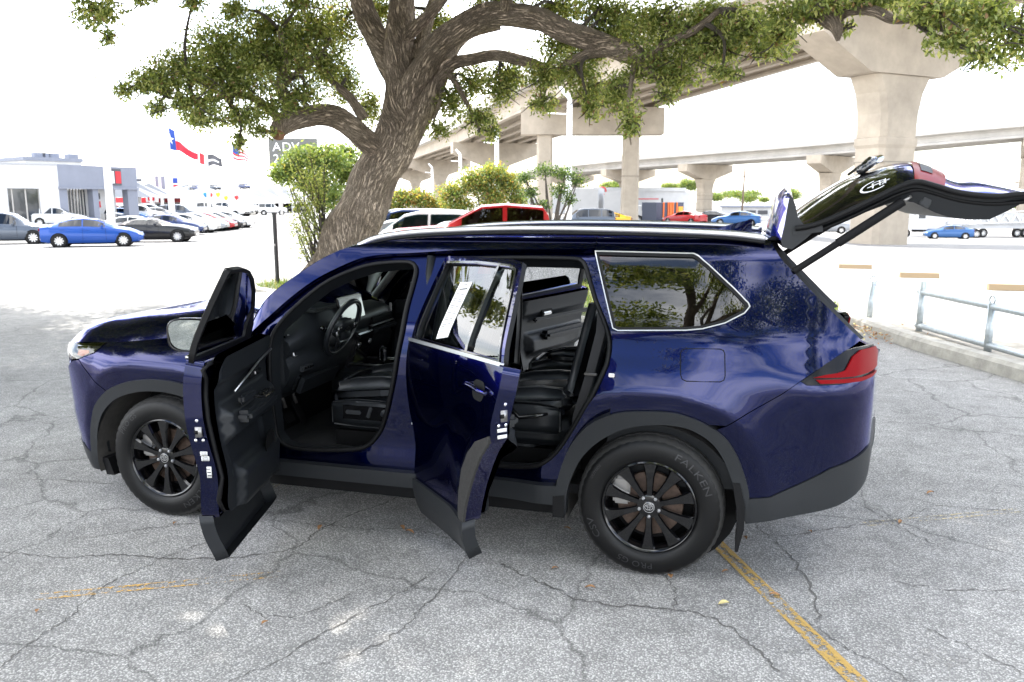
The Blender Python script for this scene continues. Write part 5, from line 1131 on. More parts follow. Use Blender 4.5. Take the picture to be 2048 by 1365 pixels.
# shoots sprouting round the foot of the trunk
SH = []; SC6 = []
rs = random.Random(2)
for k in range(26):
    u = rs.uniform(0, 1); base = Vector(b0).lerp(Vector(TRK[3][:3]), rs.uniform(.35, 1.0))+Vector((-.45, -.25, 0)); top = base+Vector((rs.uniform(-.55, .15), rs.uniform(-.3, .2), rs.uniform(.5, 1.3)))
    SH.append([(*base, .014), (*base.lerp(top, .5), .010), (*top, .005)])
    for q in (.55, .8, 1.0): m = base.lerp(top, q); SC6.append((m.x, m.y, m.z, .16, .16, .2))
for i, L in enumerate(SH): limb([L], 'shoot', BARK2, OAK, 6, .03, 3)
leaves('shoot_leaves', SC6, LF[:3], [.2, .5, .3], 12, .06, lambda c: 34, OAK, .3)
# second oak, on the near side of the lot; it shows in the car's glass and paint
OAK2 = empty('live_oak', (-1.2, -11.5, 0), label='live oak mirrored in the quarter window of the blue suv', cat='tree')
limb([[(-1.2, -11.5, -.1, .60), (-1.1, -11.4, 1.4, .44), (-.6, -11.1, 3.2, .40), (.4, -10.6, 4.9, .36), (1.4, -9.9, 6.2, .30)]], 'trunk', BARK, OAK2, 16, .05, 6)
L2 = [[(1.4, -9.9, 6.2, .28), (2.4, -8.8, 7.1, .26), (3.4, -8.0, 7.6, .22), (4.9, -7.6, 7.9, .17), (6.4, -7.4, 8.3, .13), (8.6, -7.8, 8.4, .07)],
 [(2.4, -8.8, 7.1, .22), (2.7, -7.6, 7.9, .19), (2.5, -6.4, 8.6, .14), (1.6, -5.6, 9.0, .07)], [(3.4, -8.0, 7.6, .17), (4.2, -6.8, 8.3, .13), (5.4, -5.9, 8.8, .07)],
 [(.4, -10.6, 4.9, .26), (-1.2, -9.6, 6.3, .20), (-3.0, -8.8, 7.2, .14), (-5.2, -8.6, 7.5, .06)], [(1.4, -9.9, 6.2, .22), (1.0, -11.4, 7.2, .16), (.2, -13.0, 7.6, .08)], [(2.4, -8.8, 7.1, .18), (4.0, -10.2, 7.7, .14), (6.2, -11.6, 8.0, .07)],
 [(2.7, -7.6, 7.9, .10), (3.6, -6.6, 8.6, .08), (4.0, -5.6, 9.1, .04)], [(4.9, -7.6, 7.9, .10), (5.8, -8.8, 8.4, .07), (6.9, -9.8, 8.6, .03)], [(3.4, -8.0, 7.6, .10), (3.2, -7.0, 7.3, .07), (3.9, -6.2, 7.2, .03)]]
for i, L in enumerate(L2): limb([L], 'limb', BARK, OAK2, 10, .06, 9+i)
leaves('crown', [(x, y, z, r*1.2, r, r*.55) for x, y, z, r in CANOPY_B], LF[:3], [.5, .35, .15], 21, .13, lambda c: 480*c[3]**2, OAK2, .2, .48)
# bushes and small trees in the middle distance
GLF = [leaf_mat('bush_leaf_dark', (.05, .085, .03)), leaf_mat('bush_leaf', (.10, .155, .045)), leaf_mat('bush_leaf_pale', (.19, .24, .07)), leaf_mat('bush_leaf_yellow', (.30, .26, .07)), leaf_mat('bush_leaf_orange', (.30, .17, .06))]
def bush(name, base, clumps, probs, size, dens, label, cat, seed, stems=5, mats=GLF, group=None, spread=.5):
    T = empty(name, base, label=label, cat=cat, group=group); rr = random.Random(seed); st = []
    for k in range(stems):
        c = clumps[k % len(clumps)]; b = Vector(base)+Vector((rr.uniform(-.25, .25), rr.uniform(-.2, .2), -.05)); e = Vector(c[:3])
        st.append([(*b, .05), (*b.lerp(e, .5)+Vector((rr.uniform(-.2, .2), 0, .1)), .035), (*e, .015)])
    limb(st, 'trunk', BARK2, T, 8, .05, seed); leaves('crown', clumps, mats, probs, seed, size, lambda c: dens*c[3]*c[5]*3.14*2.0, T, .2); return T
bush('green_tree', (-12.176, 22.934, -0.217), [C6((-12.548, 22.417, 3.331), 45, 30, 30), C6((-11.579, 22.701, 3.367), 55, 34, 30), C6((-13.056, 22.190, 2.879), 36, 26, 30), C6((-12.160, 22.396, 2.608), 55, 32, 30), C6((-11.415, 23.720, 2.910), 45, 45, 31), C6((-11.512, 22.467, 1.975), 45, 32, 30), C6((-11.446, 23.830, 3.564), 40, 28, 31), C6((-13.226, 22.118, 2.753), 28, 14, 30)], [.05, .4, .5, .05, 0], .15, 420, 'bright green bushy tree left of the oak trunk, in front of a grey billboard', 'tree', 31, 6)
bush('crape_myrtle', (-11.462, 30.526, -0.230), [C6((-12.239, 30.707, 1.984), 34, 26, 38), C6((-11.342, 30.951, 1.915), 40, 24, 38), C6((-10.656, 31.089, 1.594), 34, 20, 38), C6((-12.435, 30.547, 1.411), 30, 18, 38)], [.05, .2, .3, .3, .15], .15, 380, 'yellowing shrub with an orange tinge right of the oak trunk', 'shrub', 32, 4)
bush('crape_myrtle', (-7.924, 29.430, -0.206), [C6((-9.204, 29.502, 2.198), 34, 26, 36), C6((-8.272, 29.847, 2.632), 40, 34, 36), C6((-7.547, 30.114, 2.958), 40, 26, 36), C6((-8.859, 29.494, 1.613), 40, 20, 36), C6((-7.500, 29.950, 1.981), 40, 30, 36), C6((-6.790, 30.271, 2.632), 34, 30, 36), C6((-6.436, 30.234, 1.873), 26, 24, 36)], [.05, .22, .38, .30, .05], .15, 380, 'yellow-green rounded shrub behind the red pickup cab', 'shrub', 33, 5)
bush('bare_shrub', (-3.557, 24.357, -0.133), [C6((-4.575, 24.581, 2.698), 26, 16, 30), C6((-3.882, 24.828, 2.970), 32, 18, 30), C6((-3.170, 25.006, 2.825), 32, 18, 30), C6((-4.373, 24.540, 2.156), 26, 16, 30), C6((-3.318, 24.858, 2.246), 26, 18, 30), C6((-2.716, 25.089, 2.572), 22, 14, 30), C6((-3.910, 24.590, 1.704), 24, 14, 30), C6((-2.948, 24.898, 1.885), 20, 14, 30)], [.6, .3, .1, 0, 0], .12, 280, 'sparse dark twiggy shrub between the red pickup and a white lamp post', 'shrub', 34, 16)
# far trees beyond the highway
for i, (u, v, w, h, d, lab) in enumerate([(1165,388,28,16,170,'round green tree behind the white shop, left of the slender bridge column'), (1225,372,26,10,190,'flat green tree top just left of the slender bridge column'), (1340,375,22,12,200,'dark green tree above the white shop roof, left of the far hammerhead pier'), (1380,370,24,14,190,'green tree touching the far hammerhead pier, above the shop roof'), (1440,392,30,12,210,'low dark green tree right of the far hammerhead pier'),
     (1490,393,34,14,200,'broad bright green tree beside the wooden utility pole'), (1525,400,14,7,190,'small lime green tree in front of the far wall'), (1590,388,24,12,200,'green tree behind the spoiler of the raised tailgate'), (1640,400,30,14,190,'green tree under the raised tailgate glass'), (1800,410,30,22,170,'leafy tree left of the white truck cab'), (1960,420,26,18,150,'tree behind the white lattice trailer'), (2030,405,30,24,150,'tall tree at the right edge behind the trailer')]):
    s = d/1634.0; B = {0: None}
    p = [(-29.800, 164.464, -1.272), (-27.014, 186.377, -1.272), (-15.091, 200.343, -1.272), (-9.689, 191.329, -1.272), (-3.667, 214.167, -1.272), (2.558, 205.388, -1.272), (6.519, 195.961, -1.274), (14.342, 208.691, -1.630), (19.416, 199.487, -2.158), (33.796, 182.303, -3.132), (44.365, 164.208, -3.132), (50.542, 165.973, -3.132)][i]
    zc = 1.944+(397-v)*s; rr = random.Random(i); cl = []
    for k in range(6): cl.append((p[0]+rr.uniform(-.6, .6)*w*s, p[1]+rr.uniform(-.5, .5)*w*s, zc+rr.uniform(-.5, .4)*h*s, w*s*.85, w*s*.85, h*s*.95))
    bush('far_tree', p, cl, [.15, .45, .35, .05, 0], .42, 26, lab, 'tree', 60+i, 3)
# grass island round the oak, kerb and blades
GRS = pbr('lawn_soil', (.10, .115, .045), .95, noise=(3, .45))
isl = smoothline([(-6.7, 10.4), (-6.2, 9.7), (-4.6, 9.0), (-2.0, 8.2), (1.0, 7.4), (3.6, 7.6), (4.9, 8.9), (4.4, 11.2), (1.5, 12.6), (-2.0, 12.9), (-5.0, 12.2), (-6.5, 11.2)], 5, True)
Pv, Fv, _ = triangulate(isl, [], .6)
g_ = mk('lawn', [(x, y, .12+.03*math.sin(x*2)*math.sin(y*1.7)) for x, y in Pv], Fv, GRS); tag(g_, kind='structure')
if g_.data.polygons[0].normal.z < 0: g_.data.flip_normals()
KERB = pbr('old_concrete', (.36, .34, .30), .9, noise=(5, .35), bump=(60, .5, .01))
def kerb(name, line, w=.16, h=.15, closed=False, label=None):
    v = []; n = len(line); f = []
    prof = [(-w/2-.01, -.05), (-w/2, h*.75), (-w/2+.04, h), (w/2-.03, h), (w/2, h*.85), (w/2, -.05)]; m = len(prof)
    for i, p in enumerate(line):
        a = line[(i-1) % n] if closed else line[max(i-1, 0)]; b = line[(i+1) % n] if closed else line[min(i+1, n-1)]; d = Vector((b[0]-a[0], b[1]-a[1])).normalized(); q = Vector((-d.y, d.x))
        for o, z in prof: v.append((p[0]+q.x*o, p[1]+q.y*o, z))
    for i in range(n if closed else n-1):
        for k in range(m-1): a = i*m+k; b = ((i+1) % n)*m+k; f.append((a, b, b+1, a+1))
    o = mk(name, v, f, KERB, sharp=40); tag(o, kind='structure'); return o
kerb('kerb', isl, .16, .14, True)
gm = [leaf_mat('grass_blade', (.09, .14, .035), .4), leaf_mat('grass_blade_dry', (.22, .20, .09), .3)]
g = np.random.default_rng(5); pts = []
while len(pts) < 9000:
    x, y = g.uniform(-9.6, 4.9), g.uniform(7.3, 13)
    if inpoly(x, y, isl): pts.append((x, y))
p = np.array(pts); n = len(p); ang = g.uniform(0, 6.28, n); hgt = g.uniform(.05, .14, n); dx = np.stack([np.cos(ang), np.sin(ang)], 1)*.012; lean = g.normal(size=(n, 2))*.04
b3 = np.column_stack([p, np.full(n, .10)]); D3 = np.column_stack([dx, np.zeros(n)]); Tp = np.column_stack([p+lean, .11+hgt])
q = np.stack([b3-D3, b3+D3, Tp+D3*.2, Tp-D3*.2], 1).reshape(-1, 3)
me = fast_mesh('grass', q, np.arange(n*4).reshape(-1, 4), gm, g.choice(2, n, p=[.7, .3])); o = bpy.data.objects.new('grass', me); COL.objects.link(o); tag(o, 'short patchy grass on the island round the oak', 'grass', kind='stuff')

# ---------------------------------------------------------------- elevated highways
CONC = pbr('bridge_concrete', (.42, .36, .285), .85, noise=(.6, .22), bump=(6, .15, .02))
CONCW = pbr('pale_concrete', (.47, .445, .405), .85, noise=(.5, .18))
def frame2(d): d = Vector((d[0], d[1], 0)).normalized(); return d, Vector((d.y, -d.x, 0))     # along, right
def pier(parent, base, d, cap_w, cap_d, cap_t, col_w, col_d, z_cap, z_top, taper=.45, cols=(0.0,), flare=True, name='pier'):
    al, rt = frame2(d); b = Vector((base[0], base[1], 0)); zt = z_top; zb = z_cap
    def P(r, a, z): q = b+rt*r+al*a; return (q.x, q.y, z)
    m = MB()
    for s in cols:
        w0 = col_w/2; rg = []
        zs = [(base[2]-.5, 1.0, 1.0), (base[2]+(zb-base[2])*.02, 1.0, 1.0)]
        if flare: zs += [(zb-(zb-base[2])*.42, 1.0, 1.0), (zb-(zb-base[2])*.40, 1.07, 1.05), (zb-(zb-base[2])*.36, 1.07, 1.05), (zb-(zb-base[2])*.355, .98, 1.0), (zb-(zb-base[2])*.22, 1.02, 1), (zb-(zb-base[2])*.10, 1.20, 1), (zb-.02, 1.55, 1)]
        else: zs += [(zb-.02, .92, .92)]
        for z, k, k2 in zs:
            w = w0*k; e = col_d/2*k2; c = min(w, e)*.25
            rg.append([P(s-w+c, -e, z), P(s+w-c, -e, z), P(s+w, -e+c, z), P(s+w, e-c, z), P(s+w-c, e, z), P(s-w+c, e, z), P(s-w, e-c, z), P(s-w, -e+c, z)])
        m2 = MB(); m2.loft(rg); m2.build('column', CONC, parent)
        for zz in [base[2]+(zb-base[2])*t for t in ((.25, .5) if flare else (.55,))]:
            mm = MB(); w = w0*1.006+.004; e = col_d/2*1.006+.004; mm.loft([[P(s-w, -e, z), P(s+w, -e, z), P(s+w, e, z), P(s-w, e, z)] for z in (zz-.03, zz+.03)]); mm.build('joint', pbr('concrete_joint', (.25, .22, .18), .9), parent)
    h = cap_w/2; e = cap_t/2
    if taper > 0:
        inner = h*taper; zs = zb+(zt-zb)*.52
        prof = [(-h, zt), (-h, zs), (-inner, zb), (inner, zb), (h, zs), (h, zt)]
    else: prof = [(-h, zt), (-h, zb), (h, zb), (h, zt)]
    m.loft([[P(r, a, z) for r, z in prof] for a in (-e, e)]); m.build('cap', CONC, parent)
def deck(parent, path, half, z_soff, girders, gd, top, barrier=.9, mat=CONC, wmat=CONCW):
    """path: list of (x, y, z_soffit)"""
    P = smoothline(path, 6); L = []
    for i, p in enumerate(P):
        a = P[max(i-1, 0)]; b = P[min(i+1, len(P)-1)]; al, rt = frame2((b[0]-a[0], b[1]-a[1])); L.append((Vector(p), rt))
    def sweep(name, prof, mt):
        rg = []
        for p, rt in L: rg.append([(p.x+rt.x*r, p.y+rt.y*r, p.z+z) for r, z in prof])
        v, f = loft(rg, True, True); return mk(name, v, f, mt, parent, smooth=False)
    sweep('deck_slab', [(-half, gd), (half, gd), (half, gd+.28), (-half, gd+.28)], wmat)
    for s in (-1, 1): sweep('parapet', [(s*half-.02*s, gd+.1), (s*(half+.32), gd+.1), (s*(half+.32), gd+.34+barrier), (s*half, gd+.34+barrier)][::s], wmat)
    for k in range(girders):
        r = -half*.86+2*half*.86*k/(girders-1); sweep('girder', [(r-.28, 0), (r+.28, 0), (r+.28, .22), (r+.10, .38), (r+.10, gd-.25), (r+.42, gd-.02), (r-.42, gd-.02), (r-.10, gd-.25), (r-.10, .38), (r-.28, .22)], mat)
HW = empty('elevated_highway', (-11.850, 76.775, -0.765), label='broad concrete flyover on tall bents running back from the upper right', cat='bridge')
pA = [(22.583, 38.115, -0.400), (11.367, 51.697, -0.979), (-11.850, 76.775, -0.765), (-34.296, 117.779, -1.272), (-63.031, 168.692, -1.272), (-99.162, 241.775, -1.272), (-152.606, 351.243, -0.415)]
zs = [14.6, 13.0, 10.6, 10.2, 10.3, 10.5, 11.0]
pathA = [(p[0], p[1], z) for p, z in zip(pA, zs)]; pathA[0:0] = [(pA[0][0]+20, pA[0][1]-10, 15.5)]
deck(HW, pathA, 6.6, 0, 6, 1.7, 0)
def dirof(i, L=pA): a = L[max(i-1, 0)]; b = L[min(i+1, len(L)-1)]; return (b[0]-a[0], b[1]-a[1])
pier(HW, pA[1], dirof(1), 14.2, 2, 2.6, 3.1, 2.3, 9.25, zs[1], .44)
pier(HW, pA[2], (dirof(2)[0]*.4, dirof(2)[1]), 13.9, 2, 2.2, 1.65, 1.65, 8.05, zs[2], 0, (-4.6, 3.9), False)
pier(HW, pA[3], dirof(3), 13.6, 2, 2.4, 2.6, 2.2, 6.9, zs[3], .30); pier(HW, pA[4], dirof(4), 13.6, 2, 2.4, 2.6, 2.2, 7.0, zs[4], .30); pier(HW, pA[5], dirof(5), 13.6, 2, 2.4, 2.6, 2.2, 7.2, zs[5], .30)
HB = empty('elevated_highway', (-3.236, 125.601, -1.272), label='lower far ramp on hammerhead piers crossing behind the broad flyover', cat='bridge')
pB = [(-49.325, 195.838, -1.272), (-32.300, 163.750, -1.272), (-17.020, 139.610, -1.272), (-3.236, 125.601, -1.272), (13.489, 112.289, -2.057), (34.143, 103.333, -2.487), (62.960, 100.004, -2.223)]
zB = [6.3, 6.6, 6.75, 6.95, 7.35, 8.6, 10.4]
deck(HB, [(p[0], p[1], z) for p, z in zip(pB, zB)], 4.4, 0, 4, 1.05, 0, .55, CONCW)
for i in (1, 2, 3, 4, 5): pier(HB, pB[i], dirof(i, pB), 9.6, 2, 2.0, 2.1, 1.8, zB[i]-2.15, zB[i], .26)

# ---------------------------------------------------------------- the dealership lot: parked vehicles
CGL = glass('car_glass', (.10, .13, .14)); CGLL = pbr('pale_car_glass', (.25, .30, .33), rough=.05, coat=1)
WRIM = pbr('alloy_rim', (.55, .55, .56), rough=.3, metal=.9); WDARK = pbr('dark_rim', (.05, .05, .055), rough=.35, metal=.6)
HLAMP = pbr('lamp_glass', (.7, .72, .74), rough=.1, coat=1)
COLS = dict(white=(.62, .62, .61), silver=(.26, .27, .29), grey=(.07, .085, .11), black=(.004, .004, .005), blue=(.007, .055, .27), navy=(.015, .03, .10), red=(.36, .012, .015), steel=(.16, .24, .33), yellow=(.70, .36, .02), sky=(.03, .10, .26), beige=(.50, .46, .40))
def cpaint(c): return pbr('paint_'+c, COLS[c], rough=.3, metal=.0 if c in ('white', 'red', 'yellow', 'black') else .25, coat=.6, coat_rough=.03, coat_ior=1.4, spec=.25)
def wheel_mesh(r, w, rim, key):
    me = bpy.data.meshes.get(key)
    if me: return me
    m = MB(); v, f = lathe([(r*.66, -w/2+.02), (r*.72, -w/2), (r*.94, -w/2), (r, -w/2+.03), (r, w/2-.03), (r*.94, w/2), (r*.6, w/2)], 28); m.add(v, f, 0)
    v, f = lathe([(r*.66, -w/2+.02), (r*.62, -w/2+.035), (r*.60, -w/2+.10), (0, -w/2+.10)], 28); m.add(v, f, 1)
    for q in range(10):
        a = 2*math.pi*q/10; ca, sa = math.cos(a), math.sin(a)
        def P(rr, ww, t): return (rr*ca-ww*sa, t, rr*sa+ww*ca)
        m.add([P(0, -.035, -w/2+.03), P(r*.64, -.028, -w/2+.022), P(r*.64, .028, -w/2+.022), P(0, .035, -w/2+.03)], [(0, 1, 2, 3)], 2)
    me = mesh(key, m.v, m.f, None, smooth=False, mats=[TYRE, MATT, rim], fm=m.m); return me
# stations: (x, z_sill, z_belt, z_top, half_width, half_width_top); nose at +x
KIND = {
 'sedan': dict(L=4.7, wb=2.88, fx=1.42, r=.335, st=[(-2.34,.42,.80,.84,.66,.60),(-2.28,.30,.98,1.06,.84,.70),(-1.9,.24,1.02,1.12,.92,.72),(-1.5,.22,1.01,1.24,.925,.64),(-.9,.22,1.0,1.40,.925,.60),(-.3,.22,.985,1.44,.925,.60),(.2,.22,.97,1.38,.925,.62),(.75,.22,.95,1.16,.925,.68),(1.1,.22,.92,1.00,.92,.72),(1.7,.24,.82,.90,.90,.70),(2.1,.26,.66,.74,.82,.60),(2.33,.34,.52,.58,.58,.48)], win=[(-1.45,-.42),(-.36,.62)]),
 'coupe': dict(L=4.7, wb=2.72, fx=1.45, r=.35, st=[(-2.3,.45,.85,.92,.70,.62),(-2.2,.32,1.0,1.06,.90,.72),(-1.5,.24,1.02,1.14,.94,.68),(-.7,.22,.98,1.34,.935,.58),(-.1,.22,.97,1.36,.93,.60),(.5,.22,.96,1.16,.93,.66),(.85,.22,.95,1.03,.93,.74),(1.5,.24,.90,.96,.93,.74),(2.1,.26,.76,.84,.88,.66),(2.35,.34,.62,.66,.70,.52)], win=[(-1.1,-.2),(-.14,.42)]),
 'suv': dict(L=4.75, wb=2.75, fx=1.40, r=.36, st=[(-2.37,.5,1.0,1.10,.78,.66),(-2.28,.36,1.06,1.45,.90,.62),(-1.8,.28,1.06,1.66,.93,.64),(-.9,.26,1.05,1.70,.935,.66),(0,.26,1.03,1.70,.935,.66),(.35,.26,1.02,1.62,.935,.66),(1.0,.26,1.0,1.14,.93,.74),(1.6,.28,.95,1.04,.92,.74),(2.1,.30,.84,.92,.86,.66),(2.36,.40,.66,.70,.66,.52)], win=[(-2.1,-1.35),(-1.25,-.35),(-.28,.62)]),
 'jeep': dict(L=4.3, wb=2.6, fx=1.30, r=.40, st=[(-2.1,.5,1.15,1.70,.84,.70),(-2.0,.45,1.16,1.82,.86,.72),(-1.0,.42,1.16,1.84,.87,.72),(.2,.42,1.15,1.82,.87,.72),(.55,.42,1.15,1.30,.87,.70),(.8,.42,1.14,1.20,.86,.66),(1.9,.45,1.08,1.14,.80,.62),(2.15,.5,.95,1.0,.74,.6)], win=[(-1.95,-1.1),(-1.0,-.2),(-.1,.42)]),
 'pickup': dict(L=5.85, wb=3.6, fx=1.85, r=.40, st=[(-2.92,.52,1.05,1.14,.90,.88),(-2.86,.45,1.22,1.24,.98,.95),(-1.0,.40,1.24,1.26,1.0,.95),(-.93,.40,1.28,1.70,1.0,.74),(-.80,.40,1.30,1.86,1.0,.72),(0,.40,1.30,1.92,1.0,.74),(.55,.40,1.30,1.88,1.0,.74),(1.35,.40,1.30,1.46,1.0,.80),(1.6,.40,1.29,1.42,1.0,.82),(2.5,.42,1.20,1.35,.97,.80),(2.85,.45,1.02,1.18,.90,.74),(2.95,.52,.72,.74,.80,.7)], win=[(-.82,-.02),(.08,.98)]),
}
def build_car(kind, col, detail=True, rim=WRIM, glassm=CGL):
    K = KIND[kind]; key = kind+col+str(detail); P = cpaint(col); st = K['st']
    T = empty('parked_car' if kind != 'pickup' else 'pickup_truck')
    def prof(x, j): return interp([(s[0], s[j]) for s in st], x) if False else lin([(s[0], s[j]) for s in st], x)
    xs = sorted(set([s[0] for s in st] + [st[0][0]+(st[-1][0]-st[0][0])*i/34 for i in range(35)])); rg = []
    for x in xs:
        zl, zb, zt, w, wt = (prof(x, j) for j in range(1, 6)); zm = zl+(zb-zl)*.45
        half = [(w*.93, zl), (w, zl+.12), (w*1.0, zm), (w*.985, zb-.06), (w*.955, zb), (wt, zt-.03), (wt*.86, zt), (0, zt+.012)]
        rg.append([(x, -y, z) for y, z in half] + [(x, y, z) for y, z in half[-2::-1]])
    v, f = loft(rg, False, False); n = len(rg[0])
    f.append(tuple(range(n))); f.append(tuple((len(xs)-1)*n+k for k in range(n-1, -1, -1)))
    b = mk('body', v, [tuple(reversed(q)) for q in f], P, T, sharp=32)
    def side(x0, x1, z0f, z1f, s, out_=.006, name='window', mt=glassm, slant=.10):
        N = 6; vv = []
        for i in range(N+1):
            x = x0+(x1-x0)*i/N
            zb, zt, w, wt = prof(x, 2), prof(x, 3), prof(x, 4), prof(x, 5)
            for k in (z0f, z1f):
                y = w*.955+(wt-w*.955)*k; z = zb+(zt-.03-zb)*k; vv.append((x, s*(y+out_), z+.003))
        ff = [(2*i, 2*i+2, 2*i+3, 2*i+1) for i in range(N)]
        mk(name, vv, ff if s < 0 else [tuple(reversed(q)) for q in ff], mt, T, smooth=False)
    for s in (-1, 1):
        for x0, x1 in K['win']: side(x0, x1, .10, .92, s)
    # windscreen and rear glass: faces of the sloping part
    def scr(x0, x1, name):
        vv = []; N = 5
        for i in range(N+1):
            x = x0+(x1-x0)*i/N; zt, wt = prof(x, 3), prof(x, 5)
            for k in (-.88, -.3, .3, .88): vv.append((x, wt*k, zt+.012*(1-k*k)+.012))
        ff = [(i*4+j, (i+1)*4+j, (i+1)*4+j+1, i*4+j+1) for i in range(N) for j in range(3)]
        if x1 < x0: ff = [tuple(reversed(q)) for q in ff]
        mk(name, vv, ff, glassm, T)
    fs = {'sedan': (.28, 1.0), 'coupe': (0.0, .78), 'suv': (.40, .93), 'jeep': (.22, .53), 'pickup': (.72, 1.30)}[kind]; rs = {'sedan': (-1.0, -1.75), 'coupe': (-.8, -1.6), 'suv': (-1.95, -2.27), 'jeep': (-1.95, -2.02), 'pickup': (-.82, -.92)}[kind]
    scr(*fs, 'windshield'); scr(*rs, 'rear_window')
    r = K['r']; wm_ = wheel_mesh(r, .22, rim, 'carwheel_%s_%s' % (kind, rim.name))
    for wx in (K['fx'], K['fx']-K['wb']):
        for s in (-1, 1):
            w = prof(wx, 4)
            vv = [(wx, s*(w+.002), r)] + [(wx+(r+.06)*math.cos(a), s*(w+.002), r+(r+.055)*math.sin(a)) for a in [2*math.pi*k/24 for k in range(24)]]
            ff = [(0, 1+k, 1+(k+1) % 24) for k in range(24)]; mk('wheel_arch', vv, ff if s < 0 else [tuple(reversed(q)) for q in ff], MATT, T, smooth=False)
            inst('wheel', wm_, T, (wx, s*(w-.052), r), (0, 0, 0 if s < 0 else math.pi))
    xf, xb = st[-1][0], st[0][0]
    for s in (-1, 1):
        MB().box((xf-.22, s*st[-2][4]*.80, prof(xf-.25, 2)-.02), (.30, .22, .10)).build('headlight', HLAMP, T, bevel=.02)
        MB().box((xb+.07, s*st[1][4]*.84, prof(xb+.1, 2)-.10), (.16, .22, .12)).build('tail_light', RED, T, bevel=.02)
        mx_ = K['win'][-1][1]-.12; MB().box((mx_, s*(prof(mx_, 4)+.08), prof(mx_, 2)+.06), (.14, .16, .12)).build('mirror', P if kind != 'pickup' else GLOSSB, T, bevel=.03)
        if detail:
            for x0, x1 in K['win']:
                xm = x0+.14; MB().box((xm, s*(prof(xm, 4)+.004), prof(xm, 2)-.13), (.20, .02, .028)).build('door_handle', P, T)
                xg = x1+.03; zl, zb = prof(xg, 1), prof(xg, 2); MB().box((xg, s*(prof(xg, 4)-.001), (zl+zb)/2+.05), (.010, .008, (zb-zl)*.8)).build('door_gap', MATT, T)
    MB().box((xf-.02, 0, prof(xf, 1)+.10), (.08, st[-1][4]*1.5, .14)).build('grille', GLOSSB, T); MB().box((.0, 0, prof(0, 1)-.02), (st[-1][0]*1.5, 1.6, .10)).build('underbody', MATT, T)
    return T
def lin(tab, t):
    if t <= tab[0][0]: return tab[0][1]
    for (a, b), (c, d) in zip(tab, tab[1:]):
        if t <= c: return b+(d-b)*(t-a)/(c-a)
    return tab[-1][1]
PROTO = {}
def park(kind, col, pos, heading, label, group=None, rim=WRIM, detail=True, glassm=CGL, scale=1.0, dz=0.0):
    k = (kind, col, rim.name, detail, glassm.name)
    if k not in PROTO: T = build_car(kind, col, detail, rim, glassm); PROTO[k] = T
    else: T = copy_tree(PROTO[k])
    T.location = (pos[0], pos[1], pos[2]+dz); T.rotation_euler = (0, 0, R(heading)); T.scale = (scale,)*3
    for q in ('label', 'category', 'group'):
        if q in T: del T[q]
    tag(T, label, 'pickup truck' if kind == 'pickup' else 'car', group); return T
FR = 'cars parked along the front row of the lot'; BR = 'trucks parked on the second row of the lot'; CR = 'cars parked beside the oak'
hd = -16-4
park('sedan', 'blue', (-28.594, 29.476, -0.475), 36, 'bright blue sedan side-on at the front of the left lot', FR)
park('suv', 'grey', (-35.363, 30.629, -0.510), 34, 'blue-grey wagon at the left edge, its tail beside the bright blue sedan', FR)
park('coupe', 'black', (-29.556, 35.091, -0.543), 26, 'black coupe with silver wheels right of the bright blue sedan', FR)
park('sedan', 'white', (-33.717, 38.706, -0.595), 26, 'white sedan whose nose shows between the bright blue sedan and the black coupe', FR)
park('sedan', 'navy', (-36.097, 44.853, -0.631), 22, 'dark blue sedan just right of the black coupe', FR); park('sedan', 'white', (-37.249, 48.122, -0.633), 20, 'white sedan between the dark blue and the silver sedans of the front row', FR)
park('sedan', 'silver', (-38.248, 50.646, -0.627), 20, 'silver sedan next to the red sedan in the front row', FR); park('sedan', 'red', (-38.737, 52.443, -0.621), 20, 'red sedan in the front row of the left lot', FR)
park('sedan', 'black', (-39.221, 54.301, -0.612), 20, 'black sedan right of the red sedan in the front row', FR); park('sedan', 'white', (-40.072, 57.182, -0.594), 22, 'white sedan at the right end of the front row', FR)
for u, v, k, c, h, lab in ((52,452,'suv','silver',32,'silver suv behind the blue-grey wagon'), (118,452,'suv','white',34,'white suv with dark rear glass behind the bright blue sedan'), (150,446,'suv','silver',32,'long silver suv under the building window'), (212,446,'sedan','grey',32,'grey sedan behind the first white light pole'), (250,444,'sedan','sky',32,'pale blue sedan behind the black coupe'), (285,443,'suv','white',32,'white suv between the two nearest light poles'), (322,442,'sedan','silver',32,'silver sedan beside the second white light pole')):
    park(k, c, {52: (-60.556, 55.793, -0.564), 118: (-57.633, 56.628, -0.564), 150: (-61.942, 63.027, -0.506), 212: (-58.933, 63.887, -0.506), 250: (-59.113, 66.747, -0.485), 285: (-58.407, 68.503, -0.474), 322: (-57.590, 70.370, -0.464)}[u], h, lab, 'cars on the back row by the dealership')
park('pickup', 'white', (-60.831, 82.328, -0.434), 36, 'white pickup truck side-on at the left of the truck row', BR)
for p, lab in (((-60.305, 85.833, -0.447), 'second white truck of the row, its nose behind the side-on pickup'), ((-66.337, 95.835, -0.565), 'third white truck of the row'), ((-72.745, 106.535, -0.672), 'fourth white truck of the row'), ((-76.679, 113.699, -0.672), 'last white truck at the right end of the row')): park('pickup', 'white', p, 5, lab, BR)
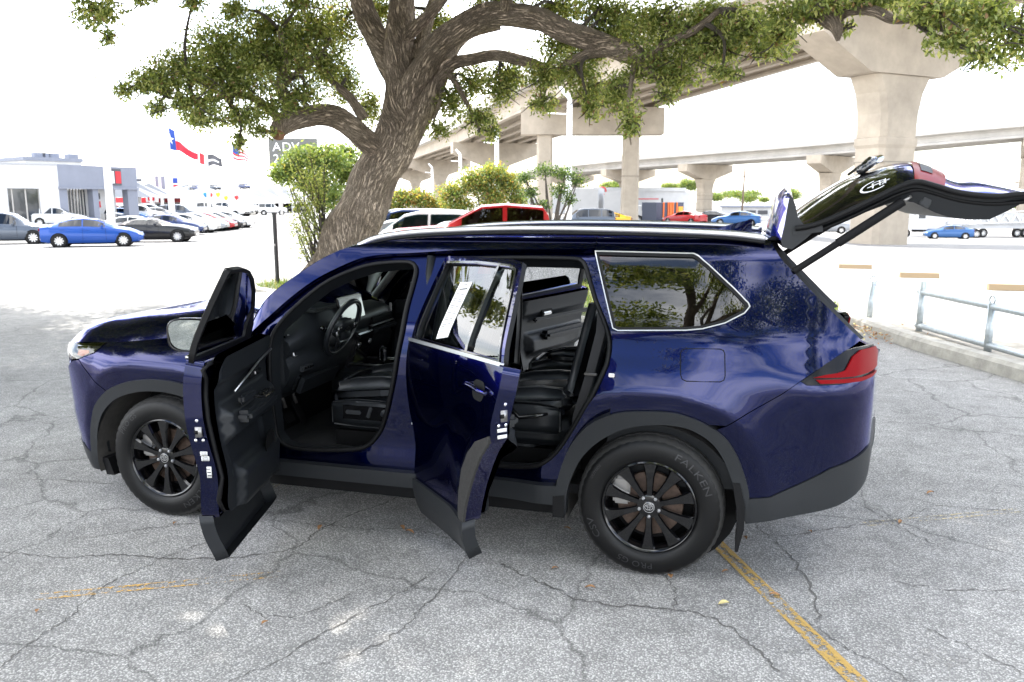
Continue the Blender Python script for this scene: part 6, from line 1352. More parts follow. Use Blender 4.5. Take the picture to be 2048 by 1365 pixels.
for p, k, c, lab in (((-64.016, 61.060, -0.516), 'sedan', 'black', 'black sedan behind the roof of the blue-grey wagon'), ((-65.967, 69.704, -0.455), 'suv', 'navy', 'navy suv in front of the glazed shop corner'), ((-64.780, 71.885, -0.446), 'suv', 'red', 'dark red suv right of the first white light pole'), ((-64.197, 74.033, -0.439), 'sedan', 'black', 'black sedan in front of the column at the dealership end'), ((-63.712, 76.335, -0.433), 'suv', 'silver', 'silver suv under the small entrance canopy'), ((-56.606, 72.379, -0.455), 'suv', 'grey', 'grey suv just right of the second white light pole'), ((-72.578, 67.814, -0.455), 'suv', 'white', 'white suv against the dealership window wall')): park(k, c, p, 30, lab, 'cars on the back row by the dealership')
park('jeep', 'white', (-67.454, 108.047, -0.672), 30, 'small white suv alone on the drive left of the green tree')
# cars under the shade canopies and up the hill
for i, (p, c, lab) in enumerate((((-79.473, 129.259, -0.672), 'black', 'leftmost black car under the right-hand shade canopy'), ((-78.612, 131.617, -0.672), 'black', 'middle black car under the right-hand shade canopy'), ((-75.414, 130.420, -0.672), 'black', 'rightmost black car under the right-hand shade canopy'), ((-87.239, 127.040, -0.672), 'black', 'black car at the left under the grey canopy with balloons'), ((-87.528, 132.236, -0.672), 'black', 'second black car under the grey canopy with balloons'), ((-82.473, 128.402, -0.672), 'grey', 'grey car behind the small white suv on the drive'))):
    park('suv', c, p, -80, lab, 'cars under the shade canopies', WRIM, False)
for i, (p, c, lab) in enumerate((((-166.736, 216.053, 4.132), 'steel', 'steel blue car leftmost on the far hill'), ((-169.119, 222.868, 4.714), 'silver', 'silver car second on the far hill'), ((-164.195, 219.992, 4.383), 'navy', 'navy car third on the far hill'), ((-160.147, 223.291, 4.549), 'grey', 'grey car in the middle of the far hill'), ((-153.955, 230.414, 4.957), 'navy', 'dark blue car on the far hill behind the light poles'), ((-135.209, 232.560, 4.714), 'blue', 'bright blue car on the far hill behind the green tree'))):
    park('suv', c, p, -20, lab, 'cars on the far hill', WRIM, False)
# beside the oak
park('pickup', 'red', (-1.970, 13.221, 0.000), 197, 'red crew-cab pickup behind the roof of the blue suv', CR, WDARK, True, glass('pickup_glass', (.12, .20, .24)), 1.0, -.10)
park('suv', 'white', (-4.758, 15.058, -0.030), 190, 'white suv with a tall cabin left of the red pickup', CR, WRIM, True, glass('pickup_glass', (.12, .20, .24)), 1.0, -.05)
park('sedan', 'white', (-3.584, 14.024, -0.014), 195, 'white sedan between the tall white suv and the red pickup', CR); park('suv', 'navy', (-6.981, 19.164, -0.085), 190, 'dark blue suv showing its windscreen right of the oak trunk', CR)
park('sedan', 'white', (-6.390, 17.225, -0.060), 190, 'white sedan against the right side of the oak trunk', CR); park('suv', 'silver', (-9.352, 23.752, -0.156), 190, 'silver suv farthest back beside the oak trunk', CR)
# under the flyover
for p, k, c, h, lab in (((-8.664, 56.613, -0.522), 'suv', 'grey', 200, 'grey suv showing over the roof rail by the white lamp post'), ((-7.893, 61.048, -0.571), 'sedan', 'yellow', 185, 'yellow car left of the slender bridge column'), ((-8.738, 96.629, -0.984), 'sedan', 'silver', 190, 'silver car in front of the white shop'), ((-3.084, 83.494, -0.814), 'sedan', 'red', 150, 'red car right of the dark container'), ((-1.142, 93.532, -0.923), 'sedan', 'black', 170, 'black car right of the red car'), ((2.266, 78.702, -0.741), 'sedan', 'sky', 175, 'blue car left of the raised spoiler'), ((23.649, 90.869, -2.279), 'sedan', 'sky', 180, 'blue car under the raised tailgate'), ((11.041, 85.281, -1.580), 'sedan', 'silver', 180, 'silver car seen between the strut and the tailgate glass'), ((-7.368, 107.557, -1.106), 'suv', 'silver', 190, 'silver suv left of the dark container')):
    park(k, c, p, h, lab, 'cars beyond the flyover', WRIM, False)

# ---------------------------------------------------------------- buildings, poles, flags, signs
STUC = pbr('white_stucco', (.50, .50, .50), .8, noise=(.8, .08)); STUG = pbr('grey_and_shaded_stucco', (.20, .215, .26), .8, noise=(.8, .08)); DGL = pbr('dark_shop_glass', (.035, .04, .045), rough=.08, coat=1); MUL = pbr('bronze_mullion', (.42, .40, .37), .5)  # STUG: grey parts, plus white stucco with its shade put into the colour
WPOLE = pbr('white_pole', (.78, .78, .78), .5); GALV = pbr('galvanised_steel', (.42, .46, .48), rough=.45, metal=.6, noise=(20, .2)); BLKP = pbr('black_post', (.012, .012, .013), .5); REDP = pbr('red_paint', (.55, .02, .03), .5); BLUP = pbr('flag_blue', (.02, .06, .30), .8); WHT = pbr('flag_white', (.78, .78, .78), .8); REDF = pbr('flag_red', (.55, .02, .04), .8); DKG = pbr('sign_dark', (.07, .07, .08), .6); ORG = pbr('orange_paint', (.75, .16, .02), .5); CANV = pbr('grey_canvas', (.17, .18, .20), .9)
def basis(p, q):
    "frame with x along p->q on the ground"
    d = Vector((q[0]-p[0], q[1]-p[1], 0)); L = d.length; d.normalize(); return Vector((p[0], p[1], min(p[2], q[2]))), d, Vector((-d.y, d.x, 0)), L
class Wall:
    def __init__(s, p, q): s.o, s.d, s.n, s.L = basis(p, q)       # n points away from the camera side
    def P(s, x, dep, z): v = s.o+s.d*x+s.n*dep; return (v.x, v.y, s.o.z+z)
    def box(s, name, x0, x1, d0, d1, z0, z1, mat, par):
        vs = [s.P(x, d, z) for z in (z0, z1) for x, d in ((x0, d0), (x1, d0), (x1, d1), (x0, d1))]
        return mk(name, vs, [(3,2,1,0),(4,5,6,7),(0,1,5,4),(1,2,6,5),(2,3,7,6),(3,0,4,7)], mat, par, smooth=False)
DB = empty('dealership', (-57.098, 56.487, -0.566), label='long white single-storey dealership with dark glazing at the left edge', cat='building')
a, b, c = (-61.911, 49.826, -0.601), (-57.098, 56.487, -0.566), (-56.713, 66.113, -0.494)
wl = Wall(a, b); H = 5.5; L = wl.L
wl.box('wall', 0, L, .2, 12, -.5, 2.35+.9, STUC, DB) if False else None
# left wing: fascia above, piers, glazing set back
wl.box('fascia', 0, L, 0, .5, 3.4, H, STUC, DB); wl.box('roof_slab', 0, L, .5, 14, H-.5, H-.1, STUC, DB); wl.box('back_wall', 0, L, 13.6, 14, -.5, H-.5, STUC, DB); wl.box('plinth', 0, L, .05, .5, -.5, .35, STUC, DB)
for x0, x1 in ((0, .6), (L*.42, L*.42+.7), (L-1.6, L)): wl.box('wall_pier', x0, x1, .03, .5, .35, 3.4, STUC, DB)
for i in range(int(L/1.05)):
    x = .3+1.05*i
    pn = wl.box('window', x+.06, x+.99, .34, .38, .40, 3.38, DGL, DB); wl.box('mullion', x-.05, x+.05, .25, .40, .35, 3.4, MUL, pn)
wl.box('parapet_cap', -.1, L+.02, -.08, .6, H, H+.12, pbr('grey_cap', (.35, .36, .38), .7), DB)
w2 = Wall(b, c); L = w2.L; H2 = 5.2+.35
w2.box('canopy_fascia', 0, L, -.02, .6, 3.55, H2, STUG, DB); w2.box('roof_slab', 0, L, .6, 12, H2-.5, H2-.15, STUG, DB); w2.box('canopy_edge', -.05, L+.05, -.15, .55, 3.35, 3.55, STUG, DB)  # right wing is white too; its shade is painted in as grey-blue
for x0, x1, m in ((0, .9, STUG), (L*.40, L*.47, STUG), (L*.86, L, STUG)): w2.box('column', x0, x1, .02, .7, -.6, 3.35, m, DB)
w2.box('shop_wall', L*.46, L*.86, 1.6, 2.0, -.6, 3.4, STUC, DB)
for i in range(8):
    x = .95+(L*.40-1.0)*i/8; pn = w2.box('window', x+.05, x+(L*.40-1.0)/8-.05, .9, .95, -.1, 3.3, DGL, DB); w2.box('mullion', x-.04, x+.04, .82, .97, -.3, 3.35, MUL, pn)
for i in range(14): x = L*.48+i*(L*.36)/14; w2.box('fence_bar', x, x+.07, .6, .66, -.4, 1.0, MUL, DB)
s_ = w2.box('wall_sign', L*.56, L*.78, -.08, -.02, 3.75, 5.35, DKG, DB); w2.box('sign_red_panel', L*.70, L*.77, -.12, -.09, 3.95, 5.1, REDP, s_); w2.box('sign_white_panel', L*.63, L*.68, -.12, -.09, 3.95, 5.1, WHT, s_)
for i, (x, z) in enumerate(((.53, 1.6), (.60, 1.6), (.53, 2.4), (.60, 2.4))): w2.box('poster', L*x, L*(x+.05), 1.55, 1.58, z, z+.6, REDP if i < 2 else DKG, DB)
UB = empty('upper_building', (-94.508, 93.295, -0.628), label='low grey flat-roofed building above the dealership roof', cat='building')
w3 = Wall((-91.274, 85.791, -0.531), (-88.572, 92.885, -0.604)); w3.box('wall', 0, w3.L, 0, 10, -.5, 7.6, STUC, UB); w3.box('roof_band', -.2, w3.L+.2, -.2, 10, 7.6, 8.1, STUG, UB)
for x in (.3, .42, .55, .9): w3.box('roof_unit', w3.L*x, w3.L*x+1.4, 2, 3.2, 8.1, 8.8, STUG, UB)
# light poles on the left lot
def light_pole(base, h, r, label, heads=1, group='tall white light poles on the left lot'):
    T = empty('light_pole', base, label=label, cat='light pole', group=group); v, f = tube([(base[0], base[1], base[2]-.3), (base[0], base[1], base[2]+h)], [r*1.15, r*.75], 12); mk('pole', v, f, WPOLE, T)
    m = MB(); m.box((base[0]-.55, base[1], base[2]+h), (.75, .35, .14)); m.build('lamp_head', pbr('lamp_metal', (.55, .50, .40), .5), T); MB().box((base[0]-.1, base[1], base[2]+h), (.5, .06, .06)).build('arm', WPOLE, T)
    v, f = tube([(base[0], base[1], base[2]-.2), (base[0], base[1], base[2]+.6)], r*2.0, 14); mk('footing', v, f, KERB, T); return T
light_pole((-33.930, 36.712, -0.576), 9.6, .22, 'nearest tall white light pole, left lot, in front of the wall sign'); light_pole((-38.495, 48.066, -0.632), 9.8, .21, 'second tall white light pole, left lot, by the side-on white pickup')
light_pole((-54.871, 75.095, -0.444), 9.8, .20, 'third tall white light pole, left lot, below the black banner'); light_pole((-60.399, 87.238, -0.455), 9.8, .20, 'fourth tall white light pole, left lot, behind the truck row'); light_pole((-67.718, 103.060, -0.653), 9.8, .2, 'fifth tall white light pole, left lot, nearest the grey billboard')
# lamp posts along the middle, with a raked head and a short arm
def lamp_post(base, h, r, label):
    T = empty('lamp_post', base, label=label, cat='lamp post', group='white lamp posts before the flyover'); B = Vector(base); X = Vector((.9615, .2748, 0))
    v, f = tube([B-Vector((0, 0, .3)), B+Vector((0, 0, h))], [r*1.25, r*.9], 12); mk('pole', v, f, WPOLE, T)
    p = B+Vector((0, 0, h)); v, f = tube([p-Vector((0, 0, .1)), p+Vector((.0, 0, .18)), p-X*.42+Vector((0, 0, .62))], [r*.8, r*.85, r*.55], 8); mk('raked_head', v, f, WPOLE, T)
    q = B+Vector((0, 0, h-.45)); v, f = tube([q, q-X*.85+Vector((0, 0, .05))], [r*.5, r*.55], 8, True, .5); mk('side_arm', v, f, WPOLE, T); return T
lamp_post((-3.559, 27.517, -0.170), 6.0-.2, .115, 'nearest white lamp post with a raked head, right of the twiggy shrub'); lamp_post((-12.829, 48.047, -0.437), 6.4, .15, 'second white lamp post, above the red pickup cab'); lamp_post((-22.265, 67.476, -0.692), 6.4, .15, 'third white lamp post, over the yellow-green shrub'); lamp_post((-33.682, 89.500, -0.984), 6.4, .15, 'fourth white lamp post, farthest of the row')
# flags
def wave(x, y, ph): return .35*math.sin(x*1.3+ph)*min(1, x*.4)+.12*math.sin(x*3.1+y)
def flag(base, hp, L, hgt, sag, label, kind):
    T = empty('flag', base, label=label, cat='flag'); B = Vector(base); X = Vector((.9615, .2748, 0)); Yn = Vector((-.2748, .9615, 0)); v, f = tube([B, B+Vector((0, 0, hp))], [.10, .06], 8); mk('flagpole', v, f, WPOLE, T)
    top = B+Vector((0, 0, hp-.1))
    def pt(x, y): k = x/L; return top+X*(x*.80)+Yn*wave(x, y, 1.0)-Vector((0, 0, y*(1-.45*k)+sag*x+.15*math.sin(x*2)))
    def cloth(name, x0, x1, y0, y1, mat, o=0):
        N, M = 12, 6; vs = [pt(x0+(x1-x0)*i/N, y0+(y1-y0)*j/M)-Yn*o for i in range(N+1) for j in range(M+1)]; mk(name, vs, [(i*(M+1)+j, (i+1)*(M+1)+j, (i+1)*(M+1)+j+1, i*(M+1)+j+1) for i in range(N) for j in range(M)], mat, T)
    if kind == 'star':
        cloth('blue_field', 0, L*.34, 0, hgt, BLUP); cloth('white_stripe', L*.34, L, 0, hgt*.5, WHT); cloth('red_stripe', L*.34, L, hgt*.5, hgt, REDF)
        cx, cy, r = L*.17, hgt*.5, hgt*.26; pts = [pt(cx+r*(1 if k % 2 == 0 else .4)*math.sin(math.pi*k/5), cy-r*(1 if k % 2 == 0 else .4)*math.cos(math.pi*k/5))-Yn*.05 for k in range(10)]; mk('star', [pt(cx, cy)-Yn*.05]+pts, [(0, 1+k, 1+(k+1) % 10) for k in range(10)], WHT, T)
    elif kind == 'stripes':
        for k in range(7): cloth('stripe', 0 if k > 3 else L*.4, L, hgt*k/7, hgt*(k+1)/7, REDF if k % 2 == 0 else WHT)
        cloth('blue_canton', 0, L*.4, 0, hgt*4/7, BLUP)
    else:
        cloth('red_end', 0, L*.22, 0, hgt*.8, REDP); cloth('black_field', L*.22, L, 0, hgt, DKG); cloth('white_band', L*.3, L*.9, hgt*.45, hgt*.62, WHT, .04)
    return T
flag((-61.246, 76.442, -0.434), 11.0, 4.6, 2.6, .60, 'blue white and red lone-star flag flying under the oak leaves at the left', 'star'); flag((-67.192, 90.567, -0.507), 8.6, 3.8, 1.9, .20, 'black and red banner flag right of the lone-star flag', 'banner'); flag((-78.006, 113.841, -0.672), 11.5, 3.4, 2.4, .5, 'striped flag with a blue canton hanging near the oak leaves', 'stripes')
# billboard and pylon signs
BS = empty('billboard', (-60.804, 100.821, -0.604), label='grey billboard with big white letters half hidden by the green tree', cat='sign'); w = Wall((-62.748, 100.266, -0.604), (-56.084, 102.171, -0.604)); z0 = 7.3
w.box('panel', 0, w.L, 0, .3, z0-.3, z0+3.6, pbr('billboard_grey', (.12, .12, .11), .7), BS)
for x in (1.2, 5.2): w.box('leg', x, x+.3, .3, .6, -2, z0, MUL, BS)
for s_t, zz in (('ADV', z0+1.85), ('218', z0+.2)): text_on('lettering', s_t, 1.75, lambda x, y: w.P(.55+x, -.03, zz+y), WHT, BS, center=False, sx=1.05)
def pylon(p, wd, h0, h1, label, cols, d=90):
    T = empty('pylon_sign', p, label=label, cat='sign'); ww = Wall((p[0]-wd/2*.9615, p[1]-wd/2*.2748, p[2]), (p[0]+wd/2*.9615, p[1]+wd/2*.2748, p[2])); ww.box('post', wd*.35, wd*.65, .1, .5, -.5, h0, WPOLE, T); ww.box('panel', 0, wd, 0, .6, h0, h1, WHT, T)
    for x0, x1, k0, k1, m in cols: ww.box('sign_panel', wd*x0, wd*x1, -.06, -.02, h0+(h1-h0)*k0, h0+(h1-h0)*k1, m, T)
pylon((-81.144, 95.008, -0.604), 1.5, 4.9, 7.2, 'white pylon sign with a red emblem and black foot beside the dealership roof', [(.1, .5, .35, .85, REDP), (.05, .95, .02, .15, DKG)])
pylon((-89.681, 110.504, -0.672), 1.9, 3.8, 6.4, 'tall grey-blue pylon sign with a white face between the first light poles', [(.1, .35, .1, .9, STUG), (.6, .9, .1, .9, STUG)]); pylon((-90.661, 115.503, -0.672), 1.3, 4.0, 6.2, 'narrow pylon sign with a blue and red strip by the second light pole', [(.2, .8, .5, .9, BLUP), (.2, .8, .1, .4, REDP)]); pylon((-82.145, 98.936, -0.653), 1.6, 2.0, 4.2, 'red-topped white sign board beside the pylon signs', [(.0, 1, .75, 1, REDP), (.2, .8, .1, .5, REDP)])
RS = Wall((-89.289, 105.337, -0.672), (-90.085, 115.668, -0.672)); rb = empty('red_showroom', (-87.999, 107.818, -0.672), label='low red-banded showroom behind the pylon signs', cat='building'); RS.box('wall', 0, RS.L, 0, 6, -.5, 1.9, STUC, rb); RS.box('red_band', 0, RS.L, -.1, 6, 1.9, 2.7, REDP, rb)
for i in range(6): RS.box('window', RS.L*(.05+.16*i), RS.L*(.16+.16*i), -.05, -.01, .2, 1.6, DGL, rb)
# shade canopies with balloons
def canopy(p, q, dep, z, label):
    T = empty('shade_canopy', p, label=label, cat='canopy'); w = Wall(p, q); L = w.L
    n = 3
    for k in range(n):
        x0, x1 = L*k/n, L*(k+1)/n; xm = (x0+x1)/2
        vs = [w.P(x0, 0, z), w.P(x1, 0, z), w.P(x1, dep, z), w.P(x0, dep, z), w.P(xm, dep/2, z+2.0)]; mk('canopy_top', vs, [(0, 1, 4), (1, 2, 4), (2, 3, 4), (3, 0, 4), (3, 2, 1, 0)], CANV, T, smooth=False)
        for x in (x0, x1-.2): w.box('canopy_post', x, x+.2, 0, .2, -.5, z, WPOLE, T)
canopy((-81.009, 105.592, -0.672), (-76.248, 119.623, -0.672), 12, 2.6, 'grey peaked shade canopy with balloons on the left lot'); canopy((-78.669, 124.210, -0.672), (-74.708, 130.621, -0.672), 12, 2.7, 'grey peaked shade canopy left of the green tree'); canopy((-75.131, 90.405, -0.531), (-76.153, 98.541, -0.628), 9, 2.7, 'grey shade canopy beside the dealership entrance')
for p, c, lab in (((-77.245, 105.125, 2.455), 'blue', 'blue balloon'), ((-76.500, 105.324, 2.379), 'red', 'red balloon next to the blue balloon'), ((-75.391, 105.655, 2.455), 'yellow', 'yellow balloon at the middle of the canopy edge'), ((-74.180, 105.904, 1.924), 'yellow', 'lower yellow balloon on the canopy edge'), ((-72.627, 106.362, 2.000), 'red', 'red balloon at the right of the canopy edge')):
    me = bpy.data.meshes.get('balloon_'+c)
    if not me: v, f = lathe([(0.001, -.42), (.05, -.40), (.12, -.30), (.30, -.05), (.34, .12), (.26, .32), (.10, .42), (.001, .44)], 16); me = mesh('balloon_'+c, [(a, -cc, b) for a, b, cc in v], f, pbr('balloon_'+c, {'blue': (.02, .2, .5), 'red': (.6, .03, .03), 'yellow': (.75, .5, .03)}[c], .3))
    tag(inst('balloon', me, None, p), lab+' on the grey canopy' if 'canopy' not in lab else lab, 'balloon', 'balloons on the grey canopy')
# white shop, container, far wall beyond the flyover
SH_ = empty('white_shop', (-13.624, 137.413, -1.272), label='white flat-roofed shop with a red stripe behind the slender bridge column', cat='building'); w = Wall((-21.660, 133.005, -1.272), (-6.800, 145.698, -1.272))
w.box('wall', 0, w.L, 0, 9, -.5, 4.4, STUC, SH_); w.box('roof_edge', -.2, w.L*.95, -.2, 9, 4.4, 5.0, STUC, SH_); w.box('red_stripe', w.L*.42, w.L*.66, -.06, -.02, 3.0, 3.15, REDP, SH_)
for x0, x1, z0_, z1_ in ((.21, .26, 2.1, 3.1), (.15, .20, 1.0, 2.2), (.20, .27, .4, 2.2), (.45, .5, .6, 2.0), (.57, .62, .6, 2.0), (.69, .71, 2.0, 3.2)): w.box('window', w.L*x0, w.L*x1, -.05, -.01, z0_, z1_, DGL, SH_)
v, f = lathe([(.55, 0), (.75, 0), (.75, .06), (.55, .06)], 20); o = mk('round_sign', v, f, REDP, SH_); o.location = (0, 0, 0); o.matrix_parent_inverse = Matrix.Identity(4); o.location = Vector(w.P(w.L*.07, -.2, 4.4))-SH_.location
CT = empty('container_kiosk', (-4.686, 85.144, -0.838), label='dark blue kiosk box with orange uprights above the roof rail', cat='kiosk'); w = Wall((-6.136, 84.730, -0.838), (-3.494, 87.592, -0.862)); w.box('box_body', 0, w.L, 0, 2.4, .1, 2.35+.0, pbr('kiosk_blue', (.055, .065, .10), .6), CT)
for x in (.23, .40, .47, .52, .58, .72): w.box('orange_upright', w.L*x, w.L*x+.16, -.08, .1, -.2, 2.36, ORG, CT)
w.box('yellow_emblem', w.L*.80, w.L*.97, -.05, -.01, 1.3, 1.9, pbr('emblem_yellow', (.75, .35, .03), .5), CT); w.box('foot', w.L*.1, w.L*.9, .3, 2, -.5, .1, MATT, CT)
FW = empty('far_wall', (6.144, 143.062, -1.281), label='long low white building behind the spoiler with faint lettering', cat='building'); w = Wall((-1.435, 151.455, -1.272), (35.525, 145.844, -3.132)); w.box('wall', 0, w.L, 0, 8, -1, 3.4, STUC, FW); w.box('eave', -.2, w.L, -.3, 8, 3.4, 3.7, STUG, FW)
for i in range(9): w.box('lettering', w.L*(.12+.011*i), w.L*(.12+.011*i)+.45, -.06, -.02, 2.2, 2.9, DKG, FW) if i != 4 else None
UP = empty('utility_pole', (2.362, 131.424, -1.272), label='wooden utility pole right of the far hammerhead pier', cat='pole'); p = UP.location; v, f = tube([p-Vector((0, 0, .5)), p+Vector((.15, 0, 8.0))], [.16, .11], 8); mk('pole', v, f, pbr('pole_wood', (.20, .15, .11), .9), UP); MB().box(p+Vector((.14, 0, 6.6)), (1.6, .12, .12)).build('crossarm', MATS['pole_wood'], UP)
UP2 = empty('utility_pole', (34.639, 108.734, -2.598), label='wooden utility pole at the right edge beyond the tailgate', cat='pole'); p = UP2.location; v, f = tube([p-Vector((0, 0, .5)), p+Vector((.3, 0, 7.6))], [.17, .12], 8); mk('pole', v, f, MATS['pole_wood'], UP2); MB().box(p+Vector((.26, 0, 6.4)), (1.4, .12, .12)).build('crossarm', MATS['pole_wood'], UP2)
# heavy vehicles
def semi(pos, hdg, label, box=True, col=STUC):
    T = empty('semi_truck', pos, label=label, cat='truck'); T.rotation_euler = (0, 0, R(hdg)); 
    def bx(name, c, s, m, bev=.0):
        o = MB().box(c, s).build(name, m, None, bevel=bev); o.parent = T; return o
    rg = [[(x, s*w, z) for s, w, z in ((-1, 1.15, .9), (-1, 1.15, zt*.72), (-1, 1.0, zt), (1, 1.0, zt), (1, 1.15, zt*.72), (1, 1.15, .9))] for x, zt in ((-1.6, 3.5), (.6, 3.7), (1.0, 3.1), (1.6, 2.1), (3.1, 1.9), (3.3, 1.2))]
    v, f = loft(rg); o = mk('cab', v, f, col, None, sharp=30); o.parent = T
    for s in (-1, 1): bx('side_window', (.75, s*1.15, 2.45), (.7, .04, .6), DGL); bx('fuel_tank', (-.6, s*1.0, .75), (1.6, .5, .5), CHROME, .1); bx('mirror', (1.2, s*1.35, 2.4), (.1, .2, .5), WPOLE)
    o = bx('windshield', (1.36, 0, 2.68), (.05, 1.7, .75), DGL); o.rotation_euler = (0, 0, 0)
    bx('chassis', (-2.0, 0, .75), (7.0, .9, .25), MATT); me = wheel_mesh(.5, .35, WRIM, 'truckwheel')
    for x in (2.3, -3.6, -4.8):
        for s in (-1, 1): inst('wheel', me, T, (x, s*1.0, .5), (0, 0, 0 if s < 0 else math.pi))
    if box: bx('trailer', (-7.5, 0, 2.5), (10.5, 2.5, 2.7), STUC)
    return T
semi((-10.468, 87.706, -0.887), -5, 'white semi truck behind the slender bridge column, nose to the right', True); semi((22.729, 96.915, -2.420), 178, 'white semi tractor under the raised tailgate', False)
LT = empty('lattice_trailer', (28.574, 98.586, -2.420), label='white lattice-boom trailer at the right under the tailgate', cat='trailer'); w = Wall((24.786, 97.503, -2.420), (33.987, 100.133, -2.420)); m = MB()
def wb(a, b_, r=.09): v, f = tube([w.P(*a), w.P(*b_)], r, 6); mk('brace', v, f, WPOLE, LT)
Lw = w.L
wb((0, 0, 2.3), (Lw, 0, 3.0)); wb((0, 0, 1.5), (Lw, 0, 1.7))
for i in range(8): wb((Lw*i/8, 0, 1.55), (Lw*(i+.5)/8, 0, 2.6)); wb((Lw*(i+.5)/8, 0, 2.6), (Lw*(i+1)/8, 0, 1.6))
w.box('frame', Lw*.2, Lw, .2, 2.2, 1.0, 1.4, STUC, LT); w.box('hopper', Lw*.45, Lw*.95, .1, 2.4, 1.4, 2.7, STUC, LT)
for x in (.35, .45, .85, .95):
    o = inst('wheel', wheel_mesh(.5, .35, WRIM, 'truckwheel'), LT, Vector(w.P(Lw*x, .2, .5))-LT.location, (0, 0, .28))
# black post at the island, steel railing and kerb at the right
BP = empty('black_post', (-6.398, 10.680, 0.000), label='slim black square post on the drive left of the oak', cat='post'); p = BP.location; MB().box(p+Vector((0, 0, .75)), (.07, .07, 1.7)).build('post', BLKP, BP, bevel=.008); MB().box(p+Vector((0, 0, 1.62)), (.085, .085, .05)).build('cap', BLKP, BP, bevel=.008)
MB().box(p+Vector((0, -.04, .95)), (.03, .012, .05)).build('bracket', STEEL, BP)
SP = empty('steel_post', (5.204, 8.296, 0.130), label='single galvanised post with a chain eye left of the steel railing', cat='post'); p = SP.location
v, f = tube([p-Vector((0, 0, .1)), p+Vector((.02, 0, .58))], .045, 12); mk('post', v, f, GALV, SP)
v, f = tube([(p.x+.02+.05*math.cos(a), p.y, p.z+.61+.05*math.sin(a)) for a in [2*math.pi*k/14 for k in range(15)]], .009, 6, False); mk('chain_eye', v, f, GALV, SP)
RL = empty('steel_railing', (5.744, 7.458, 0.130), label='galvanised pipe railing along the kerb at the right edge', cat='railing'); r0 = Vector((5.744, 7.458, 0.130)); r1 = Vector((6.242, 6.009, 0.130)); dd = (r1-r0).normalized(); 
for k, hgt in ((0, .68), (1, .57), (2, .57), (3, .57)):
    p = r0+(r1-r0)*k; v, f = tube([p-Vector((0, 0, .1)), p+Vector((0, 0, hgt))], .045, 12); mk('post', v, f, GALV, RL)
    if k: v, f = tube([(p.x+.05*math.cos(a)*dd.x, p.y+.05*math.cos(a)*dd.y, p.z+.61+.05*math.sin(a)) for a in [2*math.pi*q/14 for q in range(15)]], .009, 6, False); mk('chain_eye', v, f, GALV, RL)
for z in (.53, .06): v, f = tube([r0-dd*.06+Vector((0, 0, z)), r0+(r1-r0)*3+Vector((0, 0, z))], .042, 12); mk('rail', v, f, GALV, RL)
v, f = tube([Vector(SP.location)+Vector((.02, 0, .54)), (Vector(SP.location)+r0)/2+Vector((0, 0, .49)), r0+Vector((0, 0, .55))], .004, 5); mk('cable', v, f, STEEL, RL)
kl = smoothline([(4.507, 8.196, -0.000), (5.058, 8.354, -0.000), (5.304, 7.610, 0.000), (5.618, 6.632, -0.000), (5.925, 5.886, 0.000), (6.229, 5.198, -0.000), (6.510, 4.515, 0.000), (6.801, 3.527, 0.000)], 6)
kerb('kerb', [(q[0], q[1]) for q in kl], .24, .17)
kb = smoothline([(4.544, 8.683, 0.000), (5.289, 9.062, 0.000), (5.640, 8.270, 0.000), (6.064, 7.068, 0.000), (6.595, 5.826, 0.000), (7.049, 4.182, 0.000)], 5)
# bare soil strip between kerb and railing
v = [];
n = min(len(kl), len(kb)); A = [kl[int(i*(len(kl)-1)/(n-1))] for i in range(n)]; B = [kb[int(i*(len(kb)-1)/(n-1))] for i in range(n)]
for i in range(n): v += [(A[i][0], A[i][1], .10), (B[i][0]+.3, B[i][1]+.5, .13)]
so = mk('verge', v, [(2*i, 2*i+2, 2*i+3, 2*i+1) for i in range(n-1)], pbr('verge_soil', (.34, .31, .26), .95, noise=(6, .35))); tag(so, kind='structure')
if so.data.polygons[0].normal.z < 0: so.data.flip_normals()
# wheel stops on the bright lot beyond
me = bpy.data.meshes.new('ws')
for u, v_, lab in ((1710,538,'nearest to the gas strut'), (1838,556,'middle one beyond the railing'), (2022,581,'nearest the right edge')):
    p = Vector({1710: (6.470, 20.980, -0.107), 1838: (7.587, 17.648, -0.035), 2022: (8.858, 14.735, -0.000)}[u]); T = empty('wheel_stop', p, label='low tan concrete wheel stop on the bright lot, '+lab, cat='wheel stop', group='wheel stops beyond the railing'); m = MB(); m.loft([[(p.x+x, p.y+y, p.z+z) for y, z in ((-.10, 0), (-.06, .13), (.06, .13), (.10, 0))] for x in (-.45, .45)]); m.build('block', pbr('tan_concrete', (.30, .22, .13), .9), T)
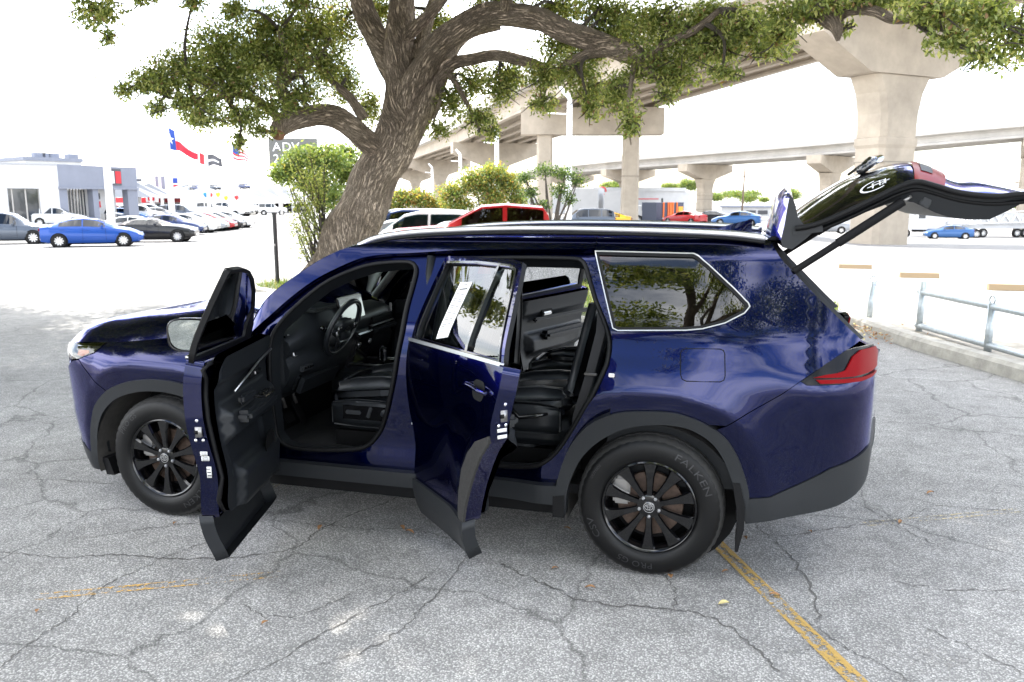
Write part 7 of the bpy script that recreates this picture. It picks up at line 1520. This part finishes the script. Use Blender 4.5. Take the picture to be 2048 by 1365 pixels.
# ---------------------------------------------------------------- marks on the asphalt
YEL = worn_paint('worn_yellow_paint', (.46, .29, .07), .62); YEL2 = worn_paint('faded_yellow_paint', (.62, .36, .08), .95); YEL3 = worn_paint('pale_line_paint', (.55, .45, .25), 1.0)
stripe('parking_line', (3.258, -0.347, 0.000)[:2], (3.996, -1.871, 0.000)[:2], .085, YEL); stripe('parking_line', (0.074, -1.995, 0.000)[:2], (1.102, -1.441, 0.000)[:2], .07, YEL2); stripe('parking_line', (0.346, -0.001, 0.000)[:2], (0.325, -0.539, -0.000)[:2], .05, YEL3); stripe('parking_line', (4.138, 0.119, 0.000)[:2], (5.175, 0.666, 0.000)[:2], .06, YEL3);
CK = [[(0.451, -2.538, 0.000), (0.410, -2.348, 0.000), (0.376, -2.058, 0.000), (0.332, -1.834, 0.000), (0.364, -1.529, 0.000), (0.471, -1.158, 0.000)], [(-0.549, -1.626, -0.000), (-0.176, -1.586, 0.000), (0.180, -1.464, 0.000), (0.479, -1.432, -0.000), (0.775, -1.314, 0.000), (0.997, -1.115, 0.000), (1.010, -0.854, 0.000), (1.181, -0.387, 0.000), (1.310, -0.114, 0.000)], [(1.421, -2.372, 0.000), (1.537, -2.149, 0.000), (1.669, -1.762, 0.000), (1.782, -1.502, -0.000), (1.832, -1.233, 0.000)],
 [(-1.582, -0.683, 0.000), (-1.161, -0.585, 0.000), (-0.733, -0.546, 0.000)], [(-0.323, -1.400, 0.000), (-0.051, -1.196, 0.000), (0.159, -1.019, 0.000), (0.462, -0.851, 0.000), (0.706, -0.798, 0.000), (0.972, -0.786, 0.000), (1.239, -0.789, 0.000), (1.559, -0.713, -0.000), (1.804, -0.778, 0.000)], [(2.176, -1.011, 0.000), (2.432, -1.149, 0.000), (2.718, -1.287, 0.000), (3.029, -1.250, 0.000), (3.288, -1.275, 0.000), (3.469, -1.473, 0.000), (3.589, -1.660, 0.000)], [(3.049, -0.885, 0.000), (3.110, -1.095, -0.000), (3.114, -1.276, 0.000)],
 [(3.499, -0.064, 0.000), (3.634, -0.326, -0.000), (3.725, -0.631, 0.000), (3.792, -1.057, 0.000), (3.764, -1.187, 0.000)], [(3.596, -0.229, -0.000), (3.811, -0.092, 0.000), (4.109, 0.110, 0.000), (4.326, 0.253, 0.000), (4.637, 0.556, 0.000), (5.125, 0.608, 0.000)], [(4.073, 0.579, 0.000), (4.249, 0.315, 0.000), (4.335, 0.135, 0.000), (4.502, -0.113, 0.000)], [(3.695, -1.158, 0.000), (3.851, -1.364, 0.000), (3.997, -1.486, 0.000), (4.115, -1.584, 0.000)], [(4.186, -0.648, 0.000), (4.438, -0.661, 0.000), (4.788, -0.588, 0.000)], [(4.243, -1.097, 0.000), (4.382, -1.212, 0.000), (4.559, -1.402, 0.000)],
 [(1.720, -2.136, 0.000), (1.897, -1.923, 0.000), (1.939, -1.684, 0.000), (1.967, -1.367, 0.000), (1.943, -0.738, 0.000)], [(1.113, -1.772, 0.000), (1.296, -1.844, 0.000), (1.453, -1.750, 0.000), (1.580, -1.478, 0.000)], [(-2.807, 0.434, 0.000), (-2.580, 0.582, 0.000), (-2.237, 0.563, 0.000)], [(-10.520, 7.469, 0.000), (-9.280, 8.690, -0.000), (-7.440, 8.349, 0.000), (-5.698, 7.346, 0.000)], [(6.972, 16.573, 0.000), (7.215, 12.538, 0.000), (8.035, 10.938, 0.000)], [(4.796, 4.217, -0.000), (5.210, 3.871, 0.000), (5.856, 3.947, 0.000)]]
for i, c in enumerate(CK): crack(c, .006 if i not in (7, 5, 1) else .009, i)
# oil-stain shaped darker spots, sunk flush
STAIN = worn_paint('oil_stain', (.27, .26, .25), .50, 30)
for p, r in (((3.565, -1.437, 0.000), .10), ((4.196, -1.349, 0.000), .11)):
    N = 20; vs = [(p[0], p[1], .0045)]+[(p[0]+r*1.6*math.cos(a)*(1+.2*math.sin(3*a)), p[1]+r*math.sin(a), .0045) for a in [2*math.pi*k/N for k in range(N)]]; o = mk('oil_stain', vs, [(0, 1+k, 1+(k+1) % N) for k in range(N)], STAIN, GROUND, smooth=False); uv = o.data.uv_layers.new(name='UVMap')
    for l in o.data.loops: uv.data[l.index].uv = (0, .5)
# fallen leaves
def leaf_mesh(key, mat, L, w):
    me = bpy.data.meshes.get(key)
    if me: return me
    v = []; f = []; N = 8
    for i in range(N+1):
        t = i/N; ww = w*math.sin(math.pi*t)**.8; z = .006+.012*math.sin(t*2.6); v += [(t*L-L/2, -ww, z+.006), (t*L-L/2, 0, z), (t*L-L/2, ww, z+.006)]
    for i in range(N): f += [(3*i, 3*i+3, 3*i+4, 3*i+1), (3*i+1, 3*i+4, 3*i+5, 3*i+2)]
    return mesh(key, v, f, mat)
LB = pbr('dry_leaf', (.33, .17, .07), .8, noise=(40, .3)); LY = pbr('pale_leaf', (.62, .52, .24), .7, noise=(40, .2)); mb_ = leaf_mesh('leaf_brown', LB, .055, .012); my_ = leaf_mesh('leaf_pale', LY, .055, .017)
tag(inst('fallen_leaf', my_, None, (3.346, -1.144, 0.000), (0, 0, .4)), 'pale yellow oval leaf lying left of the yellow parking line', 'leaf')
rl = random.Random(6)
for i, p in enumerate(((3.071, -0.926, 0.000), (2.426, -0.449, 0.000), (2.694, -1.159, 0.000), (1.548, -0.762, 0.000), (1.482, -0.719, 0.000), (1.010, -0.854, 0.000), (1.312, -1.911, 0.000), (3.588, -0.985, -0.000), (4.344, 0.193, 0.000), (3.810, -0.100, 0.000), (3.442, -0.309, 0.000), (0.209, -2.111, 0.000), (4.622, 0.784, -0.000), (0.130, -1.027, 0.000), (3.343, -0.777, 0.000), (2.474, -0.988, 0.000))):
    o = inst('fallen_leaf', mb_, None, p, (0, 0, rl.uniform(0, 6.28)), (rl.uniform(.6, 1.2),)*3); tag(o, 'small dry brown leaf lying on the grey asphalt', 'leaf', 'dry leaves on the asphalt')
# drift of dead leaves by the kerb: one mass
g = np.random.default_rng(3); A3 = np.array((5.373, 7.630, 0.000)); n = 420; q = np.array([0, 0, .03])+A3+np.column_stack([g.normal(size=n)*.42, g.normal(size=n)*.34, np.abs(g.normal(size=n))*.03+.02]); ax = g.normal(size=(n, 3))*np.array([1, 1, .4]); ax /= np.linalg.norm(ax, axis=1)[:, None]; sd = np.cross(ax, g.normal(size=(n, 3))*.5+np.array([0, 0, 1])); sd /= np.linalg.norm(sd, axis=1)[:, None]
Q = np.stack([q, q+ax*.03+sd*.012, q+ax*.06, q+ax*.03-sd*.012], 1).reshape(-1, 3); me = fast_mesh('leaf_litter', Q, np.arange(n*4).reshape(-1, 4), [LB, LY], g.choice(2, n, p=[.75, .25])); o = bpy.data.objects.new('leaf_litter', me); COL.objects.link(o); tag(o, 'drift of dead oak leaves against the kerb end', 'leaf litter', kind='stuff')
